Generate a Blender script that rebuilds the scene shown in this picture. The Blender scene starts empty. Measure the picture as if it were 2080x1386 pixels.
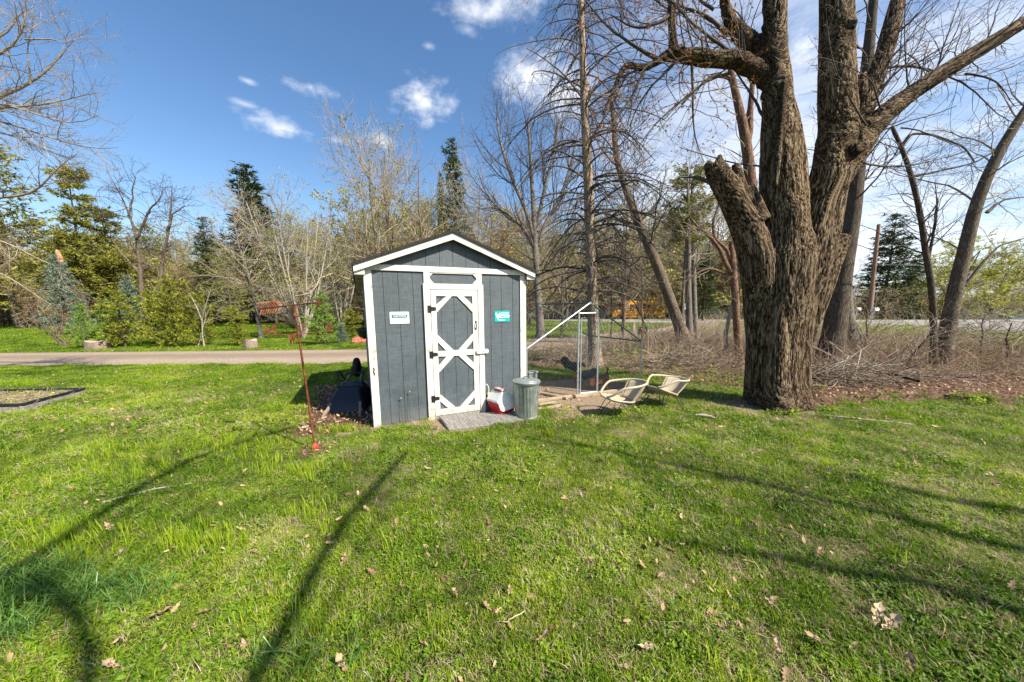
import bpy, math, random
import numpy as np
from mathutils import Vector, Matrix

scene = bpy.context.scene
rng = np.random.default_rng(7)
R = math.radians

# ------------------------------------------------------------------ camera, light, exposure
F, PITCH, ROLL, EYE = 678.06, 0.1421, 0.0088, 1.6
cam_data = bpy.data.cameras.new('camera')
cam = bpy.data.objects.new('camera', cam_data)
scene.collection.objects.link(cam)
cam.location = (0, 0, EYE)
cam_data.sensor_width = 36
cam_data.lens = F * 36 / 2080
cam_data.shift_y = 30.2 / 2080
cam_data.clip_start = 0.05
cam_data.clip_end = 2000
cam.rotation_mode = 'XYZ'
cam.matrix_world = Matrix.Translation((0, 0, EYE)) @ Matrix.Rotation(math.pi / 2 - PITCH, 4, 'X') @ Matrix.Rotation(-ROLL, 4, 'Z')
scene.camera = cam

SUN_DIR = Vector((1.746, -1.15, 2.1)).normalized()
sun_data = bpy.data.lights.new('sun', 'SUN')
sun_data.energy = 5.0
sun_data.angle = R(0.5)
sun_data.color = (1.0, 0.93, 0.80)
sun = bpy.data.objects.new('sun', sun_data)
scene.collection.objects.link(sun)
sun.rotation_euler = SUN_DIR.to_track_quat('Z', 'Y').to_euler()
sun.location = (20, -15, 30)

world = bpy.data.worlds.new('World')
scene.world = world
world.use_nodes = True
scene.view_settings.view_transform = 'Standard'
scene.view_settings.look = 'None'
scene.view_settings.gamma = 1
scene.view_settings.use_curve_mapping = False
scene.view_settings.exposure = 0.98
scene.cycles.max_bounces = 6
scene.cycles.transparent_max_bounces = 8


def ray(u, v):
    """direction of the photograph's pixel (u, v), for placing things on the ground or at a depth"""
    a, b = u - 1040, v - 723.2
    c, s = math.cos(-ROLL), math.sin(-ROLL)
    x, y = (a * c + b * s) / F, (-a * s + b * c) / F
    return np.array([x, math.cos(PITCH) - y * math.sin(PITCH), -math.sin(PITCH) - y * math.cos(PITCH)])


def G(u, v, z=0.0):
    r = ray(u, v)
    return np.array([0, 0, EYE]) + r * ((z - EYE) / r[2])


def at(u, v, y):
    r = ray(u, v)
    return np.array([0, 0, EYE]) + r * (y / r[1])


def sky():
    nt = world.node_tree
    N, L = nt.nodes, nt.links
    N.clear()
    out = N.new('ShaderNodeOutputWorld')
    bg = N.new('ShaderNodeBackground')
    bg.inputs['Strength'].default_value = 0.098
    st = N.new('ShaderNodeTexSky')
    st.sky_type = 'NISHITA'
    st.sun_disc = False
    st.sun_elevation = R(45.1)
    st.sun_rotation = R(123.4)
    st.air_density = 1.0
    st.dust_density = 0.6
    st.ozone_density = 2.2
    tc = N.new('ShaderNodeTexCoord')
    gam = N.new('ShaderNodeHueSaturation')
    gam.inputs['Saturation'].default_value = 1.16
    gam.inputs['Value'].default_value = 1.0
    L.new(st.outputs[0], gam.inputs['Color'])

    def math_(op, a, b=None, c=None, clamp=False):
        n = N.new('ShaderNodeMath'); n.operation = op; n.use_clamp = clamp
        for i, x in enumerate((a, b, c)):
            if x is None: continue
            if isinstance(x, (int, float)): n.inputs[i].default_value = x
            else: L.new(x, n.inputs[i])
        return n.outputs[0]

    def vm(op, a, b):
        n = N.new('ShaderNodeVectorMath'); n.operation = op
        for i, x in enumerate((a, b)):
            if isinstance(x, (tuple, list)): n.inputs[i].default_value = x
            else: L.new(x, n.inputs[i])
        return n
    D = tc.outputs['Generated']

    def noise(scale, detail, rough, vec=D, sc=(1, 1, 1), dist=0.0):
        m = vm('MULTIPLY', vec, sc)
        n = N.new('ShaderNodeTexNoise')
        n.inputs['Scale'].default_value = scale
        n.inputs['Detail'].default_value = detail
        n.inputs['Roughness'].default_value = rough
        n.inputs['Distortion'].default_value = dist
        L.new(m.outputs[0], n.inputs['Vector'])
        return n.outputs['Fac']
    nf = noise(8, 7, 0.6, sc=(1, 1, 1.35))
    nb = noise(26, 4, 0.6, sc=(1, 1, 1.6))
    total = None
    # small cumulus puffs: (u, v, half width, half height, density)
    for (u, v, w, h, k) in [(865, 206, 62, 36, 1.0), (578, 262, 52, 23, .95), (628, 178, 46, 15, .8), (1000, 18, 96, 27, .8),
                            (1075, 165, 70, 46, .9), (1150, 190, 120, 80, .75), (500, 212, 20, 6, .4), (776, 286, 22, 14, .6),
                            (682, 286, 30, 9, .4), (870, 94, 16, 6, .3), (1440, 120, 90, 60, .35), (1640, 90, 90, 70, .75),
                            (505, 165, 14, 5, .4), (950, 60, 26, 10, .35)]:
        r = ray(u, v); n = np.linalg.norm(r); d = r / n
        sx = w / F / (n * 1.0); sz = h / F / (n * 1.0)
        s = vm('SUBTRACT', D, tuple(float(q) for q in d))
        m = vm('MULTIPLY', s.outputs[0], (1 / sx, 0.6 / sx, 1 / sz))
        ln = vm('LENGTH', m.outputs[0], (0, 0, 0)).outputs['Value']
        e = math_('SUBTRACT', 1.0, ln)
        e = math_('MULTIPLY_ADD', math_('SUBTRACT', nf, 0.47), 2.5, e)
        e = math_('MULTIPLY_ADD', math_('SUBTRACT', nb, 0.5), 1.6, e)
        e = math_('MULTIPLY', e, .85, clamp=True)
        e = math_('MULTIPLY', math_('POWER', e, 1.5), k)
        total = e if total is None else math_('MAXIMUM', total, e)
    # thin streaky cloud over the right-hand half
    sep = N.new('ShaderNodeSeparateXYZ'); L.new(D, sep.inputs[0])
    right = math_('MULTIPLY_ADD', sep.outputs['X'], 3.0, -0.18, clamp=True)
    low = math_('MULTIPLY_ADD', sep.outputs['Z'], -1.5, 1.25, clamp=True)
    th = noise(3.1, 8, 0.58, sc=(1.0, 1.0, 3.4), dist=0.5)
    th = math_('MULTIPLY_ADD', math_('SUBTRACT', th, 0.40), 4.2, 0.32, clamp=True)
    th = math_('MULTIPLY', math_('MULTIPLY', th, right), math_('MULTIPLY', low, 0.8))
    total = math_('MAXIMUM', total, th)
    # the light haze low over the horizon
    hz = math_('POWER', math_('SUBTRACT', 1.0, math_('ABSOLUTE', sep.outputs['Z']), clamp=True), 7.0)
    hz = math_('MULTIPLY', hz, 0.45)
    mixh = N.new('ShaderNodeMix'); mixh.data_type = 'RGBA'
    L.new(hz, mixh.inputs['Factor']); L.new(gam.outputs[0], mixh.inputs[6])
    mixh.inputs[7].default_value = (3.7, 4.7, 6.1, 1)
    mix = N.new('ShaderNodeMix'); mix.data_type = 'RGBA'
    L.new(total, mix.inputs['Factor']); L.new(mixh.outputs[2], mix.inputs[6])
    mix.inputs[7].default_value = (6.6, 6.7, 7.0, 1)
    L.new(mix.outputs[2], bg.inputs['Color'])
    L.new(bg.outputs[0], out.inputs['Surface'])


sky()

# ------------------------------------------------------------------ materials
MATS = {}


def new_mat(name):
    m = bpy.data.materials.new(name); m.use_nodes = True
    nt = m.node_tree
    b = nt.nodes['Principled BSDF']
    MATS[name] = m
    return m, nt.nodes, nt.links, b


def ramp(N, stops):
    r = N.new('ShaderNodeValToRGB')
    e = r.color_ramp.elements
    while len(e) > len(stops): e.remove(e[-1])
    while len(e) < len(stops): e.new(0.5)
    for i, (p, c) in enumerate(stops):
        e[i].position = p
        e[i].color = (*c, 1) if len(c) == 3 else c
    return r


def surf(name, stops, scale=8, rough=0.7, metal=0.0, bump=0.3, bump_scale=None, stretch=(1, 1, 1), detail=6, coord='Object',
         dist=0.01, spec=0.5, coat=0.0, attr=None):
    m, N, L, b = new_mat(name)
    if attr:
        tc = N.new('ShaderNodeAttribute'); tc.attribute_name = attr; src = tc.outputs['Vector']
    else:
        tc = N.new('ShaderNodeTexCoord'); src = tc.outputs[coord]
    mp = N.new('ShaderNodeMapping'); mp.inputs['Scale'].default_value = stretch
    L.new(src, mp.inputs[0])
    n = N.new('ShaderNodeTexNoise'); n.inputs['Scale'].default_value = scale; n.inputs['Detail'].default_value = detail
    n.inputs['Roughness'].default_value = 0.62
    L.new(mp.outputs[0], n.inputs['Vector'])
    r = ramp(N, stops)
    L.new(n.outputs['Fac'], r.inputs[0]); L.new(r.outputs[0], b.inputs['Base Color'])
    b.inputs['Roughness'].default_value = rough; b.inputs['Metallic'].default_value = metal
    b.inputs['Specular IOR Level'].default_value = spec
    b.inputs['Coat Weight'].default_value = coat
    if bump:
        n2 = N.new('ShaderNodeTexNoise'); n2.inputs['Scale'].default_value = bump_scale or scale * 3
        n2.inputs['Detail'].default_value = 5
        L.new(mp.outputs[0], n2.inputs['Vector'])
        bp = N.new('ShaderNodeBump'); bp.inputs['Strength'].default_value = bump; bp.inputs['Distance'].default_value = dist
        L.new(n2.outputs['Fac'], bp.inputs['Height']); L.new(bp.outputs[0], b.inputs['Normal'])
    return m


def bark(name, dark, mid, light, scale=26, along=0.16, depth=0.012, moss=None):
    """furrowed bark on the tubes' own coordinates (attribute bark: round the limb, and along it)"""
    m, N, L, b = new_mat(name)
    a = N.new('ShaderNodeAttribute'); a.attribute_name = 'bark'
    mp = N.new('ShaderNodeMapping'); mp.inputs['Scale'].default_value = (1, 1, along)
    L.new(a.outputs['Vector'], mp.inputs[0])
    wn = N.new('ShaderNodeTexNoise'); wn.inputs['Scale'].default_value = scale * .35; wn.inputs['Detail'].default_value = 3
    L.new(mp.outputs[0], wn.inputs['Vector'])
    ad = N.new('ShaderNodeMixRGB'); ad.blend_type = 'LINEAR_LIGHT'; ad.inputs[0].default_value = 0.06
    L.new(mp.outputs[0], ad.inputs[1]); L.new(wn.outputs['Color'], ad.inputs[2])
    v = N.new('ShaderNodeTexVoronoi'); v.feature = 'DISTANCE_TO_EDGE'; v.inputs['Scale'].default_value = scale
    L.new(ad.outputs[0], v.inputs['Vector'])
    n = N.new('ShaderNodeTexNoise'); n.inputs['Scale'].default_value = scale * 1.6; n.inputs['Detail'].default_value = 7
    n.inputs['Roughness'].default_value = .7
    L.new(mp.outputs[0], n.inputs['Vector'])
    vr = ramp(N, [(0.0, (0, 0, 0)), (0.28, (1, 1, 1))])
    L.new(v.outputs['Distance'], vr.inputs[0])
    mul = N.new('ShaderNodeMath'); mul.operation = 'MULTIPLY_ADD'; mul.inputs[1].default_value = .55
    L.new(n.outputs['Fac'], mul.inputs[0]); 
    ml2 = N.new('ShaderNodeMath'); ml2.operation = 'MULTIPLY'; ml2.inputs[1].default_value = .5
    L.new(vr.outputs[0], ml2.inputs[0]); L.new(ml2.outputs[0], mul.inputs[2])
    r = ramp(N, [(0.22, dark), (0.5, mid), (0.85, light)])
    L.new(mul.outputs[0], r.inputs[0])
    col = r.outputs[0]
    big = N.new('ShaderNodeTexNoise'); big.inputs['Scale'].default_value = 2.2; big.inputs['Detail'].default_value = 4
    L.new(a.outputs['Vector'], big.inputs['Vector'])
    mx = N.new('ShaderNodeMixRGB'); mx.blend_type = 'MULTIPLY'; mx.inputs[0].default_value = .55
    br = ramp(N, [(0.3, (.62, .6, .58)), (0.7, (1.25, 1.2, 1.12))])
    L.new(big.outputs['Fac'], br.inputs[0]); L.new(col, mx.inputs[1]); L.new(br.outputs[0], mx.inputs[2])
    L.new(mx.outputs[0], b.inputs['Base Color'])
    bp = N.new('ShaderNodeBump'); bp.inputs['Strength'].default_value = 1.0; bp.inputs['Distance'].default_value = depth
    L.new(mul.outputs[0], bp.inputs['Height']); L.new(bp.outputs[0], b.inputs['Normal'])
    b.inputs['Roughness'].default_value = .9; b.inputs['Specular IOR Level'].default_value = .15
    return m


def leafm(name, cols, trans=0.35, rough=0.55, inst=False, patch=None, spec=.3):
    """leaf or blade: colour varies from piece to piece; lets some light through"""
    m, N, L, b = new_mat(name)
    out = N['Material Output']
    if inst:
        a = N.new('ShaderNodeAttribute'); a.attribute_type = 'INSTANCER'; a.attribute_name = 'tint'
        g = N.new('ShaderNodeNewGeometry')
        mm = N.new('ShaderNodeMath'); mm.operation = 'MULTIPLY_ADD'; mm.inputs[1].default_value = .35
        L.new(g.outputs['Random Per Island'], mm.inputs[0])
        m2 = N.new('ShaderNodeMath'); m2.operation = 'MULTIPLY'; m2.inputs[1].default_value = .65
        L.new(a.outputs['Fac'], m2.inputs[0]); L.new(m2.outputs[0], mm.inputs[2])
        fac = mm.outputs[0]
    else:
        g = N.new('ShaderNodeNewGeometry'); fac = g.outputs['Random Per Island']
    r = ramp(N, [(i / (len(cols) - 1), c) for i, c in enumerate(cols)])
    L.new(fac, r.inputs[0])
    L.new(r.outputs[0], b.inputs['Base Color'])
    b.inputs['Roughness'].default_value = rough; b.inputs['Specular IOR Level'].default_value = spec
    t = N.new('ShaderNodeBsdfTranslucent'); L.new(r.outputs[0], t.inputs['Color'])
    mx = N.new('ShaderNodeMixShader'); mx.inputs[0].default_value = trans
    L.new(b.outputs[0], mx.inputs[1]); L.new(t.outputs[0], mx.inputs[2]); L.new(mx.outputs[0], out.inputs['Surface'])
    return m


bark('maple_bark', (.035, .027, .019), (.15, .12, .088), (.32, .27, .205), scale=22, along=.13, depth=.02)
bark('dark_bark', (.03, .024, .018), (.10, .078, .06), (.20, .165, .13), scale=34, along=.14)
bark('grey_bark', (.07, .06, .05), (.19, .165, .14), (.34, .31, .27), scale=30, along=.3)
bark('brown_bark', (.05, .038, .028), (.155, .12, .088), (.29, .235, .18), scale=34, along=.2)
bark('pale_bark', (.16, .13, .10), (.36, .31, .26), (.55, .50, .44), scale=18, along=.8, depth=.004)
bark('larch_bark', (.07, .045, .03), (.30, .225, .16), (.48, .40, .31), scale=16, along=.7, depth=.006)
bark('reddish_bark', (.06, .035, .025), (.2, .12, .08), (.36, .24, .17), scale=30, along=.3)
surf('twig', [(.3, (.19, .145, .095)), (.7, (.40, .32, .225))], scale=5, rough=.85, bump=0)
surf('twig_grey', [(.3, (.20, .175, .14)), (.7, (.42, .37, .31))], scale=5, rough=.85, bump=0)
surf('twig_dark', [(.3, (.04, .032, .026)), (.7, (.10, .08, .065))], scale=5, rough=.85, bump=0)
surf('twig_red', [(.3, (.12, .065, .04)), (.7, (.26, .155, .10))], scale=5, rough=.85, bump=0)
surf('stalk_tan', [(.3, (.28, .21, .14)), (.7, (.5, .41, .3))], scale=5, rough=.85, bump=0)
leafm('spruce_needle', [(.018, .034, .012), (.045, .070, .02), (.09, .115, .03)], trans=.12)
leafm('blue_needle', [(.07, .115, .075), (.15, .21, .15), (.27, .34, .26)], trans=.12)
leafm('pine_needle', [(.10, .115, .015), (.22, .22, .03), (.37, .35, .06)], trans=.25)
leafm('arbor_leaf', [(.11, .14, .010), (.25, .27, .02), (.44, .44, .05)], trans=.3)
leafm('bright_needle', [(.10, .2, .02), (.2, .32, .04), (.3, .42, .08)], trans=.3)
leafm('bud_green', [(.16, .19, .04), (.27, .29, .06), (.4, .41, .11)], trans=.4)
leafm('bud_yellow', [(.25, .26, .02), (.38, .37, .03), (.52, .5, .07)], trans=.4)
leafm('bud_olive', [(.26, .25, .035), (.40, .41, .06), (.54, .54, .11)], trans=.3)
leafm('bud_red', [(.24, .07, .015), (.4, .15, .03), (.45, .28, .07)], trans=.35)
leafm('grass_blade', [(.05, .11, .004), (.135, .245, .010), (.27, .39, .018), (.48, .51, .045)], trans=.45, inst=True, rough=.5, spec=.18)
leafm('clover_leaf', [(.045, .10, .005), (.14, .245, .013), (.30, .40, .03)], trans=.35, inst=True)
leafm('straw_blade', [(.24, .17, .09), (.46, .35, .21), (.66, .56, .38)], trans=.3, inst=True)
leafm('lime_blade', [(.18, .29, .012), (.33, .45, .02), (.46, .54, .05)], trans=.45, inst=True)
leafm('long_blade', [(.05, .13, .02), (.11, .22, .035), (.21, .34, .08)], trans=.35, inst=True, rough=.35)
leafm('dead_leaf', [(.11, .055, .028), (.26, .15, .08), (.44, .29, .17), (.60, .45, .30)], trans=.2, inst=True, rough=.6)
m_oak = leafm('oak_leaf', [(.20, .11, .06), (.42, .28, .17), (.56, .43, .29)], trans=.2, rough=.6)
_n, _l = m_oak.node_tree.nodes, m_oak.node_tree.links
_oi = _n.new('ShaderNodeObjectInfo'); _nz = _n.new('ShaderNodeTexNoise'); _nz.inputs['Scale'].default_value = 3.0; _nz.inputs['Detail'].default_value = 5
_tc = _n.new('ShaderNodeTexCoord'); _l.new(_tc.outputs['Object'], _nz.inputs['Vector'])
_mm = _n.new('ShaderNodeMath'); _mm.operation = 'MULTIPLY_ADD'; _mm.inputs[1].default_value = .7; _l.new(_oi.outputs['Random'], _mm.inputs[0])
_m2 = _n.new('ShaderNodeMath'); _m2.operation = 'MULTIPLY_ADD'; _m2.inputs[1].default_value = .9; _m2.inputs[2].default_value = -.28; _l.new(_nz.outputs['Fac'], _m2.inputs[0]); _l.new(_m2.outputs[0], _mm.inputs[2])
for _r in _n:
    if _r.type == 'VALTORGB': _l.new(_mm.outputs[0], _r.inputs[0])
surf('soil', [(.3, (.10, .07, .045)), (.55, (.22, .165, .11)), (.8, (.38, .3, .21))], scale=14, rough=.95, bump=.8, dist=.03, spec=.1)
surf('cut_wood', [(.3, (.26, .19, .13)), (.7, (.5, .42, .33))], scale=9, rough=.85, bump=.5)
surf('stump_bark', [(.3, (.12, .085, .065)), (.6, (.27, .2, .16)), (.8, (.42, .33, .27))], scale=9, stretch=(1, 1, .2), rough=.9, bump=1, dist=.03)
surf('gravel', [(.3, (.19, .15, .115)), (.5, (.31, .255, .205)), (.75, (.45, .385, .32))], scale=30, rough=.95, bump=.5, dist=.01, detail=9, spec=.1)
_m = MATS['gravel']; _n, _l = _m.node_tree.nodes, _m.node_tree.links; _b = _n['Principled BSDF']
_a = _n.new('ShaderNodeAttribute'); _a.attribute_name = 'across'
_r = ramp(_n, [(0.0, (.55, .5, .42)), (.10, (.92, .86, .8)), (.24, (1.02, .98, .93)), (.42, (.74, .69, .64)), (.56, (.76, .70, .64)), (.72, (1.04, 1.0, .95)), (.88, (.88, .82, .76)), (1.0, (.55, .5, .42))])
_t = _n.new('ShaderNodeTexCoord'); _w = _n.new('ShaderNodeTexNoise'); _w.inputs['Scale'].default_value = .9; _w.inputs['Detail'].default_value = 6; _l.new(_t.outputs['Object'], _w.inputs['Vector'])
_d = _n.new('ShaderNodeMath'); _d.operation = 'MULTIPLY_ADD'; _d.inputs[1].default_value = .22; _l.new(_w.outputs['Fac'], _d.inputs[0]); _d2 = _n.new('ShaderNodeMath'); _d2.operation = 'SUBTRACT'; _d2.inputs[1].default_value = .11
_l.new(_a.outputs['Fac'], _d2.inputs[0]); _l.new(_d2.outputs[0], _d.inputs[2]); _l.new(_d.outputs[0], _r.inputs[0])
_x = _n.new('ShaderNodeMixRGB'); _x.blend_type = 'MULTIPLY'; _x.inputs[0].default_value = 1; _l.new(_b.inputs['Base Color'].links[0].from_socket, _x.inputs[1]); _l.new(_r.outputs[0], _x.inputs[2]); _l.new(_x.outputs[0], _b.inputs['Base Color'])
surf('asphalt', [(.3, (.20, .185, .17)), (.7, (.30, .28, .26))], scale=6, rough=.9, bump=.2, detail=8)
surf('rust', [(.3, (.055, .02, .011)), (.5, (.14, .045, .02)), (.72, (.30, .105, .04))], scale=16, rough=.85, bump=.5, dist=.004, spec=.2)
surf('rust_orange', [(.36, (.26, .07, .018)), (.46, (.46, .16, .04)), (.55, (.50, .33, .23)), (.66, (.58, .52, .48))], scale=9, rough=.75, bump=.5, dist=.004, detail=8)
surf('galvanised', [(.3, (.20, .22, .20)), (.55, (.34, .37, .345)), (.8, (.56, .59, .56))], scale=9, rough=.42, metal=.55, bump=.15, dist=.003, detail=8)
surf('galvanised_pipe', [(.3, (.38, .41, .42)), (.7, (.62, .65, .66))], scale=20, rough=.38, metal=.6, bump=0)
surf('green_pipe', [(.3, (.06, .12, .11)), (.7, (.13, .21, .19))], scale=20, rough=.5, metal=.2, bump=0)
surf('wire', [(.3, (.24, .26, .26)), (.7, (.36, .38, .38))], scale=20, rough=.45, metal=.6, bump=0)
surf('lid_grey', [(.3, (.19, .22, .22)), (.7, (.29, .325, .325))], scale=12, rough=.5, metal=.4, bump=.15, dist=.003)
surf('black_metal', [(.3, (.012, .012, .012)), (.7, (.03, .03, .03))], scale=20, rough=.45, metal=.3, bump=.1, dist=.002)
surf('black_plastic', [(.3, (.009, .010, .014)), (.7, (.018, .020, .028))], scale=10, rough=.45, bump=.1, dist=.002)
surf('rubber', [(.3, (.01, .01, .01)), (.7, (.022, .022, .022))], scale=20, rough=.8, bump=.2, dist=.003)
surf('red_plastic', [(.3, (.5, .012, .016)), (.7, (.62, .02, .025))], scale=6, rough=.38, bump=.05, dist=.002)
surf('red_cap', [(.3, (.5, .03, .03)), (.7, (.66, .06, .06))], scale=30, rough=.5, bump=.2, dist=.002)
surf('white_plastic', [(.3, (.66, .655, .63)), (.7, (.8, .79, .77))], scale=9, rough=.4, bump=.04, dist=.002)
surf('pink_plastic', [(.3, (.6, .18, .19)), (.7, (.72, .3, .3))], scale=9, rough=.4, bump=0)
surf('yellow_plastic', [(.3, (.6, .5, .02)), (.7, (.75, .62, .04))], scale=9, rough=.4, bump=0)
surf('grey_wood', [(.25, (.13, .115, .10)), (.5, (.26, .24, .215)), (.75, (.40, .37, .34))], scale=6, stretch=(6, .7, 6), rough=.9, bump=.7, dist=.006, detail=8)
surf('board_wood', [(.25, (.20, .145, .09)), (.5, (.34, .26, .175)), (.75, (.47, .38, .27))], scale=6, stretch=(.7, 6, 6), rough=.85, bump=.5, dist=.005)
surf('handle_wood', [(.25, (.16, .12, .085)), (.75, (.36, .28, .20))], scale=6, stretch=(8, .7, 8), rough=.8, bump=.3, dist=.003)
surf('wicker', [(.3, (.30, .24, .155)), (.7, (.50, .42, .30))], scale=60, rough=.7, bump=.5, dist=.003)
surf('wicker_rim', [(.3, (.36, .29, .19)), (.7, (.54, .46, .33))], scale=40, rough=.55, bump=.3, dist=.003)
surf('roof_black', [(.3, (.02, .018, .016)), (.6, (.05, .046, .04)), (.8, (.10, .09, .08))], scale=60, rough=.95, bump=.8, dist=.004, spec=.1)
surf('soffit', [(.3, (.36, .37, .33)), (.7, (.45, .46, .41))], scale=5, rough=.8, bump=0)
surf('bus_yellow', [(.3, (.72, .30, .01)), (.7, (.85, .4, .02))], scale=3, rough=.4, bump=0)
surf('dark_glass', [(.3, (.03, .04, .045)), (.7, (.07, .09, .10))], scale=2, rough=.1, bump=0)
surf('green_paint', [(.3, (.01, .2, .09)), (.7, (.015, .3, .14))], scale=6, rough=.45, bump=0)
surf('dark_green_paint', [(.3, (.03, .07, .055)), (.7, (.05, .10, .08))], scale=3, rough=.3, bump=0)
surf('mail_white', [(.3, (.62, .62, .6)), (.7, (.76, .76, .74))], scale=4, rough=.4, bump=0)
surf('mail_dim', [(.3, (.42, .37, .33)), (.7, (.52, .47, .43))], scale=4, rough=.5, bump=0)
surf('pole_wood', [(.25, (.15, .075, .045)), (.75, (.30, .17, .11))], scale=5, stretch=(6, 6, .5), rough=.85, bump=.4)
surf('roof_green', [(.3, (.17, .22, .16)), (.7, (.28, .34, .25))], scale=5, rough=.8, bump=0)
surf('roof_dark', [(.3, (.05, .06, .05)), (.7, (.09, .10, .08))], scale=5, rough=.8, bump=0)
surf('siding_white', [(.3, (.6, .6, .58)), (.7, (.72, .72, .7))], scale=5, rough=.7, bump=0)
surf('red_stone', [(.3, (.22, .06, .035)), (.7, (.42, .15, .08))], scale=9, rough=.85, bump=.6, dist=.03)
surf('feather_black', [(.3, (.008, .009, .012)), (.7, (.03, .032, .04))], scale=40, rough=.5, bump=.6, dist=.006)
surf('feather_grey', [(.3, (.02, .024, .03)), (.6, (.05, .055, .062)), (.8, (.13, .13, .13))], scale=55, rough=.6, bump=.6, dist=.006)
surf('feather_brown', [(.3, (.05, .014, .006)), (.7, (.17, .06, .022))], scale=40, rough=.55, bump=.6, dist=.006)
surf('comb_red', [(.3, (.4, .02, .02)), (.7, (.55, .04, .03))], scale=20, rough=.5, bump=0)
surf('beak', [(.3, (.35, .22, .07)), (.7, (.5, .34, .12))], scale=20, rough=.5, bump=0)
surf('sign_white', [(.35, (.60, .66, .60)), (.6, (.76, .78, .72)), (.75, (.66, .74, .70))], scale=9, rough=.5, bump=0)
surf('sign_teal', [(.35, (.004, .33, .31)), (.7, (.008, .40, .37))], scale=9, rough=.4, bump=0)
surf('ink_teal', [(.3, (.015, .10, .17)), (.7, (.025, .14, .22))], scale=9, rough=.5, bump=0)
surf('ink_white', [(.3, (.78, .78, .76)), (.7, (.85, .85, .83))], scale=9, rough=.5, bump=0)
surf('ink_pale', [(.3, (.82, .83, .8)), (.7, (.88, .88, .86))], scale=9, rough=.5, bump=0)
surf('ink_dark', [(.3, (.05, .05, .05)), (.7, (.09, .09, .09))], scale=9, rough=.5, bump=0)
surf('orange_wood', [(.3, (.45, .16, .06)), (.7, (.65, .3, .14))], scale=6, rough=.85, bump=.4)


def siding_mat():
    m, N, L, b = new_mat('siding_grey')
    tc = N.new('ShaderNodeTexCoord')
    mp = N.new('ShaderNodeMapping'); mp.inputs['Scale'].default_value = (1, 1, .09); mp.inputs['Rotation'].default_value = (0, R(90), 0)
    mp.inputs['Scale'].default_value = (5.5, 60, 60)
    mp.inputs['Rotation'].default_value = (0, 0, 0)
    L.new(tc.outputs['Object'], mp.inputs[0])
    n = N.new('ShaderNodeTexNoise'); n.inputs['Scale'].default_value = 1.0; n.inputs['Detail'].default_value = 7; n.inputs['Roughness'].default_value = .65
    n.inputs['Distortion'].default_value = .8
    mp2 = N.new('ShaderNodeMapping'); mp2.inputs['Scale'].default_value = (55, 55, 7)
    L.new(tc.outputs['Object'], mp2.inputs[0])
    n2 = N.new('ShaderNodeTexNoise'); n2.inputs['Scale'].default_value = 1.0; n2.inputs['Detail'].default_value = 6; n2.inputs['Distortion'].default_value = 1.5
    L.new(mp.outputs[0], n.inputs['Vector']); L.new(mp2.outputs[0], n2.inputs['Vector'])
    big = N.new('ShaderNodeTexNoise'); big.inputs['Scale'].default_value = 2.3; big.inputs['Detail'].default_value = 5
    L.new(tc.outputs['Object'], big.inputs['Vector'])
    s = N.new('ShaderNodeMath'); s.operation = 'MULTIPLY_ADD'; s.inputs[1].default_value = .55
    L.new(n.outputs['Fac'], s.inputs[0])
    s2 = N.new('ShaderNodeMath'); s2.operation = 'MULTIPLY'; s2.inputs[1].default_value = .45; L.new(n2.outputs['Fac'], s2.inputs[0]); L.new(s2.outputs[0], s.inputs[2])
    r = ramp(N, [(.36, (.050, .062, .072)), (.5, (.073, .090, .102)), (.64, (.10, .12, .132))])
    L.new(s.outputs[0], r.inputs[0])
    mx = N.new('ShaderNodeMixRGB'); mx.blend_type = 'MULTIPLY'; mx.inputs[0].default_value = .8
    br = ramp(N, [(.35, (.88, .88, .88)), (.65, (1.12, 1.12, 1.1))]); L.new(big.outputs['Fac'], br.inputs[0])
    L.new(r.outputs[0], mx.inputs[1]); L.new(br.outputs[0], mx.inputs[2])
    # worn and dusty towards the ground, where rain splashes
    sp = N.new('ShaderNodeSeparateXYZ'); L.new(tc.outputs['Object'], sp.inputs[0])
    z = N.new('ShaderNodeMath'); z.operation = 'MULTIPLY_ADD'; z.inputs[1].default_value = -3.2; z.inputs[2].default_value = .75; z.use_clamp = True
    L.new(sp.outputs['Z'], z.inputs[0])
    z2 = N.new('ShaderNodeMath'); z2.operation = 'MULTIPLY'; L.new(z.outputs[0], z2.inputs[0]); L.new(big.outputs['Fac'], z2.inputs[1])
    md = N.new('ShaderNodeMixRGB'); md.inputs[2].default_value = (.17, .16, .14, 1)
    L.new(z2.outputs[0], md.inputs[0]); L.new(mx.outputs[0], md.inputs[1]); L.new(md.outputs[0], b.inputs['Base Color'])
    bp = N.new('ShaderNodeBump'); bp.inputs['Strength'].default_value = .6; bp.inputs['Distance'].default_value = .003
    L.new(s.outputs[0], bp.inputs['Height']); L.new(bp.outputs[0], b.inputs['Normal'])
    b.inputs['Roughness'].default_value = .6


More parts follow.
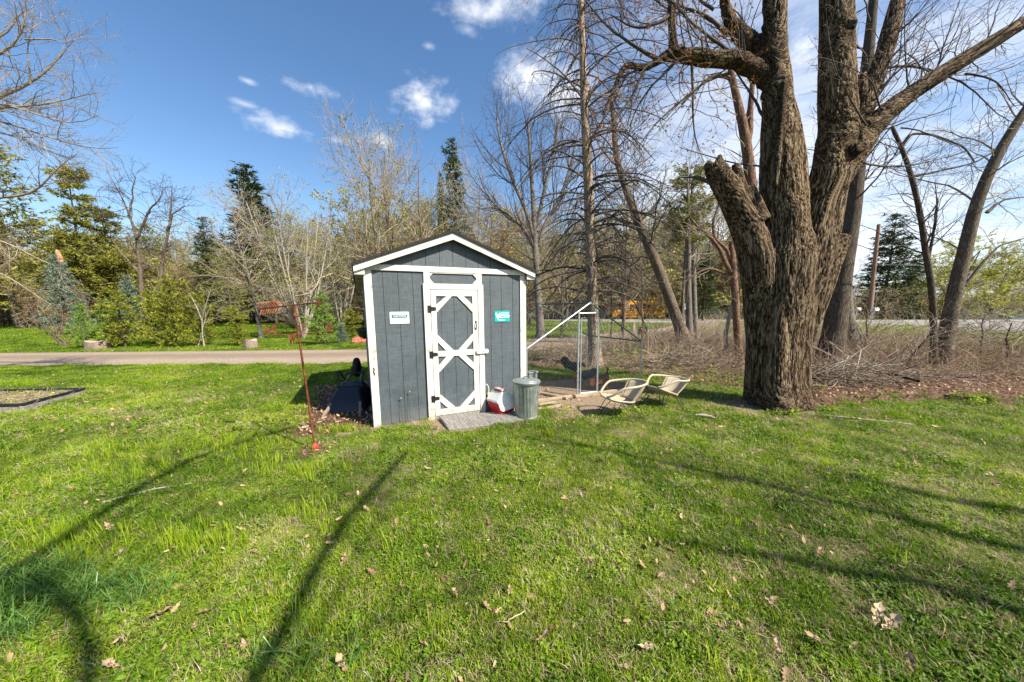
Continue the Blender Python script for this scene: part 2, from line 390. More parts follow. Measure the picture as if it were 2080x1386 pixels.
def trim_mat():
    m, N, L, b = new_mat('trim_white')
    tc = N.new('ShaderNodeTexCoord')
    n = N.new('ShaderNodeTexNoise'); n.inputs['Scale'].default_value = 7; n.inputs['Detail'].default_value = 8; n.inputs['Roughness'].default_value = .7
    L.new(tc.outputs['Object'], n.inputs['Vector'])
    r = ramp(N, [(.32, (.36, .32, .26)), (.42, (.60, .57, .50)), (.7, (.70, .675, .61))])
    L.new(n.outputs['Fac'], r.inputs[0])
    sp = N.new('ShaderNodeSeparateXYZ'); L.new(tc.outputs['Object'], sp.inputs[0])
    z = N.new('ShaderNodeMath'); z.operation = 'MULTIPLY_ADD'; z.inputs[1].default_value = -4.5; z.inputs[2].default_value = .9; z.use_clamp = True
    L.new(sp.outputs['Z'], z.inputs[0])
    n3 = N.new('ShaderNodeTexNoise'); n3.inputs['Scale'].default_value = 22; n3.inputs['Detail'].default_value = 5
    L.new(tc.outputs['Object'], n3.inputs['Vector'])
    r3 = ramp(N, [(.42, (0, 0, 0)), (.62, (1, 1, 1))]); L.new(n3.outputs['Fac'], r3.inputs[0])
    z2 = N.new('ShaderNodeMath'); z2.operation = 'MULTIPLY'; L.new(z.outputs[0], z2.inputs[0]); L.new(r3.outputs[0], z2.inputs[1])
    md = N.new('ShaderNodeMixRGB'); md.inputs[2].default_value = (.30, .25, .18, 1)
    L.new(z2.outputs[0], md.inputs[0]); L.new(r.outputs[0], md.inputs[1]); L.new(md.outputs[0], b.inputs['Base Color'])
    bp = N.new('ShaderNodeBump'); bp.inputs['Strength'].default_value = .35; bp.inputs['Distance'].default_value = .003
    L.new(n3.outputs['Fac'], bp.inputs['Height']); L.new(bp.outputs[0], b.inputs['Normal'])
    b.inputs['Roughness'].default_value = .55


siding_mat(); trim_mat()


def ground_mat():
    """soil and thatch under the grass; the vertex colour 'cover' says what lies there: red leaf litter, green bare earth, blue dry thatch"""
    m, N, L, b = new_mat('lawn_soil')
    tc = N.new('ShaderNodeTexCoord')

    def nz(s, d=6, rg=.65):
        n = N.new('ShaderNodeTexNoise'); n.inputs['Scale'].default_value = s; n.inputs['Detail'].default_value = d; n.inputs['Roughness'].default_value = rg
        L.new(tc.outputs['Object'], n.inputs['Vector']); return n.outputs['Fac']
    fine = nz(30, 8, .75); mid = nz(1.6, 5); vf = nz(90, 4)
    g = ramp(N, [(.34, (.012, .016, .004)), (.48, (.04, .055, .010)), (.60, (.10, .105, .028)), (.74, (.26, .20, .10))]); L.new(fine, g.inputs[0])
    g2 = ramp(N, [(.35, (.75, .85, .7)), (.65, (1.3, 1.2, 1.1))]); L.new(mid, g2.inputs[0])
    gm = N.new('ShaderNodeMixRGB'); gm.blend_type = 'MULTIPLY'; gm.inputs[0].default_value = 1; L.new(g.outputs[0], gm.inputs[1]); L.new(g2.outputs[0], gm.inputs[2])
    lit = ramp(N, [(.3, (.030, .017, .012)), (.5, (.115, .068, .044)), (.7, (.30, .20, .135))]); L.new(fine, lit.inputs[0])
    ear = ramp(N, [(.3, (.13, .09, .06)), (.5, (.27, .20, .135)), (.7, (.42, .33, .235))]); L.new(fine, ear.inputs[0])
    dry = ramp(N, [(.3, (.12, .10, .05)), (.5, (.26, .22, .12)), (.7, (.42, .36, .22))]); L.new(vf, dry.inputs[0])
    at_ = N.new('ShaderNodeAttribute'); at_.attribute_name = 'cover'
    sp = N.new('ShaderNodeSeparateColor'); L.new(at_.outputs['Color'], sp.inputs[0])
    cur = gm.outputs[0]
    for ch, colr in ((2, dry), (1, ear), (0, lit)):
        a = N.new('ShaderNodeMath'); a.operation = 'MULTIPLY_ADD'; a.inputs[1].default_value = .9
        L.new(fine, a.inputs[0]); 
        a2 = N.new('ShaderNodeMath'); a2.operation = 'MULTIPLY_ADD'; a2.inputs[1].default_value = 2.0; a2.inputs[2].default_value = -.95
        L.new(sp.outputs[ch], a2.inputs[0]); L.new(a2.outputs[0], a.inputs[2]); a.use_clamp = True
        mx = N.new('ShaderNodeMixRGB'); L.new(a.outputs[0], mx.inputs[0]); L.new(cur, mx.inputs[1]); L.new(colr.outputs[0], mx.inputs[2]); cur = mx.outputs[0]
    L.new(cur, b.inputs['Base Color'])
    bp = N.new('ShaderNodeBump'); bp.inputs['Strength'].default_value = .9; bp.inputs['Distance'].default_value = .03
    L.new(fine, bp.inputs['Height']); L.new(bp.outputs[0], b.inputs['Normal'])
    b.inputs['Roughness'].default_value = .95; b.inputs['Specular IOR Level'].default_value = .1


ground_mat()

# ------------------------------------------------------------------ mesh helpers
COL = scene.collection


def mesh_np(name, V, Q=None, T=None, smooth=True, attrs=None):
    """a mesh from arrays: V (n,3), quads Q (m,4), triangles T (k,3)"""
    me = bpy.data.meshes.new(name)
    V = np.asarray(V, np.float32)
    parts, starts, n = [], [], 0
    if Q is not None and len(Q):
        Q = np.asarray(Q, np.int32); parts.append(Q.ravel()); starts.append(np.arange(len(Q)) * 4); n += len(Q) * 4
    if T is not None and len(T):
        T = np.asarray(T, np.int32); parts.append(T.ravel()); starts.append(np.arange(len(T)) * 3 + n)
    loops = np.concatenate(parts); st = np.concatenate(starts).astype(np.int32)
    me.vertices.add(len(V)); me.vertices.foreach_set('co', V.ravel())
    me.loops.add(len(loops)); me.loops.foreach_set('vertex_index', loops)
    me.polygons.add(len(st)); me.polygons.foreach_set('loop_start', st)
    me.polygons.foreach_set('use_smooth', np.full(len(st), smooth))
    if attrs:
        for k, (ty, a) in attrs.items():
            at_ = me.attributes.new(k, ty, 'POINT')
            at_.data.foreach_set({'FLOAT_VECTOR': 'vector', 'FLOAT_COLOR': 'color', 'FLOAT': 'value', 'INT': 'value'}[ty], np.ascontiguousarray(a).ravel())
    me.update(calc_edges=True)
    return me


def tag(o, label=None, cat=None, group=None, kind=None):
    if label: o['label'] = label
    if cat: o['category'] = cat
    if group: o['group'] = group
    if kind: o['kind'] = kind
    return o


def link(name, me, mat=None, parent=None):
    if mat is not None and not me.materials: me.materials.append(MATS[mat])
    o = bpy.data.objects.new(name, me); COL.objects.link(o)
    if parent: o.parent = parent
    return o


def thing(name, loc, rz, label, cat, group=None):
    o = bpy.data.objects.new(name, None); COL.objects.link(o)
    o.empty_display_size = .2
    o.location = tuple(float(x) for x in loc); o.rotation_euler = (0, 0, rz)
    return tag(o, label, cat, group)


class MB:
    """collects boxes, tubes, lathes and prisms; build() links them as ONE mesh object"""
    def __init__(s): s.v, s.f = [], []

    def add(s, V, Fc):
        b = len(s.v); s.v += [tuple(map(float, p)) for p in V]; s.f += [tuple(b + i for i in f) for f in Fc]; return s

    def box(s, a, b, M=None):
        (x0, y0, z0), (x1, y1, z1) = a, b
        V = [(x, y, z) for z in (z0, z1) for y in (y0, y1) for x in (x0, x1)]
        if M is not None: V = [tuple(M @ Vector(p)) for p in V]
        return s.add(V, [(0, 2, 3, 1), (4, 5, 7, 6), (0, 1, 5, 4), (2, 6, 7, 3), (0, 4, 6, 2), (1, 3, 7, 5)])

    def bar(s, p, q, w, h, up=(0, 0, 1)):
        """a square bar from p to q, w wide and h high"""
        p, q = Vector(p), Vector(q); t = (q - p).normalized(); u = t.cross(Vector(up)).normalized(); n = u.cross(t)
        V = [c + u * (sx * w / 2) + n * (sz * h / 2) for c in (p, q) for sx, sz in ((-1, -1), (1, -1), (1, 1), (-1, 1))]
        return s.add(V, [(0, 1, 2, 3), (7, 6, 5, 4), (0, 4, 5, 1), (1, 5, 6, 2), (2, 6, 7, 3), (3, 7, 4, 0)])

    def tube(s, pts, r, n=8, cap=True, closed=False):
        pts = [Vector(p) for p in pts]; k = len(pts); rs = r if isinstance(r, (list, tuple)) else [r] * k
        V, up = [], None
        for i, p in enumerate(pts):
            a = pts[(i - 1) % k] if (i > 0 or closed) else p; b = pts[(i + 1) % k] if (i < k - 1 or closed) else p
            t = (b - a).normalized()
            if up is None: up = Vector((0, 0, 1)) if abs(t.z) < .9 else Vector((1, 0, 0))
            u = t.cross(up).normalized(); w = u.cross(t).normalized(); up = w
            V += [p + (u * math.cos(2 * math.pi * j / n) + w * math.sin(2 * math.pi * j / n)) * rs[i] for j in range(n)]
        Fc = [(i * n + j, i * n + (j + 1) % n, (i + 1) * n + (j + 1) % n, (i + 1) * n + j) for i in range(k - 1) for j in range(n)]
        if closed: Fc += [((k - 1) * n + j, (k - 1) * n + (j + 1) % n, (j + 1) % n, j) for j in range(n)]
        elif cap: Fc += [tuple(range(n))[::-1], tuple((k - 1) * n + j for j in range(n))]
        return s.add(V, Fc)

    def lathe(s, prof, n=24, c=(0, 0, 0), cap=True):
        """prof: (radius, z) from bottom to top"""
        V = [(c[0] + r * math.cos(2 * math.pi * j / n), c[1] + r * math.sin(2 * math.pi * j / n), c[2] + z) for r, z in prof for j in range(n)]
        Fc = [(i * n + j, i * n + (j + 1) % n, (i + 1) * n + (j + 1) % n, (i + 1) * n + j) for i in range(len(prof) - 1) for j in range(n)]
        if cap: Fc += [tuple(range(n))[::-1], tuple((len(prof) - 1) * n + j for j in range(n))]
        return s.add(V, Fc)

    def prism(s, poly, d0, d1, M=None):
        """poly in the xz plane, pushed from y=d0 to y=d1"""
        n = len(poly); V = [(x, d0, z) for x, z in poly] + [(x, d1, z) for x, z in poly]
        if M is not None: V = [tuple(M @ Vector(p)) for p in V]
        return s.add(V, [tuple(range(n)), tuple(range(2 * n - 1, n - 1, -1))] + [(i, n + i, n + (i + 1) % n, (i + 1) % n) for i in range(n)])

    def build(s, name, mat, parent=None, smooth=False, bevel=0, seg=2):
        me = bpy.data.meshes.new(name); me.from_pydata(s.v, [], s.f); me.materials.append(MATS[mat])
        import bmesh
        bm = bmesh.new(); bm.from_mesh(me)
        bmesh.ops.recalc_face_normals(bm, faces=bm.faces[:])
        bm.to_mesh(me); bm.free()
        if smooth:
            me.polygons.foreach_set('use_smooth', [True] * len(me.polygons))
            try: me.set_sharp_from_angle(angle=R(38))
            except Exception: pass
        o = link(name, me, None, parent)
        if bevel:
            b = o.modifiers.new('bevel', 'BEVEL'); b.width = bevel; b.segments = seg; b.limit_method = 'ANGLE'
        return o


def text_mesh(body, size, mat, parent, loc, name='lettering', depth=.001, rot=(math.pi / 2, 0, 0), bold=0.0, sx=1.0, mirror=False):
    c = bpy.data.curves.new(name, 'FONT'); c.body = body; c.size = size; c.extrude = depth; c.offset = bold
    c.align_x = 'CENTER'; c.align_y = 'CENTER'; c.resolution_u = 2
    tmp = bpy.data.objects.new('tmp', c); COL.objects.link(tmp)
    dg = bpy.context.evaluated_depsgraph_get()
    me = bpy.data.meshes.new_from_object(tmp.evaluated_get(dg)); me.name = name
    bpy.data.objects.remove(tmp)
    me.materials.clear(); me.materials.append(MATS[mat])
    me.transform(Matrix.Diagonal((-sx if mirror else sx, 1, 1, 1)))
    if mirror: me.flip_normals()
    o = bpy.data.objects.new(name, me); COL.objects.link(o); o.parent = parent; o.location = loc; o.rotation_euler = rot
    return o


# ------------------------------------------------------------------ value noise in numpy
_perm = np.random.default_rng(3).random((64, 64, 64)).astype(np.float32)


def vnoise(p):
    p = np.asarray(p, np.float64); i = np.floor(p).astype(int); f = p - i; f = f * f * (3 - 2 * f); i &= 63; j = (i + 1) & 63
    def g(a, b, c): return _perm[a, b, c]
    x0, y0, z0 = i.T; x1, y1, z1 = j.T; fx, fy, fz = f.T
    l = lambda a, b, t: a + (b - a) * t
    return l(l(l(g(x0, y0, z0), g(x1, y0, z0), fx), l(g(x0, y1, z0), g(x1, y1, z0), fx), fy),
             l(l(g(x0, y0, z1), g(x1, y0, z1), fx), l(g(x0, y1, z1), g(x1, y1, z1), fx), fy), fz)


def fbm(p, o=4, gain=.5):
    p = np.asarray(p, float); s = 0; a = 1; t = 0
    for k in range(o): s = s + a * vnoise(p + 17.3 * k); t += a; a *= gain; p = p * 2.03
    return s / t


def n2(x, y, s, o=3, z=0.0): return fbm(np.stack([x * s + 31.7, y * s + 11.1, np.full_like(x, 5.5 + z)], 1), o)


def smooth(a, b, x):
    t = np.clip((x - a) / (b - a), 0, 1); return t * t * (3 - 2 * t)


# ------------------------------------------------------------------ the lie of the land
def in_poly(x, y, P):
    P = np.asarray(P); c = np.zeros(len(x), bool); j = len(P) - 1
    for i in range(len(P)):
        xi, yi = P[i]; xj, yj = P[j]
        c ^= ((yi > y) != (yj > y)) & (x < (xj - xi) * (y - yi) / (yj - yi + 1e-12) + xi); j = i
    return c


def d_line(x, y, P):
    d = np.full(len(x), 1e9)
    for (x0, y0), (x1, y1) in zip(P[:-1], P[1:]):
        dx, dy = x1 - x0, y1 - y0; t = np.clip(((x - x0) * dx + (y - y0) * dy) / (dx * dx + dy * dy), 0, 1)
        d = np.minimum(d, np.hypot(x - x0 - t * dx, y - y0 - t * dy))
    return d


DRIVE = [(-70, 12.0), (-40, 11.7), (-16, 11.5), (-5, 11.5), (-1.5, 12.1), (1.0, 14.6), (4, 16.9), (8, 19.6), (12.5, 23.5), (17, 30), (20, 34)]
ROAD_NEAR = [(-90, 62), (-20, 52), (3.6, 42), (10.8, 36), (18, 30), (23.2, 24.6), (26.5, 21.0), (26.5, 17), (25, 14.6), (30, 8), (60, -2)]
ROAD_FAR = [(110, 14), (70, 26), (52, 33.5), (44, 34.8), (32, 36.5), (22, 41), (12, 48), (-20, 62), (-90, 74)]
ROAD_POLY = ROAD_NEAR + ROAD_FAR
SHED_YAW = 0.4245
SHED_O = np.array([-1.8846, 4.4009, 0.0])
EX = np.array([math.cos(SHED_YAW), math.sin(SHED_YAW), 0]); EY = np.array([-math.sin(SHED_YAW), math.cos(SHED_YAW), 0])


def S(x, y, z=0.0): return SHED_O + EX * x + EY * y + np.array([0, 0, z])


LITTER_POLYS = [[tuple(G(*p)[:2]) for p in q] for q in (
    [(1655, 825), (1760, 822), (1900, 818), (2090, 828), (2300, 850), (2300, 770), (2080, 768), (1900, 765), (1640, 775)],)]
# the wild strip between the lawn and the road
WILD = [(0.9, 8.9), (2.9, 8.2), (3.2, 7.2), (4.0, 6.9), (5.2, 6.1), (6.8, 5.6), (8.9, 5.4), (12, 5.3), (20, 4.4), (28, 4), (28, 10), (24.7, 14.8), (26, 17), (26, 21), (23, 24.4), (18, 29.5),
        (13.5, 22.5), (9, 18.3), (4.6, 15.3), (1.5, 13.0), (-.6, 11.0), (-.5, 9.4)]
RUN_O = np.array([1.40, 6.02, 0.0])


def height(x, y):
    h = (n2(x, y, .35, 3) - .5) * .10 + (n2(x, y, 1.7, 3) - .5) * .035
    dsh = np.hypot(x - (S(1.15, 1.2)[0]), y - (S(1.15, 1.2)[1]))
    h *= smooth(1.6, 3.6, dsh) * .85 + .15
    h *= 1 - .9 * (1 - smooth(1.6, 2.6, d_line(x, y, DRIVE)))
    # leaf bank under the brush
    wild = in_poly(x, y, WILD).astype(float)
    lit = in_poly(x, y, LITTER_POLYS[0]).astype(float)
    h += wild * .03 + lit * (.05 + .10 * n2(x, y, .9, 3))
    h += smooth(40, 58, y) * (n2(x, y, .05, 3) - .35) * 1.6 * (x < 0)
    inside = in_poly(x, y, ROAD_POLY)
    d = np.minimum(d_line(x, y, ROAD_NEAR), d_line(x, y, ROAD_FAR))
    h = np.where(inside, -.05, h * smooth(0, 1.5, d))
    far = (y > np.interp(x, [-90, -20, 12, 22, 32, 44, 52, 70, 110], [74, 62, 48, 41, 36.5, 34.8, 33.5, 26, 14])) & (~inside)
    h = np.where(far & (x > 5), -smooth(0, 9, d) * 3.2, h)
    return h


def cover(x, y):
    """what lies on the ground at (x, y): litter, bare earth, dry thatch, each 0..1"""
    no = n2(x, y, 1.3, 4); nf = n2(x, y, 4.2, 3, 9)
    lit = np.zeros(len(x)); ear = np.zeros(len(x))
    wx, wy = x + (no - .5) * 1.1, y + (nf - .5) * .8
    w = in_poly(wx, wy, WILD)
    lit = np.where(w, .68 + .75 * (n2(x, y, .8, 3, 3) - .38), lit)
    lit = np.where(w & (x > 16) & (y > 6), lit * .45, lit)
    lit = np.maximum(lit, in_poly(wx, wy, LITTER_POLYS[0]) * 1.0)
    # round the shed
    lx = (x - SHED_O[0]) * EX[0] + (y - SHED_O[1]) * EX[1]; ly = (x - SHED_O[0]) * EY[0] + (y - SHED_O[1]) * EY[1]
    side = smooth(-1.15, -.75, lx + (no - .5) * .5) * (lx < .1) * smooth(-.12, .12, ly + (nf - .5) * .3) * (ly < 3.2)
    lit = np.maximum(lit, side * .95)
    front = (lx > -.5) * (lx < 2.6) * smooth(-.33, -.12, ly + (nf - .5) * .35) * (ly < .2)
    ear = np.maximum(ear, front * .8)
    mat_ = smooth(.5, .25, np.abs(lx - 1.45) - .45) * smooth(-.85, -.6, ly + (nf - .5) * .2) * (ly < .3); ear = np.maximum(ear, mat_ * .9)
    # the run's floor and the trodden patch before it
    rx = (x - RUN_O[0]) * EX[0] + (y - RUN_O[1]) * EX[1]; ry = (x - RUN_O[0]) * EY[0] + (y - RUN_O[1]) * EY[1]
    run = (np.abs(rx) < 1.35 + (nf - .5) * .3) & (ry > -.35) & (ry < 1.5 + (no - .5) * .5)
    ear = np.where(run, .95, ear)
    p = smooth(1.0, .55, np.hypot((rx + .25) / 1.55, (ry + .65) / .55) + (no - .5) * .9); ear = np.maximum(ear, p * .95)
    # round the maple
    dm = np.hypot(x - 4.05, y - 5.2); q = smooth(.95, .6, dm + (no - .5) * .6); ear = np.maximum(ear, q * .6)
    dp = np.hypot(x + 2.28, y - 3.65); lit = np.maximum(lit, smooth(.33, .12, dp + (nf - .5) * .3) * .8)
    lit = np.maximum(lit, smooth(.5, .1, np.hypot((x + 3.0) / 1.6, (y - 4.9) / .5) + (nf - .5)) * .4)
    ear = np.maximum(ear, smooth(.35, .0, np.hypot((x + 4.3) / 2.2, (y - 6.2) / .6) + (nf - .5) * .7) * .7)
    dry = smooth(.50, .75, n2(x, y, 2.2, 4, 21)) * .55
    dry = np.maximum(dry, smooth(.46, .66, n2(x, y, 5.4, 3, 40)) * smooth(-1.5, 2.5, x) * .6)
    dry = np.maximum(dry, (w * .3))
    return np.clip(lit, 0, 1), np.clip(ear, 0, 1), np.clip(dry, 0, 1)


def make_ground():
    def axis(segs):
        out = []
        for a, b, st in segs: out.append(np.arange(a, b, st))
        return np.concatenate(out + [[segs[-1][1]]])
    xs = axis([(-900, -120, 60), (-120, -30, 3), (-30, -9, .5), (-9, 9, .09), (9, 30, .4), (30, 120, 3), (120, 900, 60)])
    ys = axis([(-120, -12, 9), (-12, .6, .6), (.6, 9.5, .09), (9.5, 30, .35), (30, 90, 1.5), (90, 900, 45)])
    X, Y = np.meshgrid(xs, ys); x, y = X.ravel(), Y.ravel()
    z = height(x, y)
    l, e, d = cover(x, y)
    nx, ny = len(xs), len(ys)
    i = np.arange(nx * ny).reshape(ny, nx)
    Q = np.stack([i[:-1, :-1].ravel(), i[:-1, 1:].ravel(), i[1:, 1:].ravel(), i[1:, :-1].ravel()], 1)
    me = mesh_np('ground', np.stack([x, y, z], 1), Q, attrs={'cover': ('FLOAT_COLOR', np.stack([l, e, d, np.ones_like(l)], 1).astype(np.float32))})
    o = link('ground', me, 'lawn_soil'); tag(o, kind='structure')


def ribbon(name, line, w0, w1, z, mat, step=.4):
    P = np.array(line, float); seg = np.r_[0, np.cumsum(np.hypot(*np.diff(P, axis=0).T))]
    n = int(seg[-1] / step); s = np.linspace(0, seg[-1], n)
    x = np.interp(s, seg, P[:, 0]); y = np.interp(s, seg, P[:, 1])
    for _ in range(6):
        x[1:-1] = (x[:-2] + x[1:-1] * 2 + x[2:]) / 4; y[1:-1] = (y[:-2] + y[1:-1] * 2 + y[2:]) / 4
    t = np.stack([np.gradient(x), np.gradient(y)], 1); t /= np.linalg.norm(t, axis=1)[:, None]; nrm = np.stack([-t[:, 1], t[:, 0]], 1)
    cols = []; K = 9
    w = np.linspace(w0, w1, n)
    for k in range(K):
        f = (k / (K - 1) - .5); edge = (rng.random(n) - .5) * .16 if k in (0, K - 1) else 0
        ww = w * f + edge
        zz = z + .035 * (1 - (2 * f) ** 2) - (.10 if k in (0, K - 1) else 0) - .012 * math.exp(-((abs(f) - .27) / .08) ** 2)
        cols.append(np.stack([x + nrm[:, 0] * ww, y + nrm[:, 1] * ww, np.full(n, zz)], 1))
    V = np.stack(cols, 1).reshape(-1, 3); i = np.arange(n * K).reshape(n, K)
    Q = np.stack([i[:-1, :-1].ravel(), i[:-1, 1:].ravel(), i[1:, 1:].ravel(), i[1:, :-1].ravel()], 1)
    ac = np.tile(np.linspace(0, 1, K), n).astype(np.float32)
    o = link(name, mesh_np(name, V, Q, attrs={'across': ('FLOAT', ac)}), mat); return tag(o, kind='structure')


make_ground()
ribbon('driveway', DRIVE, 2.15, 5.0, .035, 'gravel')


def make_road():
    import bmesh
    me = bpy.data.meshes.new('road'); bm = bmesh.new()
    vs = [bm.verts.new((x, y, .03)) for x, y in ROAD_POLY]
    bm.faces.new(vs); bmesh.ops.triangulate(bm, faces=bm.faces[:]); bm.to_mesh(me); bm.free()
    o = link('road', me, 'asphalt'); tag(o, kind='structure')


make_road()


# ------------------------------------------------------------------ the shed
def make_shed():
    t = thing('garden_shed', SHED_O, SHED_YAW, 'small grey board-sided garden shed with white trim and a white braced door', 'shed')
    W, D, H1, HA, HE = 2.30, 2.92, 2.105, 2.60, 2.10
    rise = (HA - 2.112) / (W / 2 + .13)      # roof pitch
    # panels between grooves: each board face is a part standing 6 mm proud of the groove bottoms
    back = MB()
    back.prism([(0.003, .0), (W - .003, .0), (W - .003, H1), (W / 2, HA - .075), (.003, H1)], .012, .03)
    back.build('wall_backing', 'siding_grey', t)
    sides = MB(); sides.box((.0, .03, 0), (.03, D, H1 - .01)); sides.box((W - .03, .03, 0), (W, D, H1 - .01)); sides.box((.03, D - .03, 0), (W - .03, D, H1 - .01))
    sides.build('side_wall', 'siding_grey', t)
    g = [.079, .211, .401, .591, .715]
    x = [(.083, .209), (.213, .399), (.403, .589), (.593, .733), (1.583, 1.716), (1.720, 1.896), (1.900, 2.087), (2.091, 2.205)]
    for a, b in x: MB().box((a, 0, .0), (b, .012, 2.098)).build('siding_board', 'siding_grey', t, bevel=.0015, seg=1)
    # gable boards
    gx = [.10] + [.211 + .19 * k - .0 for k in range(11)] + [2.2]
    for a, b in zip(gx[:-1], gx[1:]):
        a2, b2 = a + .002, b - .002
        top = lambda q: HA - .03 - abs(q - W / 2) * rise
        poly = [(a2, 2.18), (b2, 2.18), (b2, top(b2))] + ([(W / 2, top(W / 2))] if a2 < W / 2 < b2 else []) + [(a2, top(a2))]
        if top(a2) > 2.185 and top(b2) > 2.185: MB().prism(poly, 0, .012).build('gable_board', 'siding_grey', t, bevel=.0015, seg=1)
    for k in range(14):      # side boards on the wall towards the driveway
        MB().box((-.010, .09 + k * .2, .02), (0, .283 + k * .2, H1 - .02)).build('siding_board', 'siding_grey', t)
    # white trim
    tr = 'trim_white'
    MB().box((-.018, -.020, -.01), (.079, 0, 2.10)).build('corner_trim', tr, t, bevel=.003)
    MB().box((-.022, 0, -.01), (-.002, .085, 2.10)).build('corner_trim', tr, t, bevel=.003)
    MB().box((2.209, -.020, -.01), (2.292, 0, 2.10)).build('corner_trim', tr, t, bevel=.003)
    MB().box((W + .002, 0, -.01), (W + .020, .085, 2.10)).build('corner_trim', tr, t, bevel=.003)
    MB().box((-.018, -.022, 2.103), (2.292, 0, 2.178)).build('frieze_board', tr, t, bevel=.003)
    # door casing: side boards wider below the transom
    MB().box((.737, -.020, 1.952), (.821, 0, 2.098)).build('door_casing', tr, t, bevel=.003)
    MB().box((1.494, -.020, 1.952), (1.580, 0, 2.098)).build('door_casing', tr, t, bevel=.003)
    MB().box((.722, -.036, .0), (.812, 0, 1.948)).build('door_casing', tr, t, bevel=.003)
    MB().box((1.512, -.036, .0), (1.596, 0, 1.948)).build('door_casing', tr, t, bevel=.003)
    MB().box((.815, -.034, 1.868), (1.509, 0, 1.948)).build('door_header', tr, t, bevel=.003)
    # transom with cut corners
    MB().box((.824, 0, 1.955), (1.491, .012, 2.098)).build('transom_panel', 'siding_grey', t)
    for cx, sx in ((.823, 1), (1.492, -1)):
        for cz, sz in ((1.955, 1), (2.098, -1)):
            MB().prism([(cx, cz), (cx + sx * .052, cz), (cx, cz + sz * .058)], -.018, -.001).build('transom_corner', tr, t)
    MB().box((.824, -.018, 2.090), (1.491, -.001, 2.098)).build('transom_strip', tr, t)
    # the door
    door = MB(); door.box((.818, -.006, .045), (1.505, .020, 1.862)); dp = door.build('door', 'siding_grey', t)
    for a, b in ((.90, .961), (.965, 1.149), (1.153, 1.341), (1.345, 1.418)):
        MB().box((a, -.0125, .14), (b, -.006, 1.775)).build('door_board', 'siding_grey', dp, bevel=.0012, seg=1)
    yf, yb = -.030, -.006
    MB().box((.820, yf, .045), (.895, yb, 1.861)).build('stile', tr, dp, bevel=.0025)
    MB().box((1.424, yf, .045), (1.505, yb, 1.861)).build('stile', tr, dp, bevel=.0025)
    MB().box((.898, yf, 1.776), (1.421, yb, 1.861)).build('rail', tr, dp, bevel=.0025)
    MB().box((.898, yf, .914), (1.421, yb, .996)).build('rail', tr, dp, bevel=.0025)
    MB().box((.898, yf, .045), (1.421, yb, .136)).build('rail', tr, dp, bevel=.0025)
    cx, x0, x1 = 1.158, .897, 1.422
    for (p) in ([(x0, 1.658), (x0, 1.545), (1.122, 1.774), (1.040, 1.774)],
                [(x1, 1.658), (x1, 1.545), (1.197, 1.774), (1.300, 1.774)],
                [(x0, 1.232), (x0, 1.127), (1.012, .998), (1.124, .998)],
                [(x1, 1.232), (x1, 1.127), (1.305, .998), (1.192, .998)],
                [(x0, .790), (x0, .683), (1.124, .912), (1.012, .912)],
                [(x1, .790), (x1, .683), (1.192, .912), (1.305, .912)],
                [(x0, .366), (x0, .258), (1.010, .138), (1.124, .138)],
                [(x1, .366), (x1, .258), (1.305, .138), (1.192, .138)]):
        MB().prism(p, yf + .001, yb - .001).build('brace', tr, dp, bevel=.0025)
    for z in (1.599, .955, .308):
        h = MB()
        h.box((.772, -.045, z - .048), (.806, -.036, z + .048)); h.tube([(.814, -.044, z - .05), (.814, -.044, z + .05)], .007, 8)
        h.prism([(.822, z - .030), (.888, z - .022), (.888, z + .022), (.822, z + .030)], -.036, -.031)
        h.build('hinge', 'black_metal', dp, bevel=.001)
    hd = MB()
    hd.tube([(1.470, -.033, 1.405), (1.470, -.055, 1.392), (1.470, -.060, 1.355), (1.470, -.055, 1.315), (1.470, -.033, 1.300)], .0065, 8)
    hd.box((1.459, -.036, 1.395), (1.481, -.0305, 1.421)); hd.box((1.459, -.036, 1.290), (1.481, -.0305, 1.312)); hd.build('door_handle', 'black_metal', dp, smooth=True)
    la = MB(); la.prism([(1.478, .925), (1.636, .925), (1.655, .94), (1.655, .975), (1.636, .99), (1.478, .99), (1.462, .975), (1.462, .94)], -.062, -.038)
    lo = la.build('latch_board', tr, t, bevel=.004)
    sc = MB(); sc.lathe([(.006, 0), (.006, .004)], 8); s_ = sc.build('screw', 'black_metal', lo); s_.location = (1.575, -.0625, .958); s_.rotation_euler = (math.pi / 2, 0, 0)
    # scrap of a hook on the corner post
    wi = MB(); wi.tube([(.030, -.026, .83), (.036, -.030, .80), (.026, -.026, .775), (.038, -.028, .745), (.028, -.024, .72)], .006, 6); wi.build('hook', 'black_metal', t)
    # roof: two slabs, with fascia boards standing off the front
    for s in (-1, 1):
        xa = W / 2; xe = W / 2 + s * (W / 2 + .137)
        top = lambda q: HA + .055 - abs(q - W / 2) * rise
        m = MB(); m.prism([(xa, top(xa) + .016), (xe, top(xe) + .016), (xe, top(xe) - .02), (xa, top(xa) - .02)], -.125, D + .08)
        m.build('roof_slope', 'roof_black', t)
        f = MB(); f.prism([(xa, top(xa) - .022), (xe - s * .008, top(xe - s * .008) - .022), (xe - s * .008, top(xe) - .098), (xa, top(xa) - .112)], -.105, -.08)
        f.build('fascia_board', tr, t, bevel=.002)
        # boxed eave
        z0 = 2.035
        e = MB(); e.box((min(xe - s * .01, xe - s * .135), -.078, z0), (max(xe - s * .01, xe - s * .135), D + .05, z0 + .012)); e.build('soffit', 'soffit', t)
        e2 = MB(); e2.box((min(xe - s * .01, xe + s * .004), -.078, z0 - .004), (max(xe - s * .01, xe + s * .004), D + .05, top(xe) - .024)); e2.build('eave_board', 'roof_black', t)
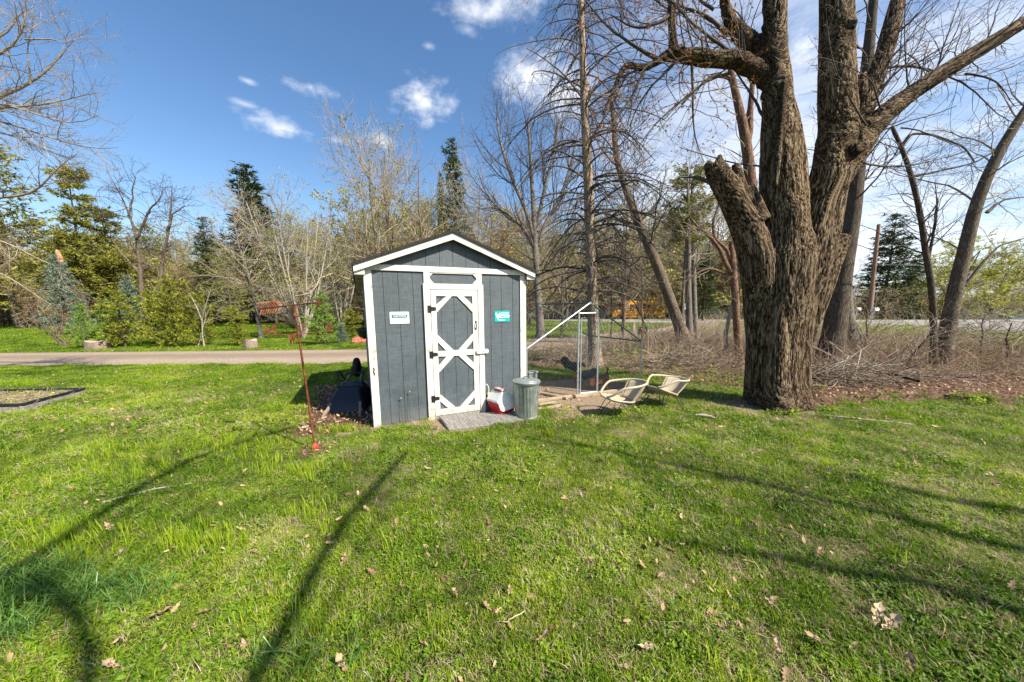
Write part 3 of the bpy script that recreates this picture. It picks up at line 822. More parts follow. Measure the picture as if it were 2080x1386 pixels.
        ee = MB(); ee.prism([(xe - s * .012, z0 + .013), (xe - s * .137, z0 + .013), (xe - s * .137, top(xe - s * .137) - .024), (xe - s * .012, top(xe) - .024)], -.076, -.06); ee.build('eave_return', tr, t)
        for yy in (.5, 1.5, 2.4):
            v = MB(); v.box((min(xe - s * .05, xe - s * .10), yy, z0 - .004), (max(xe - s * .05, xe - s * .10), yy + .22, z0)); v.build('soffit_vent', 'black_metal', t)
    sill = MB(); sill.box((.815, -.03, -.005), (1.508, .01, .040)); sill.build('door_sill', 'grey_wood', t)
    found = MB(); found.box((.0, .0, -.1), (W, D, -.002)); found.build('floor_frame', 'grey_wood', t)
    # signs
    sg = thing('caution_sign', S(.397, -.004, 1.484), SHED_YAW, 'pale rectangular CAUTION sign screwed to the shed wall beside the door hinges', 'sign')
    MB().prism([(-.118, -.080), (.118, -.080), (.126, -.072), (.126, .072), (.118, .080), (-.118, .080), (-.126, .072), (-.126, -.072)], -.004, 0).build('plate', 'sign_white', sg)
    pl = [( -.09 + .0, .018)]
    pill = [(-.082 + .022 * math.cos(a), .020 + .0225 * math.sin(a)) for a in np.linspace(math.pi / 2, 3 * math.pi / 2, 8)] + [(.082 + .022 * math.cos(a), .020 + .0225 * math.sin(a)) for a in np.linspace(-math.pi / 2, math.pi / 2, 8)]
    MB().prism(pill, -.0052, -.0042).build('banner', 'ink_teal', sg)
    text_mesh('CAUTION', .036, 'ink_pale', sg, (0, -.0062, .0195), bold=.0004, sx=1.02, depth=.0004)
    MB().box((-.05, -.0050, -.062), (-.012, -.0042, -.028)).build('emblem', 'ink_white', sg)
    for q in range(2): MB().box((-.004, -.0050, -.042 - q * .016), (.062, -.0042, -.035 - q * .016)).build('fine_print', 'ink_white', sg)
    ts = thing('chicken_sign', S(1.905, -.004, 1.477), SHED_YAW, 'teal sign with a white hen and white lettering on the shed wall', 'sign')
    ts['label'] = 'teal sign with a white hen and white lettering on the shed wall'
    MB().prism([(-.121, -.084), (.121, -.084), (.128, -.077), (.128, .077), (.121, .084), (-.121, .084), (-.128, .077), (-.128, -.077)], -.004, 0).build('plate', 'sign_teal', ts)
    hen = [(-.108, .050), (-.098, .062), (-.092, .048), (-.080, .028), (-.062, .026), (-.052, .048), (-.040, .058), (-.034, .036), (-.040, .004), (-.052, -.020), (-.062, -.026), (-.062, -.048), (-.066, -.048),
           (-.067, -.028), (-.078, -.028), (-.080, -.048), (-.084, -.048), (-.084, -.024), (-.098, -.006), (-.106, .018)]
    MB().prism(hen, -.0052, -.0042).build('hen_emblem', 'ink_white', ts)
    text_mesh('COZY', .052, 'ink_white', ts, (.042, -.0052, .038), bold=.001, sx=.95, depth=.0004)
    text_mesh('COOP', .060, 'ink_white', ts, (.042, -.0052, -.006), bold=.0014, sx=.95, depth=.0004)
    text_mesh('Welcome', .030, 'ink_white', ts, (-.012, -.0052, -.056), bold=.001, depth=.0004)
    # extension cord hanging beside the door frame
    c = thing('extension_cable', S(1.61, -.03, .5), SHED_YAW, 'white power cord with a yellow plug hanging beside the shed door frame', 'cable')
    MB().tube([(-.005, 0, -.06), (0, -.012, -.055), (.022, -.018, -.075), (.036, -.02, -.12), (.036, -.022, -.17), (.030, -.022, -.195)], .0065, 6).build('cable', 'white_plastic', c, smooth=True)
    MB().lathe([(.010, -.235), (.020, -.228), (.022, -.205), (.012, -.19)], 10, c=(.030, -.022, 0)).build('plug', 'yellow_plastic', c)


make_shed()


def wobble(me, amp, scale, seed=0):
    co = np.empty(len(me.vertices) * 3, np.float32); me.vertices.foreach_get('co', co); co = co.reshape(-1, 3)
    d = np.stack([fbm(co * scale + seed + 40 * k, 3) - .5 for k in range(3)], 1); co = co + d * amp * 2
    me.vertices.foreach_set('co', co.astype(np.float32).ravel()); me.update()


def make_mat():
    """the old grooved boards before the door"""
    t = thing('step_boards', S(0, 0, 0), SHED_YAW, 'weathered grey grooved boards laid as a step in front of the shed door', 'boards')
    P = [(.86, -.07), (.875, -.60), (1.93, -.715), (1.97, -.27)]
    n = 4
    for k in range(n):
        a, b = k / n + .012, (k + 1) / n - .012
        q = lambda f: ((P[0][0] + (P[1][0] - P[0][0]) * f, P[0][1] + (P[1][1] - P[0][1]) * f), (P[3][0] + (P[2][0] - P[3][0]) * f, P[3][1] + (P[2][1] - P[3][1]) * f))
        l0, r0 = q(a); l1, r1 = q(b)
        zt = .052 + .004 * (k % 2) - .02 * (k == 3)
        m = MB(); m.add([(*l0, .004), (*r0, .004), (*r1, .004), (*l1, .004), (*l0, zt), (*r0, zt - .01), (*r1, zt - .01), (*l1, zt)],
                        [(0, 3, 2, 1), (4, 5, 6, 7), (0, 1, 5, 4), (1, 2, 6, 5), (2, 3, 7, 6), (3, 0, 4, 7)])
        bo = m.build('board', 'grey_wood', t, bevel=.004)
        g = MB()
        for j in range(28):      # cross ribs of the mat
            f = .02 + j / 28 * .97
            p0 = (l0[0] + (r0[0] - l0[0]) * f, l0[1] + (r0[1] - l0[1]) * f); p1 = (l1[0] + (r1[0] - l1[0]) * f, l1[1] + (r1[1] - l1[1]) * f)
            g.bar((*p0, zt - .01 * f + .002), (*p1, zt - .01 * f + .002), .018, .007)
        go = g.build('rib', 'grey_wood', bo); go['kind'] = 'stuff'


make_mat()


def make_cooler():
    t = thing('cooler', S(1.80, -.23, .045), 0, 'red and white picnic cooler with a tent-shaped lid and handle, by the shed door', 'cooler')
    t.rotation_euler = (R(-4), R(-8), .56); t.scale = (1.22, 1.22, 1.1)
    w, d, h = .118, .135, .17
    def taper(z): return .86 + .14 * min(z / h, 1)
    V = []; Fc = []
    for z in (0, .012, h): k = taper(z); V += [(sx * w * k, sy * d * k, z) for sx, sy in ((-1, -1), (1, -1), (1, 1), (-1, 1))]
    Fc = [(i * 4 + j, i * 4 + (j + 1) % 4, i * 4 + 4 + (j + 1) % 4, i * 4 + 4 + j) for i in (0, 1) for j in range(4)] + [(3, 2, 1, 0), (8, 9, 10, 11)]
    MB().add(V, Fc).build('body', 'red_plastic', t, bevel=.008, seg=3)
    tent = [(-w - .008, h + .002), (-w - .008, h + .03), (-.030, h + .125), (.030, h + .125), (w + .008, h + .03), (w + .008, h + .002)]
    lid = MB().prism(tent, -d - .006, d + .006).build('lid', 'white_plastic', t, bevel=.006, seg=3)
    for s in (-1, 1):
        y = s * (d + .007); e = MB(); e.prism([(-w - .001, h + .02), (-w * .86, .075), (-w * .62, .045), (w * .62, .045), (w * .86, .075), (w + .001, h + .02), (0, h + .10)], y - .004, y + .004)
        e.build('end_shield', 'white_plastic', t, bevel=.003)
        q = MB(); q.prism([(-.05, .115), (.03, .115), (.03, .118), (-.05, .118)], y + s * .0045 - .001, y + s * .0045 + .001); q.build('moulded_line', 'lid_grey', t)
    m = MB()
    m.prism([(-d * .82, h + .118), (-d * .78, h + .150), (-d * .6, h + .160), (d * .6, h + .160), (d * .78, h + .150), (d * .82, h + .118), (d * .66, h + .118), (d * .58, h + .142), (-d * .58, h + .142), (-d * .66, h + .118)], -.020, .020, Matrix(((0, 1, 0, 0), (1, 0, 0, 0), (0, 0, 1, 0), (0, 0, 0, 1))) @ Matrix.Translation((0, -.0, 0)))
    m.build('handle', 'pink_plastic', t, bevel=.003)
    MB().box((-.012, -.035, h + .1605), (.012, .035, h + .163)).build('grip_plate', 'white_plastic', t)
    MB().box((-.034, -d * .7, h + .1255), (.034, d * .7, h + .129)).build('latch_strip', 'lid_grey', t)


make_cooler()


def make_can():
    t = thing('trash_can', G(1069, 848)[:2].tolist() + [.0], .3, 'galvanised metal trash can with fluted sides and a grey lid at the shed corner', 'trash can')
    n = 96; rings = [(.0, .160), (.012, .166), (.03, .166), (.032, .160), (.05, .160), (.06, .162), (.47, .182), (.485, .186), (.50, .186), (.51, .190), (.545, .192), (.548, .186)]
    V = []
    for z, r in rings:
        fl = .0045 if .055 < z < .475 else 0
        for j in range(n):
            a = 2 * math.pi * j / n; rr = r + fl * (1 if (j // 2) % 2 == 0 else -1)
            V.append((rr * math.cos(a), rr * math.sin(a), z))
    k = len(rings); Fc = [(i * n + j, i * n + (j + 1) % n, (i + 1) * n + (j + 1) % n, (i + 1) * n + j) for i in range(k - 1) for j in range(n)] + [tuple(range(n))[::-1]]
    MB().add(V, Fc).build('body', 'galvanised', t, smooth=True)
    l = MB(); l.lathe([(.197, .528), (.203, .522), (.207, .530), (.207, .552), (.200, .560), (.165, .566), (.160, .572), (.08, .584), (.02, .588), (.001, .588)], 48, cap=False)
    lid = l.build('lid', 'lid_grey', t, smooth=True)
    MB().tube([(-.045, 0, .585), (-.040, 0, .606), (-.02, 0, .618), (.02, 0, .618), (.040, 0, .606), (.045, 0, .585)], .006, 8).build('lid_handle', 'black_metal', lid, smooth=True)
    for s in (-1, 1):
        a = 2.6 + (0 if s < 0 else math.pi); c, q = math.cos(a), math.sin(a)
        h = MB(); h.tube([(c * .186 - q * u, q * .186 + c * u, z) for u, z in ((-.05, .43),)] + [((.20) * c - q * u, .20 * q + c * u, z) for u, z in ((-.052, .415), (-.045, .37), (.045, .37), (.052, .415))] + [(c * .186 + -q * .05, q * .186 + c * .05, .43)], .005, 6)
        h.build('side_handle', 'galvanised_pipe', t, smooth=True)


make_can()


def make_feeder():
    p = at(1078, 785, 6.5)
    t = thing('feed_box', (p[0], p[1] + .0, 0), SHED_YAW + .1, 'grey metal feed box with an overhanging lid behind the trash can', 'box')
    MB().box((-.10, -.09, 0), (.10, .09, .33)).build('body', 'lid_grey', t, bevel=.006)
    MB().box((-.115, -.105, .33), (.115, .105, .365)).build('lid', 'lid_grey', t, bevel=.008)


make_feeder()


def make_vane():
    b = G(641, 916)
    t = thing('weather_vane', b, 0, 'rusty arrow weather vane with cardinal letters on a tall leaning pole', 'weather vane')
    top = at(598, 622, b[1] + .02); v = top - b
    v[1] = 0.02
    MB().tube([(0, 0, .02), (v[0] * .5, v[1] * .5 + .0, v[2] * .5), tuple(v)], [.0125, .0115, .0095], 12).build('pole', 'rust', t, smooth=True)
    m = MB(); m.lathe([(.018, -.03), (.021, -.028), (.021, 0), (.016, .004), (.016, .085), (.0001, .09)], 14); s = m.build('sleeve', 'rust', t, smooth=True); s.location = (v[0], v[1], v[2] - .085)
    # arrow: shaft, pointed head, pierced feather; slightly turned and tipped
    ar = bpy.data.objects.new('arrow', None); 
    A = Matrix.Translation(Vector(v) + Vector((0, 0, .012))) @ Matrix.Rotation(-.22, 4, 'Z') @ Matrix.Rotation(-.075, 4, 'Y')
    sh = MB(); sh.tube([A @ Vector((-.20, 0, 0)), A @ Vector((.32, 0, 0))], .0075, 8); shaft = sh.build('arrow_shaft', 'rust', t, smooth=True)
    hd = MB(); hd.prism([(.28, .052), (.305, .030), (.37, .0), (.305, -.042), (.275, -.055), (.288, 0)], -.003, .003, A); hd.build('arrow_head', 'rust', t)
    fe = MB(); fe.prism([(-.175, .030), (-.20, .058), (-.25, .068), (-.47, .066), (-.505, .060), (-.480, .030), (-.455, .0), (-.470, -.040), (-.485, -.070), (-.44, -.066), (-.26, -.060), (-.20, -.052), (-.170, -.022), (-.160, .0)], -.004, .004, A)
    f_o = fe.build('feather', 'rust_orange', t)
    rb = MB(); rb.bar(A @ Vector((-.46, -.006, 0)), A @ Vector((-.17, -.006, 0)), .006, .007)
    for k in range(8):
        x0 = -.20 - k * .034
        for s_ in (-1, 1): rb.bar(A @ Vector((x0, -.006, 0)), A @ Vector((x0 - .045, -.006, s_ * .058)), .005, .006)
    rb.build('feather_vein', 'rust', f_o)
    # crossed rods with the four letters
    c = at(606, 678, b[1]) - b; zc = c[2]; px_ = v * (c[2] / v[2]); cx, cy = px_[0], px_[1]
    nn = (at(552, 683, b[1] - .10) - b); ss = (at(671, 676, b[1] + .10) - b)
    MB().tube([(nn[0], nn[1], zc - .015), (cx, cy, zc), (ss[0], ss[1], zc + .012)], .0045, 6).build('letter_rod', 'rust', t)
    ew = Vector((-(ss[1] - nn[1]), ss[0] - nn[0], 0)).normalized() * .29
    MB().tube([(cx - ew.x, cy - ew.y, zc - .01), (cx + ew.x, cy + ew.y, zc + .01)], .0045, 6).build('letter_rod', 'rust', t)
    MB().lathe([(.016, -.02), (.016, .02)], 12, c=(cx, cy, zc)).build('rod_hub', 'rust', t, smooth=True)
    rz = math.atan2(ss[1] - nn[1], ss[0] - nn[0])
    text_mesh('N', .135, 'rust', t, (nn[0], nn[1], zc + .045), 'letter', .003, (math.pi / 2, 0, rz), bold=.006, mirror=True)
    text_mesh('S', .125, 'rust', t, (ss[0], ss[1], zc + .055), 'letter', .003, (math.pi / 2, 0, rz), bold=.006, mirror=True)
    text_mesh('E', .125, 'rust', t, (cx + ew.x, cy + ew.y, zc + .055), 'letter', .003, (math.pi / 2, 0, rz + 1.25), bold=.005)
    text_mesh('W', .125, 'rust', t, (cx - ew.x, cy - ew.y, zc - .045), 'letter', .003, (math.pi / 2, 0, rz + 1.35), bold=.005)
    m = MB(); m.lathe([(.020, .0), (.026, .004), (.022, .03), (.030, .04), (.034, .043), (.034, .066), (.026, .072), (.014, .086), (.0135, .10)], 18)
    m.build('base_cap', 'red_cap', t, smooth=True)


make_vane()


def make_barrow():
    L_, R_ = G(662, 849), G(738, 843)
    t = thing('wheelbarrow', tuple((L_ + R_) / 2), SHED_YAW * .55, 'upturned black wheelbarrow with wooden handles beside the shed wall', 'wheelbarrow')
    t.location.x -= .04; t.location.z = .0
    for s in (-1, 1):
        h = MB(); h.bar((s * .255, -.03, .02), (s * .075, 1.20, .47), .036, .042, up=(0, 0, 1)); h.build('handle', 'handle_wood', t, bevel=.006)
        h = MB(); h.tube([(s * .262, -.09, -.003), (s * .252, .10, .07)], [.015, .02], 8); h.build('grip', 'handle_wood', t, smooth=True)
    # upturned tray
    def ring(w, y0, y1, z0, z1):
        return [(-w, y0, z0), (w, y0, z0), (w, y1, z1), (-w, y1, z1)]
    m = MB(); a = ring(.30, .16, 1.10, .01, .05); b = ring(.27, .20, 1.05, .10, .14); c = ring(.18, .45, .84, .30, .37)
    V = a + b + c; Fc = [(i * 4 + j, i * 4 + (j + 1) % 4, i * 4 + 4 + (j + 1) % 4, i * 4 + 4 + j) for i in (0, 1) for j in range(4)] + [(8, 9, 10, 11)]
    m.add(V, Fc); tr = m.build('tray', 'black_plastic', t, bevel=.03, seg=3, smooth=True)
    MB().tube([(-.31, .15, .01), (.31, .15, .01), (.31, 1.11, .05), (-.31, 1.11, .05)], .012, 8, closed=True).build('tray_rim', 'black_plastic', tr, smooth=True)
    w = MB(); w.tube([(0, .0 + math.cos(k / 20 * 2 * math.pi) * .135, math.sin(k / 20 * 2 * math.pi) * .135) for k in range(20)], .048, 12, closed=True)
    wo = w.build('tyre', 'rubber', t, smooth=True); wo.location = (0, 1.22, .545)
    q = MB(); q.tube([(-.02, 0, 0), (.02, 0, 0)], .10, 20); q.tube([(-.11, 0, 0), (.11, 0, 0)], .010, 8); ro = q.build('rim', 'black_metal', t, smooth=True); ro.location = (0, 1.22, .545)
    for s in (-1, 1):
        MB().bar((s * .082, 1.15, .46), (s * .075, 1.23, .56), .012, .04).build('axle_bracket', 'black_metal', t)
        l = MB(); l.tube([(s * .155, .62, .27), (s * .205, .70, .52), (s * .22, .74, .56), (s * .20, .80, .56), (s * .125, .90, .37)], .014, 8); l.build('leg', 'black_metal', t, smooth=True)
    MB().bar((-.21, .60, .33), (.21, .60, .33), .022, .03).build('cross_brace', 'black_metal', t)
    MB().bar((-.15, 1.06, .47), (.15, 1.06, .47), .02, .02).build('cross_brace', 'black_metal', t)


make_barrow()


def make_chair(name, loc, rz, label, tilt=0.0):
    t = thing(name, loc, rz, label, 'chair', 'cane tub chairs on the lawn')
    t.rotation_euler = (0, tilt, rz)
    # local: front is -x
    n = 40; rim = []; seat = []
    for k in range(n + 1):
        s = k / n; a = math.pi * (.86 - 1.72 * s)       # from the front on one side, round the back, to the front on the other
        x = .315 * math.cos(a) + .0; y = .255 * math.sin(a) * (1 if abs(a) < 1.6 else (1 - .0 * 1))
        back = .5 + .5 * math.cos(a)
        z = .335 + .135 * smooth(.0, .38, np.array([back])).item() + .03 * back
        rim.append((x + .06 * back, y, z))
        xs = .215 * math.cos(a) - .05; ys = .20 * math.sin(a); zs = .325 - .10 * back
        seat.append((xs, ys, zs))
    MB().tube(rim, .0165, 8).build('rim', 'wicker_rim', t, smooth=True)
    # seat: shallow woven bowl
    rings = 7; V = [(-.05, 0, .245)]; Fc = []
    full = [(.235 * math.copysign(abs(math.cos(a)) ** (.8 if math.cos(a) < 0 else 1), math.cos(a)) - .05, .205 * math.copysign(abs(math.sin(a)) ** (.6 if math.cos(a) < 0 else 1), math.sin(a)), .325 - .10 * (.5 + .5 * math.cos(a))) for a in np.linspace(0, 2 * math.pi, 37)[:-1]]
    for i in range(1, rings + 1):
        f = i / rings
        for p in full:
            V.append((-.05 + (p[0] + .05) * f, p[1] * f, .245 + (p[2] - .245) * f ** 1.2 - .018 * (1 - f * f)))
    m_ = len(full)
    for j in range(m_): Fc.append((0, 1 + j, 1 + (j + 1) % m_))
    for i in range(rings - 1):
        for j in range(m_): Fc.append((1 + i * m_ + j, 1 + i * m_ + (j + 1) % m_, 1 + (i + 1) * m_ + (j + 1) % m_, 1 + (i + 1) * m_ + j))
    so = MB().add(V, Fc).build('seat', 'wicker', t, smooth=True)
    sm = so.modifiers.new('thickness', 'SOLIDIFY'); sm.thickness = .014
    MB().tube(full, .011, 6, closed=True).build('seat_hoop', 'wicker_rim', t, smooth=True)
    # woven back between the seat hoop and the rim, open at the arms
    lo, hi = 13, n - 13; V, Fc = [], []; rows = 6
    for i in range(rows + 1):
        f = i / rows
        for k in range(lo, hi + 1):
            a_, b_ = np.array(seat[k]), np.array(rim[k]); p = a_ + (b_ - a_) * f; V.append(tuple(p + np.array([.02 * math.sin(math.pi * f), 0, -.01 * math.sin(math.pi * f)])))
    c = hi - lo + 1
    Fc = [(i * c + j, i * c + j + 1, (i + 1) * c + j + 1, (i + 1) * c + j) for i in range(rows) for j in range(c - 1)]
    bo = MB().add(V, Fc).build('backrest', 'wicker', t, smooth=True); sm = bo.modifiers.new('thickness', 'SOLIDIFY'); sm.thickness = .010
    for k in (lo, hi): MB().tube([seat[k], rim[k]], .009, 6).build('arm_stay', 'wicker_rim', t, smooth=True)
    for k, j in ((0, 15), (n, 21)): MB().tube([rim[k], full[j]], .014, 6).build('front_stay', 'wicker_rim', t, smooth=True)
    for sx in (-1, 1):
        for sy in (-1, 1):
            l = MB(); x0 = .12 * sx - .01
            l.tube([(x0 - .05, sy * .15, .235), (sx * .24 - .035, sy * .23, .004), (sx * .24 - .0, sy * .23, .004), (x0 + .06, sy * .13, .235)], .0055, 6); l.build('leg', 'black_metal', t, smooth=True)
    return t


c1 = G(1262, 845)
make_chair('tub_chair', c1, .18, 'cream cane tub chair on black hairpin legs, the one nearer the chicken run', tilt=R(-2))
c2 = G(1345, 828)
make_chair('tub_chair', c2, .42, 'cream cane tub chair beside the big maple trunk, lying back towards it', tilt=R(9))


# ------------------------------------------------------------------ chicken run and hens
def make_run():
    hw, D, he, hr = 1.27, 1.75, .93, 1.68
    t = thing('chicken_run', RUN_O, SHED_YAW, 'gabled galvanised pipe and wire mesh chicken run with a narrow gate', 'chicken run')
    gp = 'galvanised_pipe'; r = .014
    def pipe(name, pts, rad=r, mat=gp): return MB().tube(pts, rad, 8).build(name, mat, t, smooth=True)
    pipe('rafter', [(-hw, 0, he), (0, 0, hr)], .014); pipe('rafter', [(0, 0, hr), (hw, 0, he)], .015, 'green_pipe')
    pipe('rafter', [(-hw, D, he), (0, D, hr)], r, 'green_pipe'); pipe('rafter', [(0, D, hr), (hw, D, he)], r, 'green_pipe')
    pipe('ridge_pipe', [(0, 0, hr), (0, D, hr)], r, 'green_pipe')
    pipe('eave_pipe', [(hw, 0, he), (hw, D, he)], r, 'green_pipe'); pipe('eave_pipe', [(-hw, 0, he), (-hw, D, he)])
    pipe('post', [(hw, 0, 0), (hw, 0, he)]); pipe('post', [(hw, D, 0), (hw, D, he)], .011); pipe('post', [(-hw, 0, 0), (-hw, 0, he)]); pipe('post', [(-hw, D, 0), (-hw, D, he)])
    gl, gr = -.235, .215
    zg = lambda x: hr - (hr - he) * abs(x) / hw
    pipe('post', [(gl, 0, 0), (gl, 0, zg(gl) + .02)], .016); pipe('post', [(gr, 0, 0), (gr, 0, zg(gr) + .02)], .015, 'green_pipe')
    pipe('header_pipe', [(gl, 0, 1.50), (gr, 0, 1.50)], .012)
    g = pipe('gate', [(gl + .045, -.02, .05), (gl + .045, -.02, 1.42), (gr - .03, -.02, 1.42), (gr - .03, -.02, .05), (gl + .045, -.02, .05)], .011)
    for z in (.3, .75, 1.2):
        m = MB(); m.lathe([(.022, -.018), (.022, .018)], 10, c=(gl, 0, z)); m.build('clamp', gp, t, smooth=True)
    for z in (.2, .45, .7): MB().lathe([(.019, -.014), (.019, .014)], 10, c=(hw, 0, z)).build('clamp', gp, t, smooth=True)
    for p in ((0, 0, hr), (hw, 0, he), (-hw, 0, he), (0, D, hr), (hw, D, he)):
        MB().lathe([(.02, -.02), (.022, 0), (.02, .02)], 10, c=p).build('corner_joint', gp, t, smooth=True)
    # diamond mesh panels: wires of 1.4 mm
    def panel(P0, U, V_, w, h, clip=None, name='wire_mesh', s=.07):
        P0, U, V_ = Vector(P0), Vector(U).normalized(), Vector(V_).normalized(); m = MB(); n = int((w + h) / s) + 1
        for sgn in (1, -1):
            for k in range(n):
                c = k * s
                a = (max(0, c - h), min(c, h)); b = (min(c, w), max(0, c - w))
                if sgn < 0: a = (w - a[0], a[1]); b = (w - b[0], b[1])
                seg = [a, b]
                if clip:
                    pts = [(a[0] + (b[0] - a[0]) * q / 24, a[1] + (b[1] - a[1]) * q / 24) for q in range(25)]
                    pts = [p for p in pts if clip(*p)]
                    if len(pts) < 2: continue
                    seg = [pts[0], pts[-1]]
                if (seg[0][0] - seg[1][0]) ** 2 + (seg[0][1] - seg[1][1]) ** 2 < 1e-5: continue
                m.tube([P0 + U * seg[0][0] + V_ * seg[0][1], P0 + U * seg[1][0] + V_ * seg[1][1]], .0009, 3, cap=False)
        o = m.build(name, 'wire', t); o['kind'] = 'stuff'
    rise = lambda a, b: (lambda x, z: z <= a + (b - a) * x)
    sl = math.hypot(hw, hr - he)
    panel((-hw, 0, .01), (1, 0, 0), (0, 0, 1), hw + gl, 1.55, lambda x, z: z <= he + (hr - he) * x / hw)
    panel((gr, 0, .01), (1, 0, 0), (0, 0, 1), hw - gr, 1.6, lambda x, z: z <= he + (hr - he) * (hw - gr - x) / hw)
    panel((gl + .045, -.02, .06), (1, 0, 0), (0, 0, 1), gr - gl - .075, 1.36)
    panel((hw, 0, .01), (0, 1, 0), (0, 0, 1), D, he); panel((-hw, 0, .01), (0, 1, 0), (0, 0, 1), D, he)
    panel((-hw, D, .01), (1, 0, 0), (0, 0, 1), 2 * hw, 1.68, lambda x, z: z <= he + (hr - he) * (1 - abs(x - hw) / hw))
    panel((0, 0, hr), (0, 1, 0), (hw, 0, he - hr), D, sl, s=.13); panel((0, 0, hr), (0, 1, 0), (-hw, 0, he - hr), D, sl, s=.13)
    # timber edging
    MB().box((gl - .12, -.12, 0), (1.0, -.05, .055)).build('timber_edge', 'board_wood', t, bevel=.006)
    MB().box((-hw - .1, -.06, 0), (gl - .15, .0, .05)).build('timber_edge', 'board_wood', t, bevel=.006)


make_run()


def plank(name, a, b, w, h, label, mat='board_wood', z=0):
    p, q = G(*a), G(*b); c = (p + q) / 2; t = thing(name, (c[0], c[1], z), math.atan2(q[1] - p[1], q[0] - p[0]), label, 'board')
    l = np.hypot(*(q - p)[:2]); m = MB(); m.box((-l / 2, -w / 2, .0), (l / 2, w / 2, h)); m.build('board', mat, t, bevel=.004)


plank('loose_board', (1092, 800), (1152, 812), .07, .035, 'pale loose board on the bare earth inside the run, behind the trash can', z=.01)
plank('loose_board', (1092, 834), (1142, 826), .085, .03, 'short splintered pale board on the earth just right of the trash can', z=.005)
plank('loose_board', (1094, 828), (1128, 822), .06, .025, 'thin scrap board lying on top of the splintered board by the trash can', z=.036)


def hen(loc, rz, label, mat, peck=0.0, tail=.2, big=1.0, name='hen'):
    t = thing(name, loc, rz, label, 'hen'); t.scale = (big,) * 3
    # body: rings along x, tail at -x, breast at +x
    prof = [(-.20, .02 + tail + .02, .014, .05), (-.175, tail, .022, .085), (-.14, tail * .65, .042, .095), (-.10, tail * .3, .068, .09), (-.05, .02, .085, .09), (.0, 0, .095, .10), (.05, .0, .088, .098), (.09, .012, .068, .08),
            (.115, .045, .045, .055), (.13, .085, .032, .038), (.135 + peck * .06, .125 - peck * .14, .026, .030), (.145 + peck * .10, .150 - peck * .22, .027, .029), (.165 + peck * .10, .155 - peck * .26, .018, .02), (.18 + peck * .09, .152 - peck * .28, .005, .006)]
    n = 14; V = []
    for x, z, ry, rz_ in prof:
        for j in range(n):
            a = 2 * math.pi * j / n; V.append((x, ry * math.cos(a), .20 + z + rz_ * math.sin(a)))
    Fc = [(i * n + j, i * n + (j + 1) % n, (i + 1) * n + (j + 1) % n, (i + 1) * n + j) for i in range(len(prof) - 1) for j in range(n)] + [tuple(range(n))[::-1], tuple((len(prof) - 1) * n + j for j in range(n))]
    b = MB().add(V, Fc).build('body', mat, t, smooth=True); b.modifiers.new('sub', 'SUBSURF').render_levels = 1
    # tail plumes and wings
    for k in range(5):
        y = (k - 2) * .012
        m = MB(); m.prism([(-.08, .24 + tail * .1), (-.12, .26 + tail * .9), (-.16 - .01 * abs(k - 2), .27 + tail * 1.3), (-.23, .27 + tail * 1.35), (-.28, .22 + tail * 1.1), (-.25, .18 + tail * .6), (-.17, .15)], y - .004, y + .004); m.build('tail_feather', mat, t, bevel=.003)
    for s in (-1, 1):
        m = MB(); m.prism([(.07, .235), (-.02, .255), (-.13, .235), (-.16, .20), (-.08, .165), (.02, .165), (.07, .19)], s * .088 - .008, s * .088 + .008); m.build('wing', mat, t, bevel=.007, seg=3)
        l = MB(); l.tube([(.0, s * .04, .13), (.012, s * .04, .07), (0, s * .04, .008)], [.014, .008, .007], 6); l.tube([(-.03, s * .04, .006), (.05, s * .04, .004)], .005, 5); l.tube([(0, s * .04, .006), (.04, s * .06, .004)], .005, 5)
        l.build('leg', 'beak', t, smooth=True)
    hx, hz = prof[11][0], .20 + prof[11][1]
    m = MB(); m.prism([(hx - .015, hz + .022), (hx - .02, hz + .048), (hx - .005, hz + .038), (hx, hz + .052), (hx + .01, hz + .04), (hx + .018, hz + .045), (hx + .02, hz + .018)], -.004, .004); m.prism([(hx + .005, hz - .01), (hx + .015, hz - .045), (hx + .022, hz - .01)], -.006, .006)
    m.build('comb', 'comb_red', t, bevel=.002)
    bk = MB(); bk.lathe([(.008, 0), (.0005, .03)], 6); bo = bk.build('beak', 'beak', t); bo.location = (prof[12][0] + .008, 0, .20 + prof[12][1]); bo.rotation_euler = (0, R(95 + peck * 60), 0)
    e = MB(); 
    for s in (-1, 1): e.tube([(hx + .008, s * .022, hz + .006), (hx + .008, s * .027, hz + .006)], .004, 6)
    e.build('eye', 'ink_dark', t)
    return t


g_ = G(1236, 795); hh_ = hen((g_[0], g_[1] + .1, .02), R(5), 'brown hen with a red comb standing upright behind the nearer tub chair', 'feather_brown', tail=.02, big=1.05); hh_.rotation_euler = (0, R(-24), R(5))
g_ = G(1166, 766); hen((g_[0], g_[1], .01), R(-25), 'black hen with a raised tail inside the run, behind the gate post', 'feather_black', peck=.5, tail=.10, big=1.15)
g_ = G(1190, 783); hen((g_[0], g_[1] + .02, .01), R(200), 'dark grey barred hen with its head down inside the run', 'feather_grey', peck=1.0, tail=.05, big=1.0)

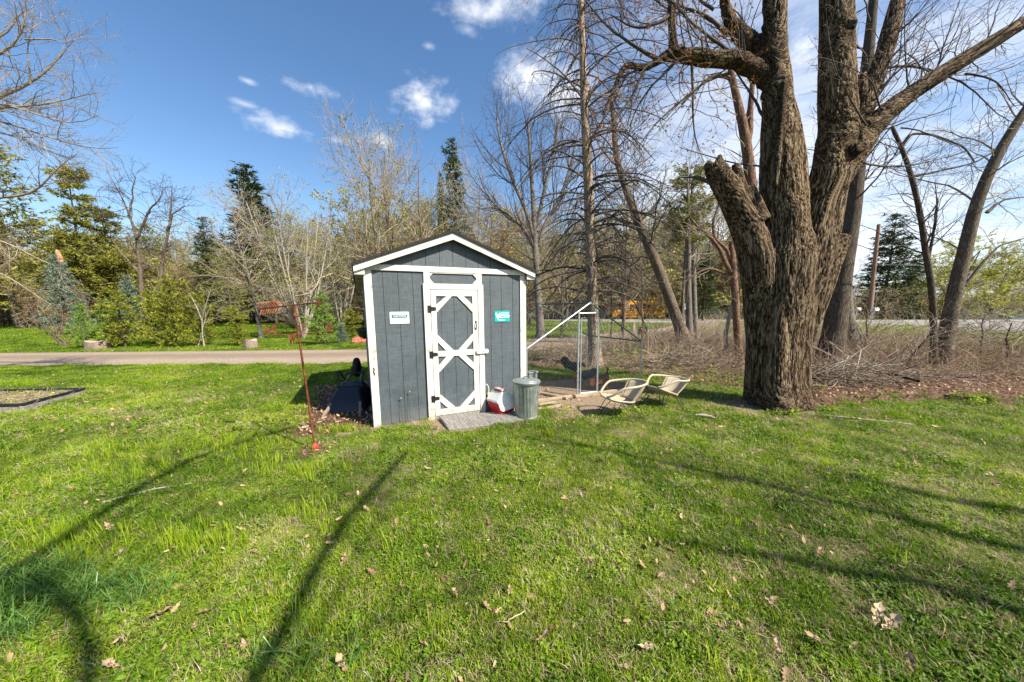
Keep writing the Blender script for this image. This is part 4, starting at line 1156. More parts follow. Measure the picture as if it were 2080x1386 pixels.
# ------------------------------------------------------------------ trees
def tubes(P, Rr, n, tip=True):
    """P (N,K,3), Rr (N,K) -> verts, quads, bark coordinates"""
    N, K, _ = P.shape
    T = np.gradient(P, axis=1); T /= np.linalg.norm(T, axis=2, keepdims=True) + 1e-9
    m = T.mean(1); ref = np.where(np.abs(m[:, 2:3]) < .8, np.array([[0, 0, 1.]]), np.array([[1., 0, 0]]))[:, None, :]
    U = np.cross(T, ref); U /= np.linalg.norm(U, axis=2, keepdims=True) + 1e-9; W = np.cross(T, U)
    a = np.arange(n) / n * 2 * np.pi; c, s = np.cos(a), np.sin(a)
    V = P[:, :, None, :] + (U[:, :, None, :] * c[None, None, :, None] + W[:, :, None, :] * s[None, None, :, None]) * Rr[:, :, None, None]
    L = np.concatenate([np.zeros((N, 1)), np.cumsum(np.linalg.norm(np.diff(P, axis=1), axis=2), 1)], 1) + np.arange(N)[:, None] * 1.37
    r0 = Rr[:, :1, None]
    bk = np.stack([np.broadcast_to(c, (N, K, n)) * r0, np.broadcast_to(s, (N, K, n)) * r0, np.broadcast_to(L[:, :, None], (N, K, n))], -1)
    i = np.arange(N * K * n).reshape(N, K, n); j = np.roll(i, -1, 2)
    Q = np.stack([i[:, :-1], j[:, :-1], j[:, 1:], i[:, 1:]], -1).reshape(-1, 4)
    return V.reshape(-1, 3), Q, bk.reshape(-1, 3)


class Wood:
    """gathers tubes and leaf pieces of one tree part into one mesh"""
    def __init__(s): s.V, s.Q, s.T, s.B, s.n = [], [], [], [], 0

    def tube(s, P, Rr, n):
        V, Q, B = tubes(np.asarray(P, float), np.asarray(Rr, float), n); s.V.append(V); s.Q.append(Q + s.n); s.B.append(B); s.n += len(V); return s

    def quads(s, C, A, B_):
        """leaves: centre C, half axes A and B_ (n,3)"""
        V = np.stack([C - A, C - B_ * .9 + A * .1, C + A, C + B_ * .9 + A * .1], 1).reshape(-1, 3)
        Q = np.arange(len(V)).reshape(-1, 4); s.V.append(V); s.Q.append(Q + s.n); s.B.append(V * 0); s.n += len(V); return s

    def tris(s, C, A, B_):
        V = np.stack([C - B_, C + B_, C + A], 1).reshape(-1, 3)
        s.V.append(V); s.T.append(np.arange(len(V)).reshape(-1, 3) + s.n); s.B.append(V * 0); s.n += len(V); return s

    def mesh(s, name, mat, sm=True):
        me = mesh_np(name, np.concatenate(s.V), np.concatenate(s.Q) if s.Q else None, np.concatenate(s.T) if s.T else None, smooth=sm, attrs={'bark': ('FLOAT_VECTOR', np.concatenate(s.B).astype(np.float32))})
        me.materials.append(MATS[mat]); return me


def unit(v): return v / (np.linalg.norm(v, axis=-1, keepdims=True) + 1e-9)


def line(pts, K, wob=0.0, g=None):
    """polyline of (x,y,z,r) resampled smoothly to K points"""
    g = g or rng; P = np.array(pts, float); s = np.r_[0, np.cumsum(np.linalg.norm(np.diff(P[:, :3], axis=0), axis=1))]; t = np.linspace(0, s[-1], K)
    Z = np.stack([np.interp(t, s, P[:, k]) for k in range(4)], 1)
    for _ in range(2): Z[1:-1] = (Z[:-2] + 2 * Z[1:-1] + Z[2:]) / 4
    if wob: Z[1:-1, :3] += np.cumsum(g.normal(0, wob, (K - 2, 3)), 0) * np.linspace(1, 0, K - 2)[:, None]
    return Z[:, :3], Z[:, 3]


def grow(P, Rr, N, L, ang=(35, 60), K=6, wob=.25, trop=0.0, t0=.15, t1=1.0, fall=.55, rm=.55, tip=.3, g=None, side=None, rmin=0.0015, lj=.3, wt=None):
    """N branches from the given ones. trop>0 turns them up, <0 lets them hang"""
    g = g or rng; M, KP, _ = P.shape
    ln = np.linalg.norm(np.diff(P, axis=1), axis=2).sum(1); w = ln if wt is None else ln * wt; idx = g.choice(M, N, p=w / w.sum())
    t = t0 + (t1 - t0) * g.random(N); f = t * (KP - 1); i = np.minimum(f.astype(int), KP - 2); u = (f - i)[:, None]
    O = P[idx, i] * (1 - u) + P[idx, i + 1] * u; D = unit(P[idx, i + 1] - P[idx, i]); pr = Rr[idx, i] * (1 - u[:, 0]) + Rr[idx, i + 1] * u[:, 0]
    ref = unit(g.normal(size=(N, 3)) * (np.array([1, 1, 1]) if side is None else np.asarray(side))); A = unit(ref - D * (ref * D).sum(1, keepdims=True))
    th = np.radians(g.uniform(ang[0], ang[1], N))[:, None]; d = unit(D * np.cos(th) + A * np.sin(th))
    l = L * (1 - fall * t) * (1 + lj * g.normal(size=N)).clip(.35, 1.8); st = (l / (K - 1))[:, None]
    pts = [O]; p = O
    for k in range(K - 1):
        d = unit(d + g.normal(size=(N, 3)) * wob + np.array([0, 0, trop])); p = p + d * st; pts.append(p)
    out = np.stack(pts, 1); r0 = np.maximum(pr * rm, rmin * 1.3)[:, None]; r0 = np.minimum(r0, np.maximum(l * .0125, rmin * 1.3)[:, None])
    return out, np.maximum(r0 * (1 - (1 - tip) * np.linspace(0, 1, K)[None, :]), rmin)


def leaves_on(W, P, N, size, jit, g=None, t0=.3, shape=.55, up=.0):
    g = g or rng; M, K, _ = P.shape; idx = g.integers(0, M, N); f = (t0 + (1 - t0) * g.random(N)) * (K - 1); i = np.minimum(f.astype(int), K - 2); u = (f - i)[:, None]
    C = P[idx, i] * (1 - u) + P[idx, i + 1] * u + g.normal(size=(N, 3)) * jit
    A = unit(g.normal(size=(N, 3)) + np.array([0, 0, up])); B = unit(np.cross(A, g.normal(size=(N, 3)))); s = size * g.uniform(.5, 1.3, (N, 1))
    W.quads(C, A * s, B * s * shape)


TREE_N = {}


def finish(root, name, W, mat, sm=True, stuffy=False):
    o = link(name, W.mesh(name, mat, sm), None, root); return o


def bare_tree(g, h, spread=.35, stems=1, r=.12, n1=14, n2=110, n3=500, n4=900, twig='twig', bk='brown_bark', bud=None, nb=0, bs=.05, upright=.12, trunk_to=.9, lean=(0, 0), first=.25, crook=.12, l1=.42, fine=.0045):
    """meshes (trunk, branches, foliage) of a deciduous tree standing at the origin"""
    stemsP, stemsR = [], []
    for s in range(stems):
        a = g.uniform(0, 6.28); o = .0 if stems == 1 else spread * .35
        pts = []; x = y = 0
        for k in range(6):
            f = k / 5; pts.append((lean[0] * f * h + math.cos(a) * o * h * f ** .8 + g.normal() * crook * .12 * h * (k > 0) * .5, lean[1] * f * h + math.sin(a) * o * h * f ** .8 + g.normal() * crook * .12 * h * (k > 0) * .5, f * h * trunk_to, r * (1.25 if k == 0 else 1) * (1 - .85 * f) / math.sqrt(stems) ** .6 + .01))
        Pp, Rp = line(pts, 14, .02 * h * crook, g); stemsP.append(Pp); stemsR.append(Rp)
    P0, R0 = np.stack(stemsP), np.stack(stemsR)
    P1, R1 = grow(P0, R0, n1, h * l1, (30, 62), 9, .17 + crook * .5, upright, first, .95, .5, .6, .25, g)
    P2, R2 = grow(np.concatenate([P1]), R1, n2, h * .2, (28, 60), 7, .2 + crook * .3, upright * .8, .15, 1, .4, .6, .3, g, rmin=fine * 1.4)
    P3, R3 = grow(P2, R2, n3, h * .10, (25, 60), 5, .2, upright * .6, .1, 1, .3, .7, .4, g, rmin=fine)
    W0 = Wood().tube(P0, R0, 9)
    W1 = Wood().tube(P1, R1, 6).tube(P2, R2, 4).tube(P3, R3, 3)
    src = P3
    if n4:
        P4, R4 = grow(P3, R3, n4, h * .055, (25, 55), 4, .18, upright * .4, .1, 1, .3, .8, .5, g, rmin=fine * .75); W1.tube(P4, R4, 3); src = P4
    out = [('trunk', W0.mesh('trunk', bk)), ('branches', W1.mesh('branches', twig))]
    if bud: 
        W2 = Wood(); leaves_on(W2, src, nb, bs, bs * .8, g); out.append(('foliage', W2.mesh('foliage', bud, False)))
    return out


def conifer(g, h, w, mat, n=3200, r=.14, base=.06, layers=22, droop=-.25, tier=.55, twn=16, ndl=.16, bk='dark_bark', taper=1.0, irr=.25, twl=.3, lean=(0, 0), per=6, stop=1.0, twig='twig_dark', nsub=3):
    """spruce or pine: whorls of boughs with hanging sprays of needles"""
    Pp, Rp = line([(lean[0] * f * h, lean[1] * f * h, f * h, r * (1 - f) + .012) for f in np.linspace(0, 1, 6)], 16, .006 * h * irr, g)
    W0 = Wood().tube(Pp[None], Rp[None], 8)
    boughs, rad = [], []; K = 8
    for l in range(layers):
        f = base + (1 - base) * (l + g.random() * .6) / layers
        L = w * (1 - f) ** taper * g.uniform(1 - irr, 1 + irr * .6) + .05 * w
        c = Pp[min(int(f * 15), 14)] + (Pp[min(int(f * 15) + 1, 15)] - Pp[min(int(f * 15), 14)]) * (f * 15 % 1); k = per if f < .85 else 4; a0 = g.uniform(0, 6.28)
        for q in range(k):
            a = a0 + q * 6.283 / k + g.normal() * .25; Lq = L * g.uniform(1 - irr, 1.08); s = np.linspace(0, 1, K)[:, None]
            d = np.array([math.cos(a), math.sin(a), 0]); rise = (.25 + droop) * (1 - f) + .55 * f
            p = c + d * Lq * s + np.array([0, 0, 1]) * (Lq * (rise * s + (-droop) * .6 * s ** 2 * (.4 if droop < 0 else 1)) + g.normal() * .02)
            boughs.append(p); rad.append(np.linspace(max(.012, r * .22 * (1 - f)), .004, K))
    B, RB = np.stack(boughs), np.stack(rad)
    S, RS = grow(B, RB, len(B) * twn, w * twl, (35, 65), 4, .12, -.06, .12, 1, .55, .5, .4, g, side=(1, 1, .25), rmin=.003)
    W1 = Wood().tube(B, RB, 4); W1.tube(S[::2], RS[::2], 3)
    W2 = Wood(); N = n
    for src, m, sc in ((S, int(N * .8), 1.0), (B, int(N * .2), 1.0)):
        M = len(src); idx = g.integers(0, M, m); f_ = g.random(m) ** .8 * (src.shape[1] - 1); i = np.minimum(f_.astype(int), src.shape[1] - 2); u = (f_ - i)[:, None]
        C = src[idx, i] * (1 - u) + src[idx, i + 1] * u; D = unit(src[idx, i + 1] - src[idx, i])
        A = unit(D + g.normal(size=(m, 3)) * .55 + np.array([0, 0, -.05])); Bx = unit(np.cross(A, g.normal(size=(m, 3)))); s_ = ndl * g.uniform(.55, 1.3, (m, 1))
        C = C + g.normal(size=(m, 3)) * ndl * .18
        W2.tris(C, A * s_, Bx * s_ * .13 * sc)
        for _ in range(nsub):
            A2 = unit(D + g.normal(size=(m, 3)) * .7); W2.tris(C, A2 * s_ * .9, unit(np.cross(A2, g.normal(size=(m, 3)))) * s_ * .12)
    return [('trunk', W0.mesh('trunk', bk)), ('branches', W1.mesh('branches', twig)), ('foliage', W2.mesh('foliage', mat, False))]


def place(meshes, name, loc, rz, sc, label, cat='tree', group=None, tilt=(0, 0), sz=None):
    t = thing(name, loc, rz, label, cat, group); t.rotation_euler = (tilt[0], tilt[1], rz); t.scale = (sc, sc, sz or sc)
    for n_, me in meshes: link(n_, me, None, t)
    return t


# ---- the big maple: limbs drawn as tapering tubes, fused by a voxel remesh, then given furrows
MY = 5.25
MAPLE = [  # (u, v, radius px, depth offset m)
    [(1578, 860, 74, 0), (1577, 835, 66, 0), (1578, 790, 58, 0), (1580, 700, 55, 0), (1583, 600, 60, 0), (1590, 530, 62, 0), (1600, 480, 50, 0), (1606, 440, 24, 0)],
    [(1548, 850, 46, .1), (1546, 800, 32, .1), (1545, 700, 30, .08), (1543, 600, 34, .05), (1543, 530, 40, 0), (1536, 480, 24, 0), (1530, 440, 8, 0)],
    [(1612, 850, 46, -.12), (1612, 790, 34, -.12), (1618, 700, 30, -.10), (1622, 600, 36, -.05), (1638, 530, 42, 0), (1652, 460, 28, 0), (1662, 410, 8, 0)],
    [(1580, 860, 40, -.35), (1578, 800, 26, -.28), (1582, 700, 20, -.25), (1588, 600, 12, -.24), (1592, 540, 4, -.2)],
    [(1566, 680, 12, 0), (1556, 620, 34, 0), (1545, 560, 42, 0), (1530, 500, 38, 0), (1508, 440, 32, -.03), (1478, 385, 27, -.05), (1456, 348, 23, -.08), (1450, 332, 19, -.08)],
    [(1457, 350, 18, -.08), (1463, 314, 5, -.08)], [(1445, 350, 14, -.08), (1436, 330, 7, -.1)],
    [(1545, 550, 12, .0), (1535, 490, 26, -.05), (1516, 430, 20, -.06), (1502, 375, 14, -.06), (1494, 333, 9, -.06)],
    [(1545, 450, 22, -.1), (1530, 400, 14, -.1), (1522, 378, 10, -.1)],
    [(1588, 620, 16, 0), (1590, 560, 42, 0), (1592, 510, 54, 0), (1592, 450, 48, 0), (1588, 400, 44, 0), (1583, 330, 42, 0), (1580, 250, 38, .0), (1577, 180, 33, .03), (1573, 100, 28, .06), (1575, 0, 27, .1), (1578, -170, 24, .2)],
    [(1616, 520, 10, -.06), (1618, 430, 26, -.08), (1612, 330, 28, -.05), (1605, 250, 22, -.02), (1597, 190, 14, .0), (1592, 150, 8, 0)],
    [(1593, 165, 6, -.16), (1588, 240, 8, -.2), (1580, 320, 9, -.25), (1574, 380, 6, -.28)],
    [(1598, 520, 10, -.14), (1602, 465, 26, -.17), (1610, 425, 24, -.17), (1602, 395, 12, -.16)],
    [(1622, 680, 12, 0), (1632, 610, 38, 0), (1642, 550, 48, 0), (1655, 480, 50, 0), (1672, 400, 48, 0), (1690, 340, 48, .0), (1700, 270, 45, .02), (1700, 200, 42, .05), (1700, 100, 38, .1), (1697, 0, 37, .12), (1692, -120, 30, .15)],
    [(1655, 500, 12, .05), (1672, 420, 30, .05), (1705, 350, 38, 0), (1735, 300, 38, 0), (1760, 268, 33, -.02), (1800, 228, 27, -.05), (1850, 190, 25, -.08), (1930, 138, 24, -.12), (2005, 92, 23, -.16), (2080, 45, 22, -.2), (2240, -50, 19, -.3)],
    [(1720, 320, 30, .15), (1748, 240, 25, .2), (1775, 170, 24, .25), (1800, 95, 22, .3), (1824, 0, 18, .35), (1852, -120, 14, .4)],
    [(1626, 740, 8, -.05), (1638, 660, 26, -.05), (1658, 590, 32, -.06), (1682, 525, 30, -.08), (1705, 490, 25, -.1), (1712, 478, 21, -.12)],
    [(1735, 305, 22, -.22), (1748, 298, 14, -.30)],
    [(1725, 60, 14, -.15), (1738, 38, 8, -.22)], [(1745, 200, 18, -.05), (1752, 150, 10, -.08)],
    [(1550, 570, 8, -.08), (1542, 520, 24, -.11), (1532, 480, 20, -.13), (1542, 450, 12, -.13)],
    [(1578, 175, 26, .05), (1545, 150, 23, .1), (1500, 122, 19, .1), (1440, 120, 16.5, .12), (1390, 113, 14.5, .14), (1358, 110, 12, .15), (1335, 126, 8, .16), (1310, 140, 7, .16), (1270, 130, 6, .18), (1252, 168, 5, .2), (1225, 235, 3.5, .22)],
    [(1572, 130, 24, .15), (1545, 102, 21, .2), (1510, 75, 20, .22), (1482, 45, 14, .24), (1472, 10, 11, .26), (1470, -60, 9, .3)],
    [(1368, 112, 11, .15), (1366, 70, 9, .15), (1363, 20, 8, .15), (1362, -60, 6, .15)],
    [(1578, 850, 30, -.3), (1560, 862, 34, -.45), (1540, 872, 18, -.5)], [(1535, 845, 34, 0), (1508, 838, 20, .05), (1488, 834, 9, .1)], [(1620, 850, 34, -.1), (1645, 848, 18, -.12)],
    [(1610, 860, 30, -.3), (1618, 872, 16, -.4)],
]
MAPLE_FINE = [
    [(1480, 70, 7, .24), (1440, 30, 6, .2), (1400, 20, 5, .2), (1330, -10, 4, .2)], [(1362, 30, 6, .15), (1330, 50, 5, .1), (1290, 60, 4, .1), (1240, 30, 3, .1)],
    [(1405, 130, 4, .1), (1410, 180, 4, .1), (1407, 230, 3.5, .1), (1412, 285, 3, .1), (1430, 330, 2, .1)], [(1335, 120, 6, .15), (1290, 90, 4.5, .1), (1240, 60, 3.5, .05), (1190, 0, 3, 0), (1160, -40, 2, 0)],
    [(1500, 120, 6, .1), (1440, 70, 5, 0), (1380, 20, 4, -.1), (1300, -60, 3, -.2)], [(1310, 140, 5, .16), (1280, 200, 4, .1), (1240, 250, 3, .1), (1215, 330, 2, .1)],
    [(1390, 112, 6, .14), (1330, 165, 4, .2), (1290, 220, 3, .3), (1270, 300, 2, .3)], [(1550, 235, 5, .2), (1520, 180, 4, .2), (1490, 140, 4, .2)],
    [(1480, 150, 5, .2), (1430, 165, 4, .1), (1390, 205, 3.5, .1), (1330, 250, 3, .1), (1270, 340, 2, .1)], [(1450, 20, 5, .2), (1410, -10, 4, .2), (1370, -60, 3, .2)],
    [(1755, 150, 6, .3), (1790, 135, 5, .3), (1870, 130, 5, .3), (1930, 160, 4.5, .2), (1990, 185, 4, .1), (2020, 240, 3.5, .1), (2080, 255, 2.5, .1)],
    [(1960, 150, 5, -.1), (2020, 165, 4, -.2), (2060, 215, 3, -.2)], [(1750, 330, 4, .1), (1800, 345, 3.5, .3), (1870, 335, 3, .3), (1990, 300, 2, .3)],
    [(1830, 260, 3, -.1), (1880, 270, 3, -.1), (1950, 300, 2, -.1)], [(1905, 150, 4, 0), (1930, 60, 3, 0), (1960, -30, 2, 0)], [(1760, 255, 4, -.2), (1730, 210, 3, -.3), (1690, 130, 3, -.4), (1679, 40, 2, -.4)],
    [(1790, 225, 4, -.1), (1775, 160, 3, -.2), (1720, 130, 2.5, -.3), (1660, 115, 2, -.3)], [(1850, 190, 4, 0), (1835, 100, 3, .1), (1838, 0, 2, .1)], [(2000, 95, 4, -.1), (2020, 30, 3, 0), (2050, -40, 2, 0)],
    [(1640, 370, 5, .2), (1610, 340, 4, .3), (1500, 335, 3, .4), (1380, 300, 2, .4)], [(1450, 370, 7, -.05), (1410, 362, 6, 0), (1383, 360, 4, 0)],
]


def px_line(pts, Y0):
    out = []
    for u, v, r, dy in pts:
        p = at(u, v, Y0 + dy); dep = p[1] * math.cos(PITCH) - (p[2] - EYE) * math.sin(PITCH)
        out.append((*p, r / F * dep / math.hypot(1, (u - 1040) / F)))
    return out


def make_maple():
    W = Wood(); skel = []
    for k, pl in enumerate(MAPLE):
        q = px_line(pl, MY); P, r = line(q, max(5, int(np.linalg.norm(np.diff(np.array(q)[:, :3], axis=0), axis=1).sum() / .06)))
        V, Q, B = tubes(P[None], r[None], 20); n = len(V)
        i0 = W.n; W.V.append(V); W.Q.append(Q + i0); W.B.append(B); W.n += n
        c0, c1 = P[0], P[-1]; W.V.append(np.array([c0, c1])); W.B.append(np.zeros((2, 3))); a = np.arange(20)
        W.T.append(np.stack([np.full(20, W.n), i0 + (a + 1) % 20, i0 + a], 1)); W.T.append(np.stack([np.full(20, W.n + 1), i0 + n - 20 + a, i0 + n - 20 + (a + 1) % 20], 1)); W.n += 2
        skel.append((P, r))
    me = W.mesh('maple_raw', 'maple_bark'); tmp = bpy.data.objects.new('tmp', me); COL.objects.link(tmp)
    md = tmp.modifiers.new('r', 'REMESH'); md.mode = 'VOXEL'; md.voxel_size = .0135
    sm = tmp.modifiers.new('s', 'SMOOTH'); sm.factor = .6; sm.iterations = 10
    dg = bpy.context.evaluated_depsgraph_get(); me2 = bpy.data.meshes.new_from_object(tmp.evaluated_get(dg)); bpy.data.objects.remove(tmp)
    n = len(me2.vertices); co = np.empty(n * 3, np.float32); me2.vertices.foreach_get('co', co); co = co.reshape(-1, 3).astype(float)
    no = np.empty(n * 3, np.float32); me2.vertices.foreach_get('normal', no); no = no.reshape(-1, 3)
    # direction and girth of the limb under each vertex
    C = np.concatenate([(P[1:] + P[:-1]) / 2 for P, r in skel]); D = np.concatenate([unit(np.diff(P, axis=0)) for P, r in skel]); Rk = np.concatenate([(r[1:] + r[:-1]) / 2 for P, r in skel])
    d = np.zeros((n, 3)); 
    for s in range(0, n, 20000):
        e = co[s:s + 20000]; dist = np.linalg.norm(e[:, None] - C[None], axis=2) - Rk[None]; w = np.exp(-np.clip(dist + .05, 0, 5) / .05); w /= w.sum(1, keepdims=True) + 1e-12; d[s:s + 20000] = w @ D
    d = unit(d + 1e-6); O = np.array(at(1590, 500, MY)); rel = co - O; al = (rel * d).sum(1, keepdims=True)
    bk = rel - d * al * .925
    # furrows
    q = bk * 44; q2 = q + (np.stack([fbm(q * .35 + 9 * k, 2) for k in range(3)], 1) - .5) * 1.6
    f = np.abs(fbm(q2, 3, .55) - .5) * 2; ridge = smooth(.0, .24, f)
    low = fbm(rel * np.array([3, 3, 1.2]) + 3, 3) - .5; flute = fbm(bk * 4.5 + 60, 2) - .5
    thick = np.full(n, .05)
    for s in range(0, n, 20000):
        e = co[s:s + 20000]; dist = np.linalg.norm(e[:, None] - C[None], axis=2); thick[s:s + 20000] = Rk[np.argmin(dist - Rk[None], 1)]
    amp = np.clip(thick / .25, .12, 1)
    disp = (ridge - .6) * .012 * np.clip(thick / .16, .25, 1) + low * .055 * amp + flute * .085 * amp
    # rotten hollow in the broken stem
    h0, h1 = at(1690, 300, MY - .3), at(1722, 120, MY - .25); hv = h1 - h0; tt = np.clip(((co - h0) @ hv) / (hv @ hv), 0, 1); hd = np.linalg.norm(co - (h0 + tt[:, None] * hv), axis=1)
    hol = smooth(.20, .03, hd + (fbm(co * 9 + 70, 3) - .5) * .28) * (tt > 0) * (tt < 1)
    disp -= hol * .07 * (fbm(bk * 20 + 5, 2) > .4)
    co2 = co + no * disp[:, None]; me2.vertices.foreach_set('co', co2.astype(np.float32).ravel())
    a = me2.attributes.new('bark', 'FLOAT_VECTOR', 'POINT'); a.data.foreach_set('vector', bk.astype(np.float32).ravel())
    a = me2.attributes.new('furrow', 'FLOAT', 'POINT'); a.data.foreach_set('value', ridge.astype(np.float32))
    a = me2.attributes.new('hollow', 'FLOAT', 'POINT'); a.data.foreach_set('value', hol.astype(np.float32))
    me2.polygons.foreach_set('use_smooth', [True] * len(me2.polygons)); me2.update()
    m, N, L, b = new_mat('maple_trunk')
    fa = N.new('ShaderNodeAttribute'); fa.attribute_name = 'furrow'; ba = N.new('ShaderNodeAttribute'); ba.attribute_name = 'bark'; ha = N.new('ShaderNodeAttribute'); ha.attribute_name = 'hollow'
    nz = N.new('ShaderNodeTexNoise'); nz.inputs['Scale'].default_value = 55; nz.inputs['Detail'].default_value = 7; nz.inputs['Roughness'].default_value = .7; L.new(ba.outputs['Vector'], nz.inputs['Vector'])
    nb = N.new('ShaderNodeTexNoise'); nb.inputs['Scale'].default_value = 3.5; nb.inputs['Detail'].default_value = 5; L.new(ba.outputs['Vector'], nb.inputs['Vector'])
    ad = N.new('ShaderNodeMath'); ad.operation = 'MULTIPLY_ADD'; ad.inputs[1].default_value = .55; L.new(fa.outputs['Fac'], ad.inputs[0])
    a2 = N.new('ShaderNodeMath'); a2.operation = 'MULTIPLY'; a2.inputs[1].default_value = .6; L.new(nz.outputs['Fac'], a2.inputs[0]); L.new(a2.outputs[0], ad.inputs[2])
    r = ramp(N, [(.27, (.018, .011, .007)), (.52, (.085, .058, .035)), (.76, (.19, .136, .086)), (.94, (.34, .26, .175))]); L.new(ad.outputs[0], r.inputs[0])
    r2 = ramp(N, [(.3, (.70, .68, .66)), (.5, (1, .98, .94)), (.72, (1.4, 1.32, 1.2))]); L.new(nb.outputs['Fac'], r2.inputs[0])
    mx = N.new('ShaderNodeMixRGB'); mx.blend_type = 'MULTIPLY'; mx.inputs[0].default_value = 1; L.new(r.outputs[0], mx.inputs[1]); L.new(r2.outputs[0], mx.inputs[2])
    hw = ramp(N, [(.3, (.05, .025, .012)), (.5, (.30, .19, .11)), (.7, (.5, .38, .26))]); L.new(nz.outputs['Fac'], hw.inputs[0])
    mh = N.new('ShaderNodeMixRGB'); L.new(ha.outputs['Fac'], mh.inputs[0]); L.new(mx.outputs[0], mh.inputs[1]); L.new(hw.outputs[0], mh.inputs[2]); L.new(mh.outputs[0], b.inputs['Base Color'])
    mpv = N.new('ShaderNodeMapping'); mpv.inputs['Scale'].default_value = (1, 1, 2.2); L.new(ba.outputs['Vector'], mpv.inputs[0])
    vo = N.new('ShaderNodeTexVoronoi'); vo.feature = 'DISTANCE_TO_EDGE'; vo.inputs['Scale'].default_value = 46; L.new(mpv.outputs[0], vo.inputs['Vector'])
    vr = ramp(N, [(0.0, (0, 0, 0)), (.16, (1, 1, 1))]); L.new(vo.outputs['Distance'], vr.inputs[0])
    dk = N.new('ShaderNodeMixRGB'); dk.blend_type = 'MULTIPLY'; dk.inputs[0].default_value = .55; L.new(mh.outputs[0], dk.inputs[1]); L.new(vr.outputs[0], dk.inputs[2]); L.new(dk.outputs[0], b.inputs['Base Color'])
    hs = N.new('ShaderNodeMath'); hs.operation = 'ADD'; L.new(nz.outputs['Fac'], hs.inputs[0]); L.new(vr.outputs[0], hs.inputs[1])
    bp = N.new('ShaderNodeBump'); bp.inputs['Strength'].default_value = 1.0; bp.inputs['Distance'].default_value = .013; L.new(hs.outputs[0], bp.inputs['Height']); L.new(bp.outputs[0], b.inputs['Normal'])
    b.inputs['Roughness'].default_value = .92; b.inputs['Specular IOR Level'].default_value = .12
    me2.materials.clear(); me2.materials.append(m); me2.name = 'trunk'
    base = np.array([4.03, 5.25, 0]); t = thing('maple_tree', base, 0, 'huge old maple with deeply furrowed bark, a sawn-off stub and spreading bare limbs', 'tree')
    o = link('trunk', me2, None, t); o.location = tuple(-base)
    g = np.random.default_rng(21)
    fine = [line(px_line(pl, MY), 12, .008, g) for pl in MAPLE_FINE]
    P, Rr = np.stack([a_ for a_, _ in fine]), np.stack([b_ for _, b_ in fine]) * np.linspace(.78, .35, 12)[None]; Wb = Wood().tube(P, Rr, 6); Wc = Wood()
    big = [line(px_line(MAPLE[i], MY), 12) for i in (21, 22, 23)]; Pb, Rb = np.stack([a_ for a_, _ in big]), np.stack([b_ for _, b_ in big])
    bigR = [line(px_line(MAPLE[14], MY), 12), line(px_line(MAPLE[15], MY), 12)]; PR, RR = np.stack([a_ for a_, _ in bigR]), np.stack([b_ for _, b_ in bigR])
    lf = np.array([0, 1, 2, 3, 4, 5, 6, 8, 9]); rt = np.array([10, 11, 12, 13, 14, 17, 18])
    def twigs(P, Rr, n1, n2, n3, l, tr=0.02):
        A, RA = grow(P, Rr, n1, l, (25, 65), 7, .18, tr, .15, 1, .4, .42, .4, g, rmin=.0022)
        B, RB = grow(A, RA, n2, l * .5, (25, 60), 5, .2, tr, .1, 1, .3, .7, .4, g, rmin=.0014)
        C_, RC = grow(B, RB, n3, l * .22, (25, 60), 4, .2, 0, .1, 1, .3, .7, .6, g, rmin=.0011)
        Wb.tube(A, RA, 4); Wc.tube(B, RB, 3).tube(C_, RC, 3); return np.concatenate([B[:, -4:], C_])
    S1 = twigs(np.concatenate([P[lf], Pb]), np.concatenate([Rr[lf], Rb]), 230, 620, 1100, .75, .03)
    S2 = twigs(np.concatenate([P[rt], PR]), np.concatenate([Rr[rt], RR * .35]), 190, 440, 700, .75, .05)
    S3 = twigs(P[[7, 15, 16, 19, 20]], Rr[[7, 15, 16, 19, 20]], 30, 60, 90, .45, .02)
    ob = link('branches', Wb.mesh('branches', 'twig_dark'), None, t); ob.location = tuple(-base); ob = link('twigs', Wc.mesh('twigs', 'twig_red'), None, t); ob.location = tuple(-base)
    Wl = Wood(); leaves_on(Wl, S1, 2400, .021, .014, g, .4); ol = link('buds', Wl.mesh('buds', 'bud_red', False), None, t); ol.location = tuple(-base)
    Wl = Wood(); leaves_on(Wl, S2, 500, .013, .012, g, .4); ol = link('buds', Wl.mesh('buds', 'bud_green', False), None, t); ol.location = tuple(-base)


make_maple()


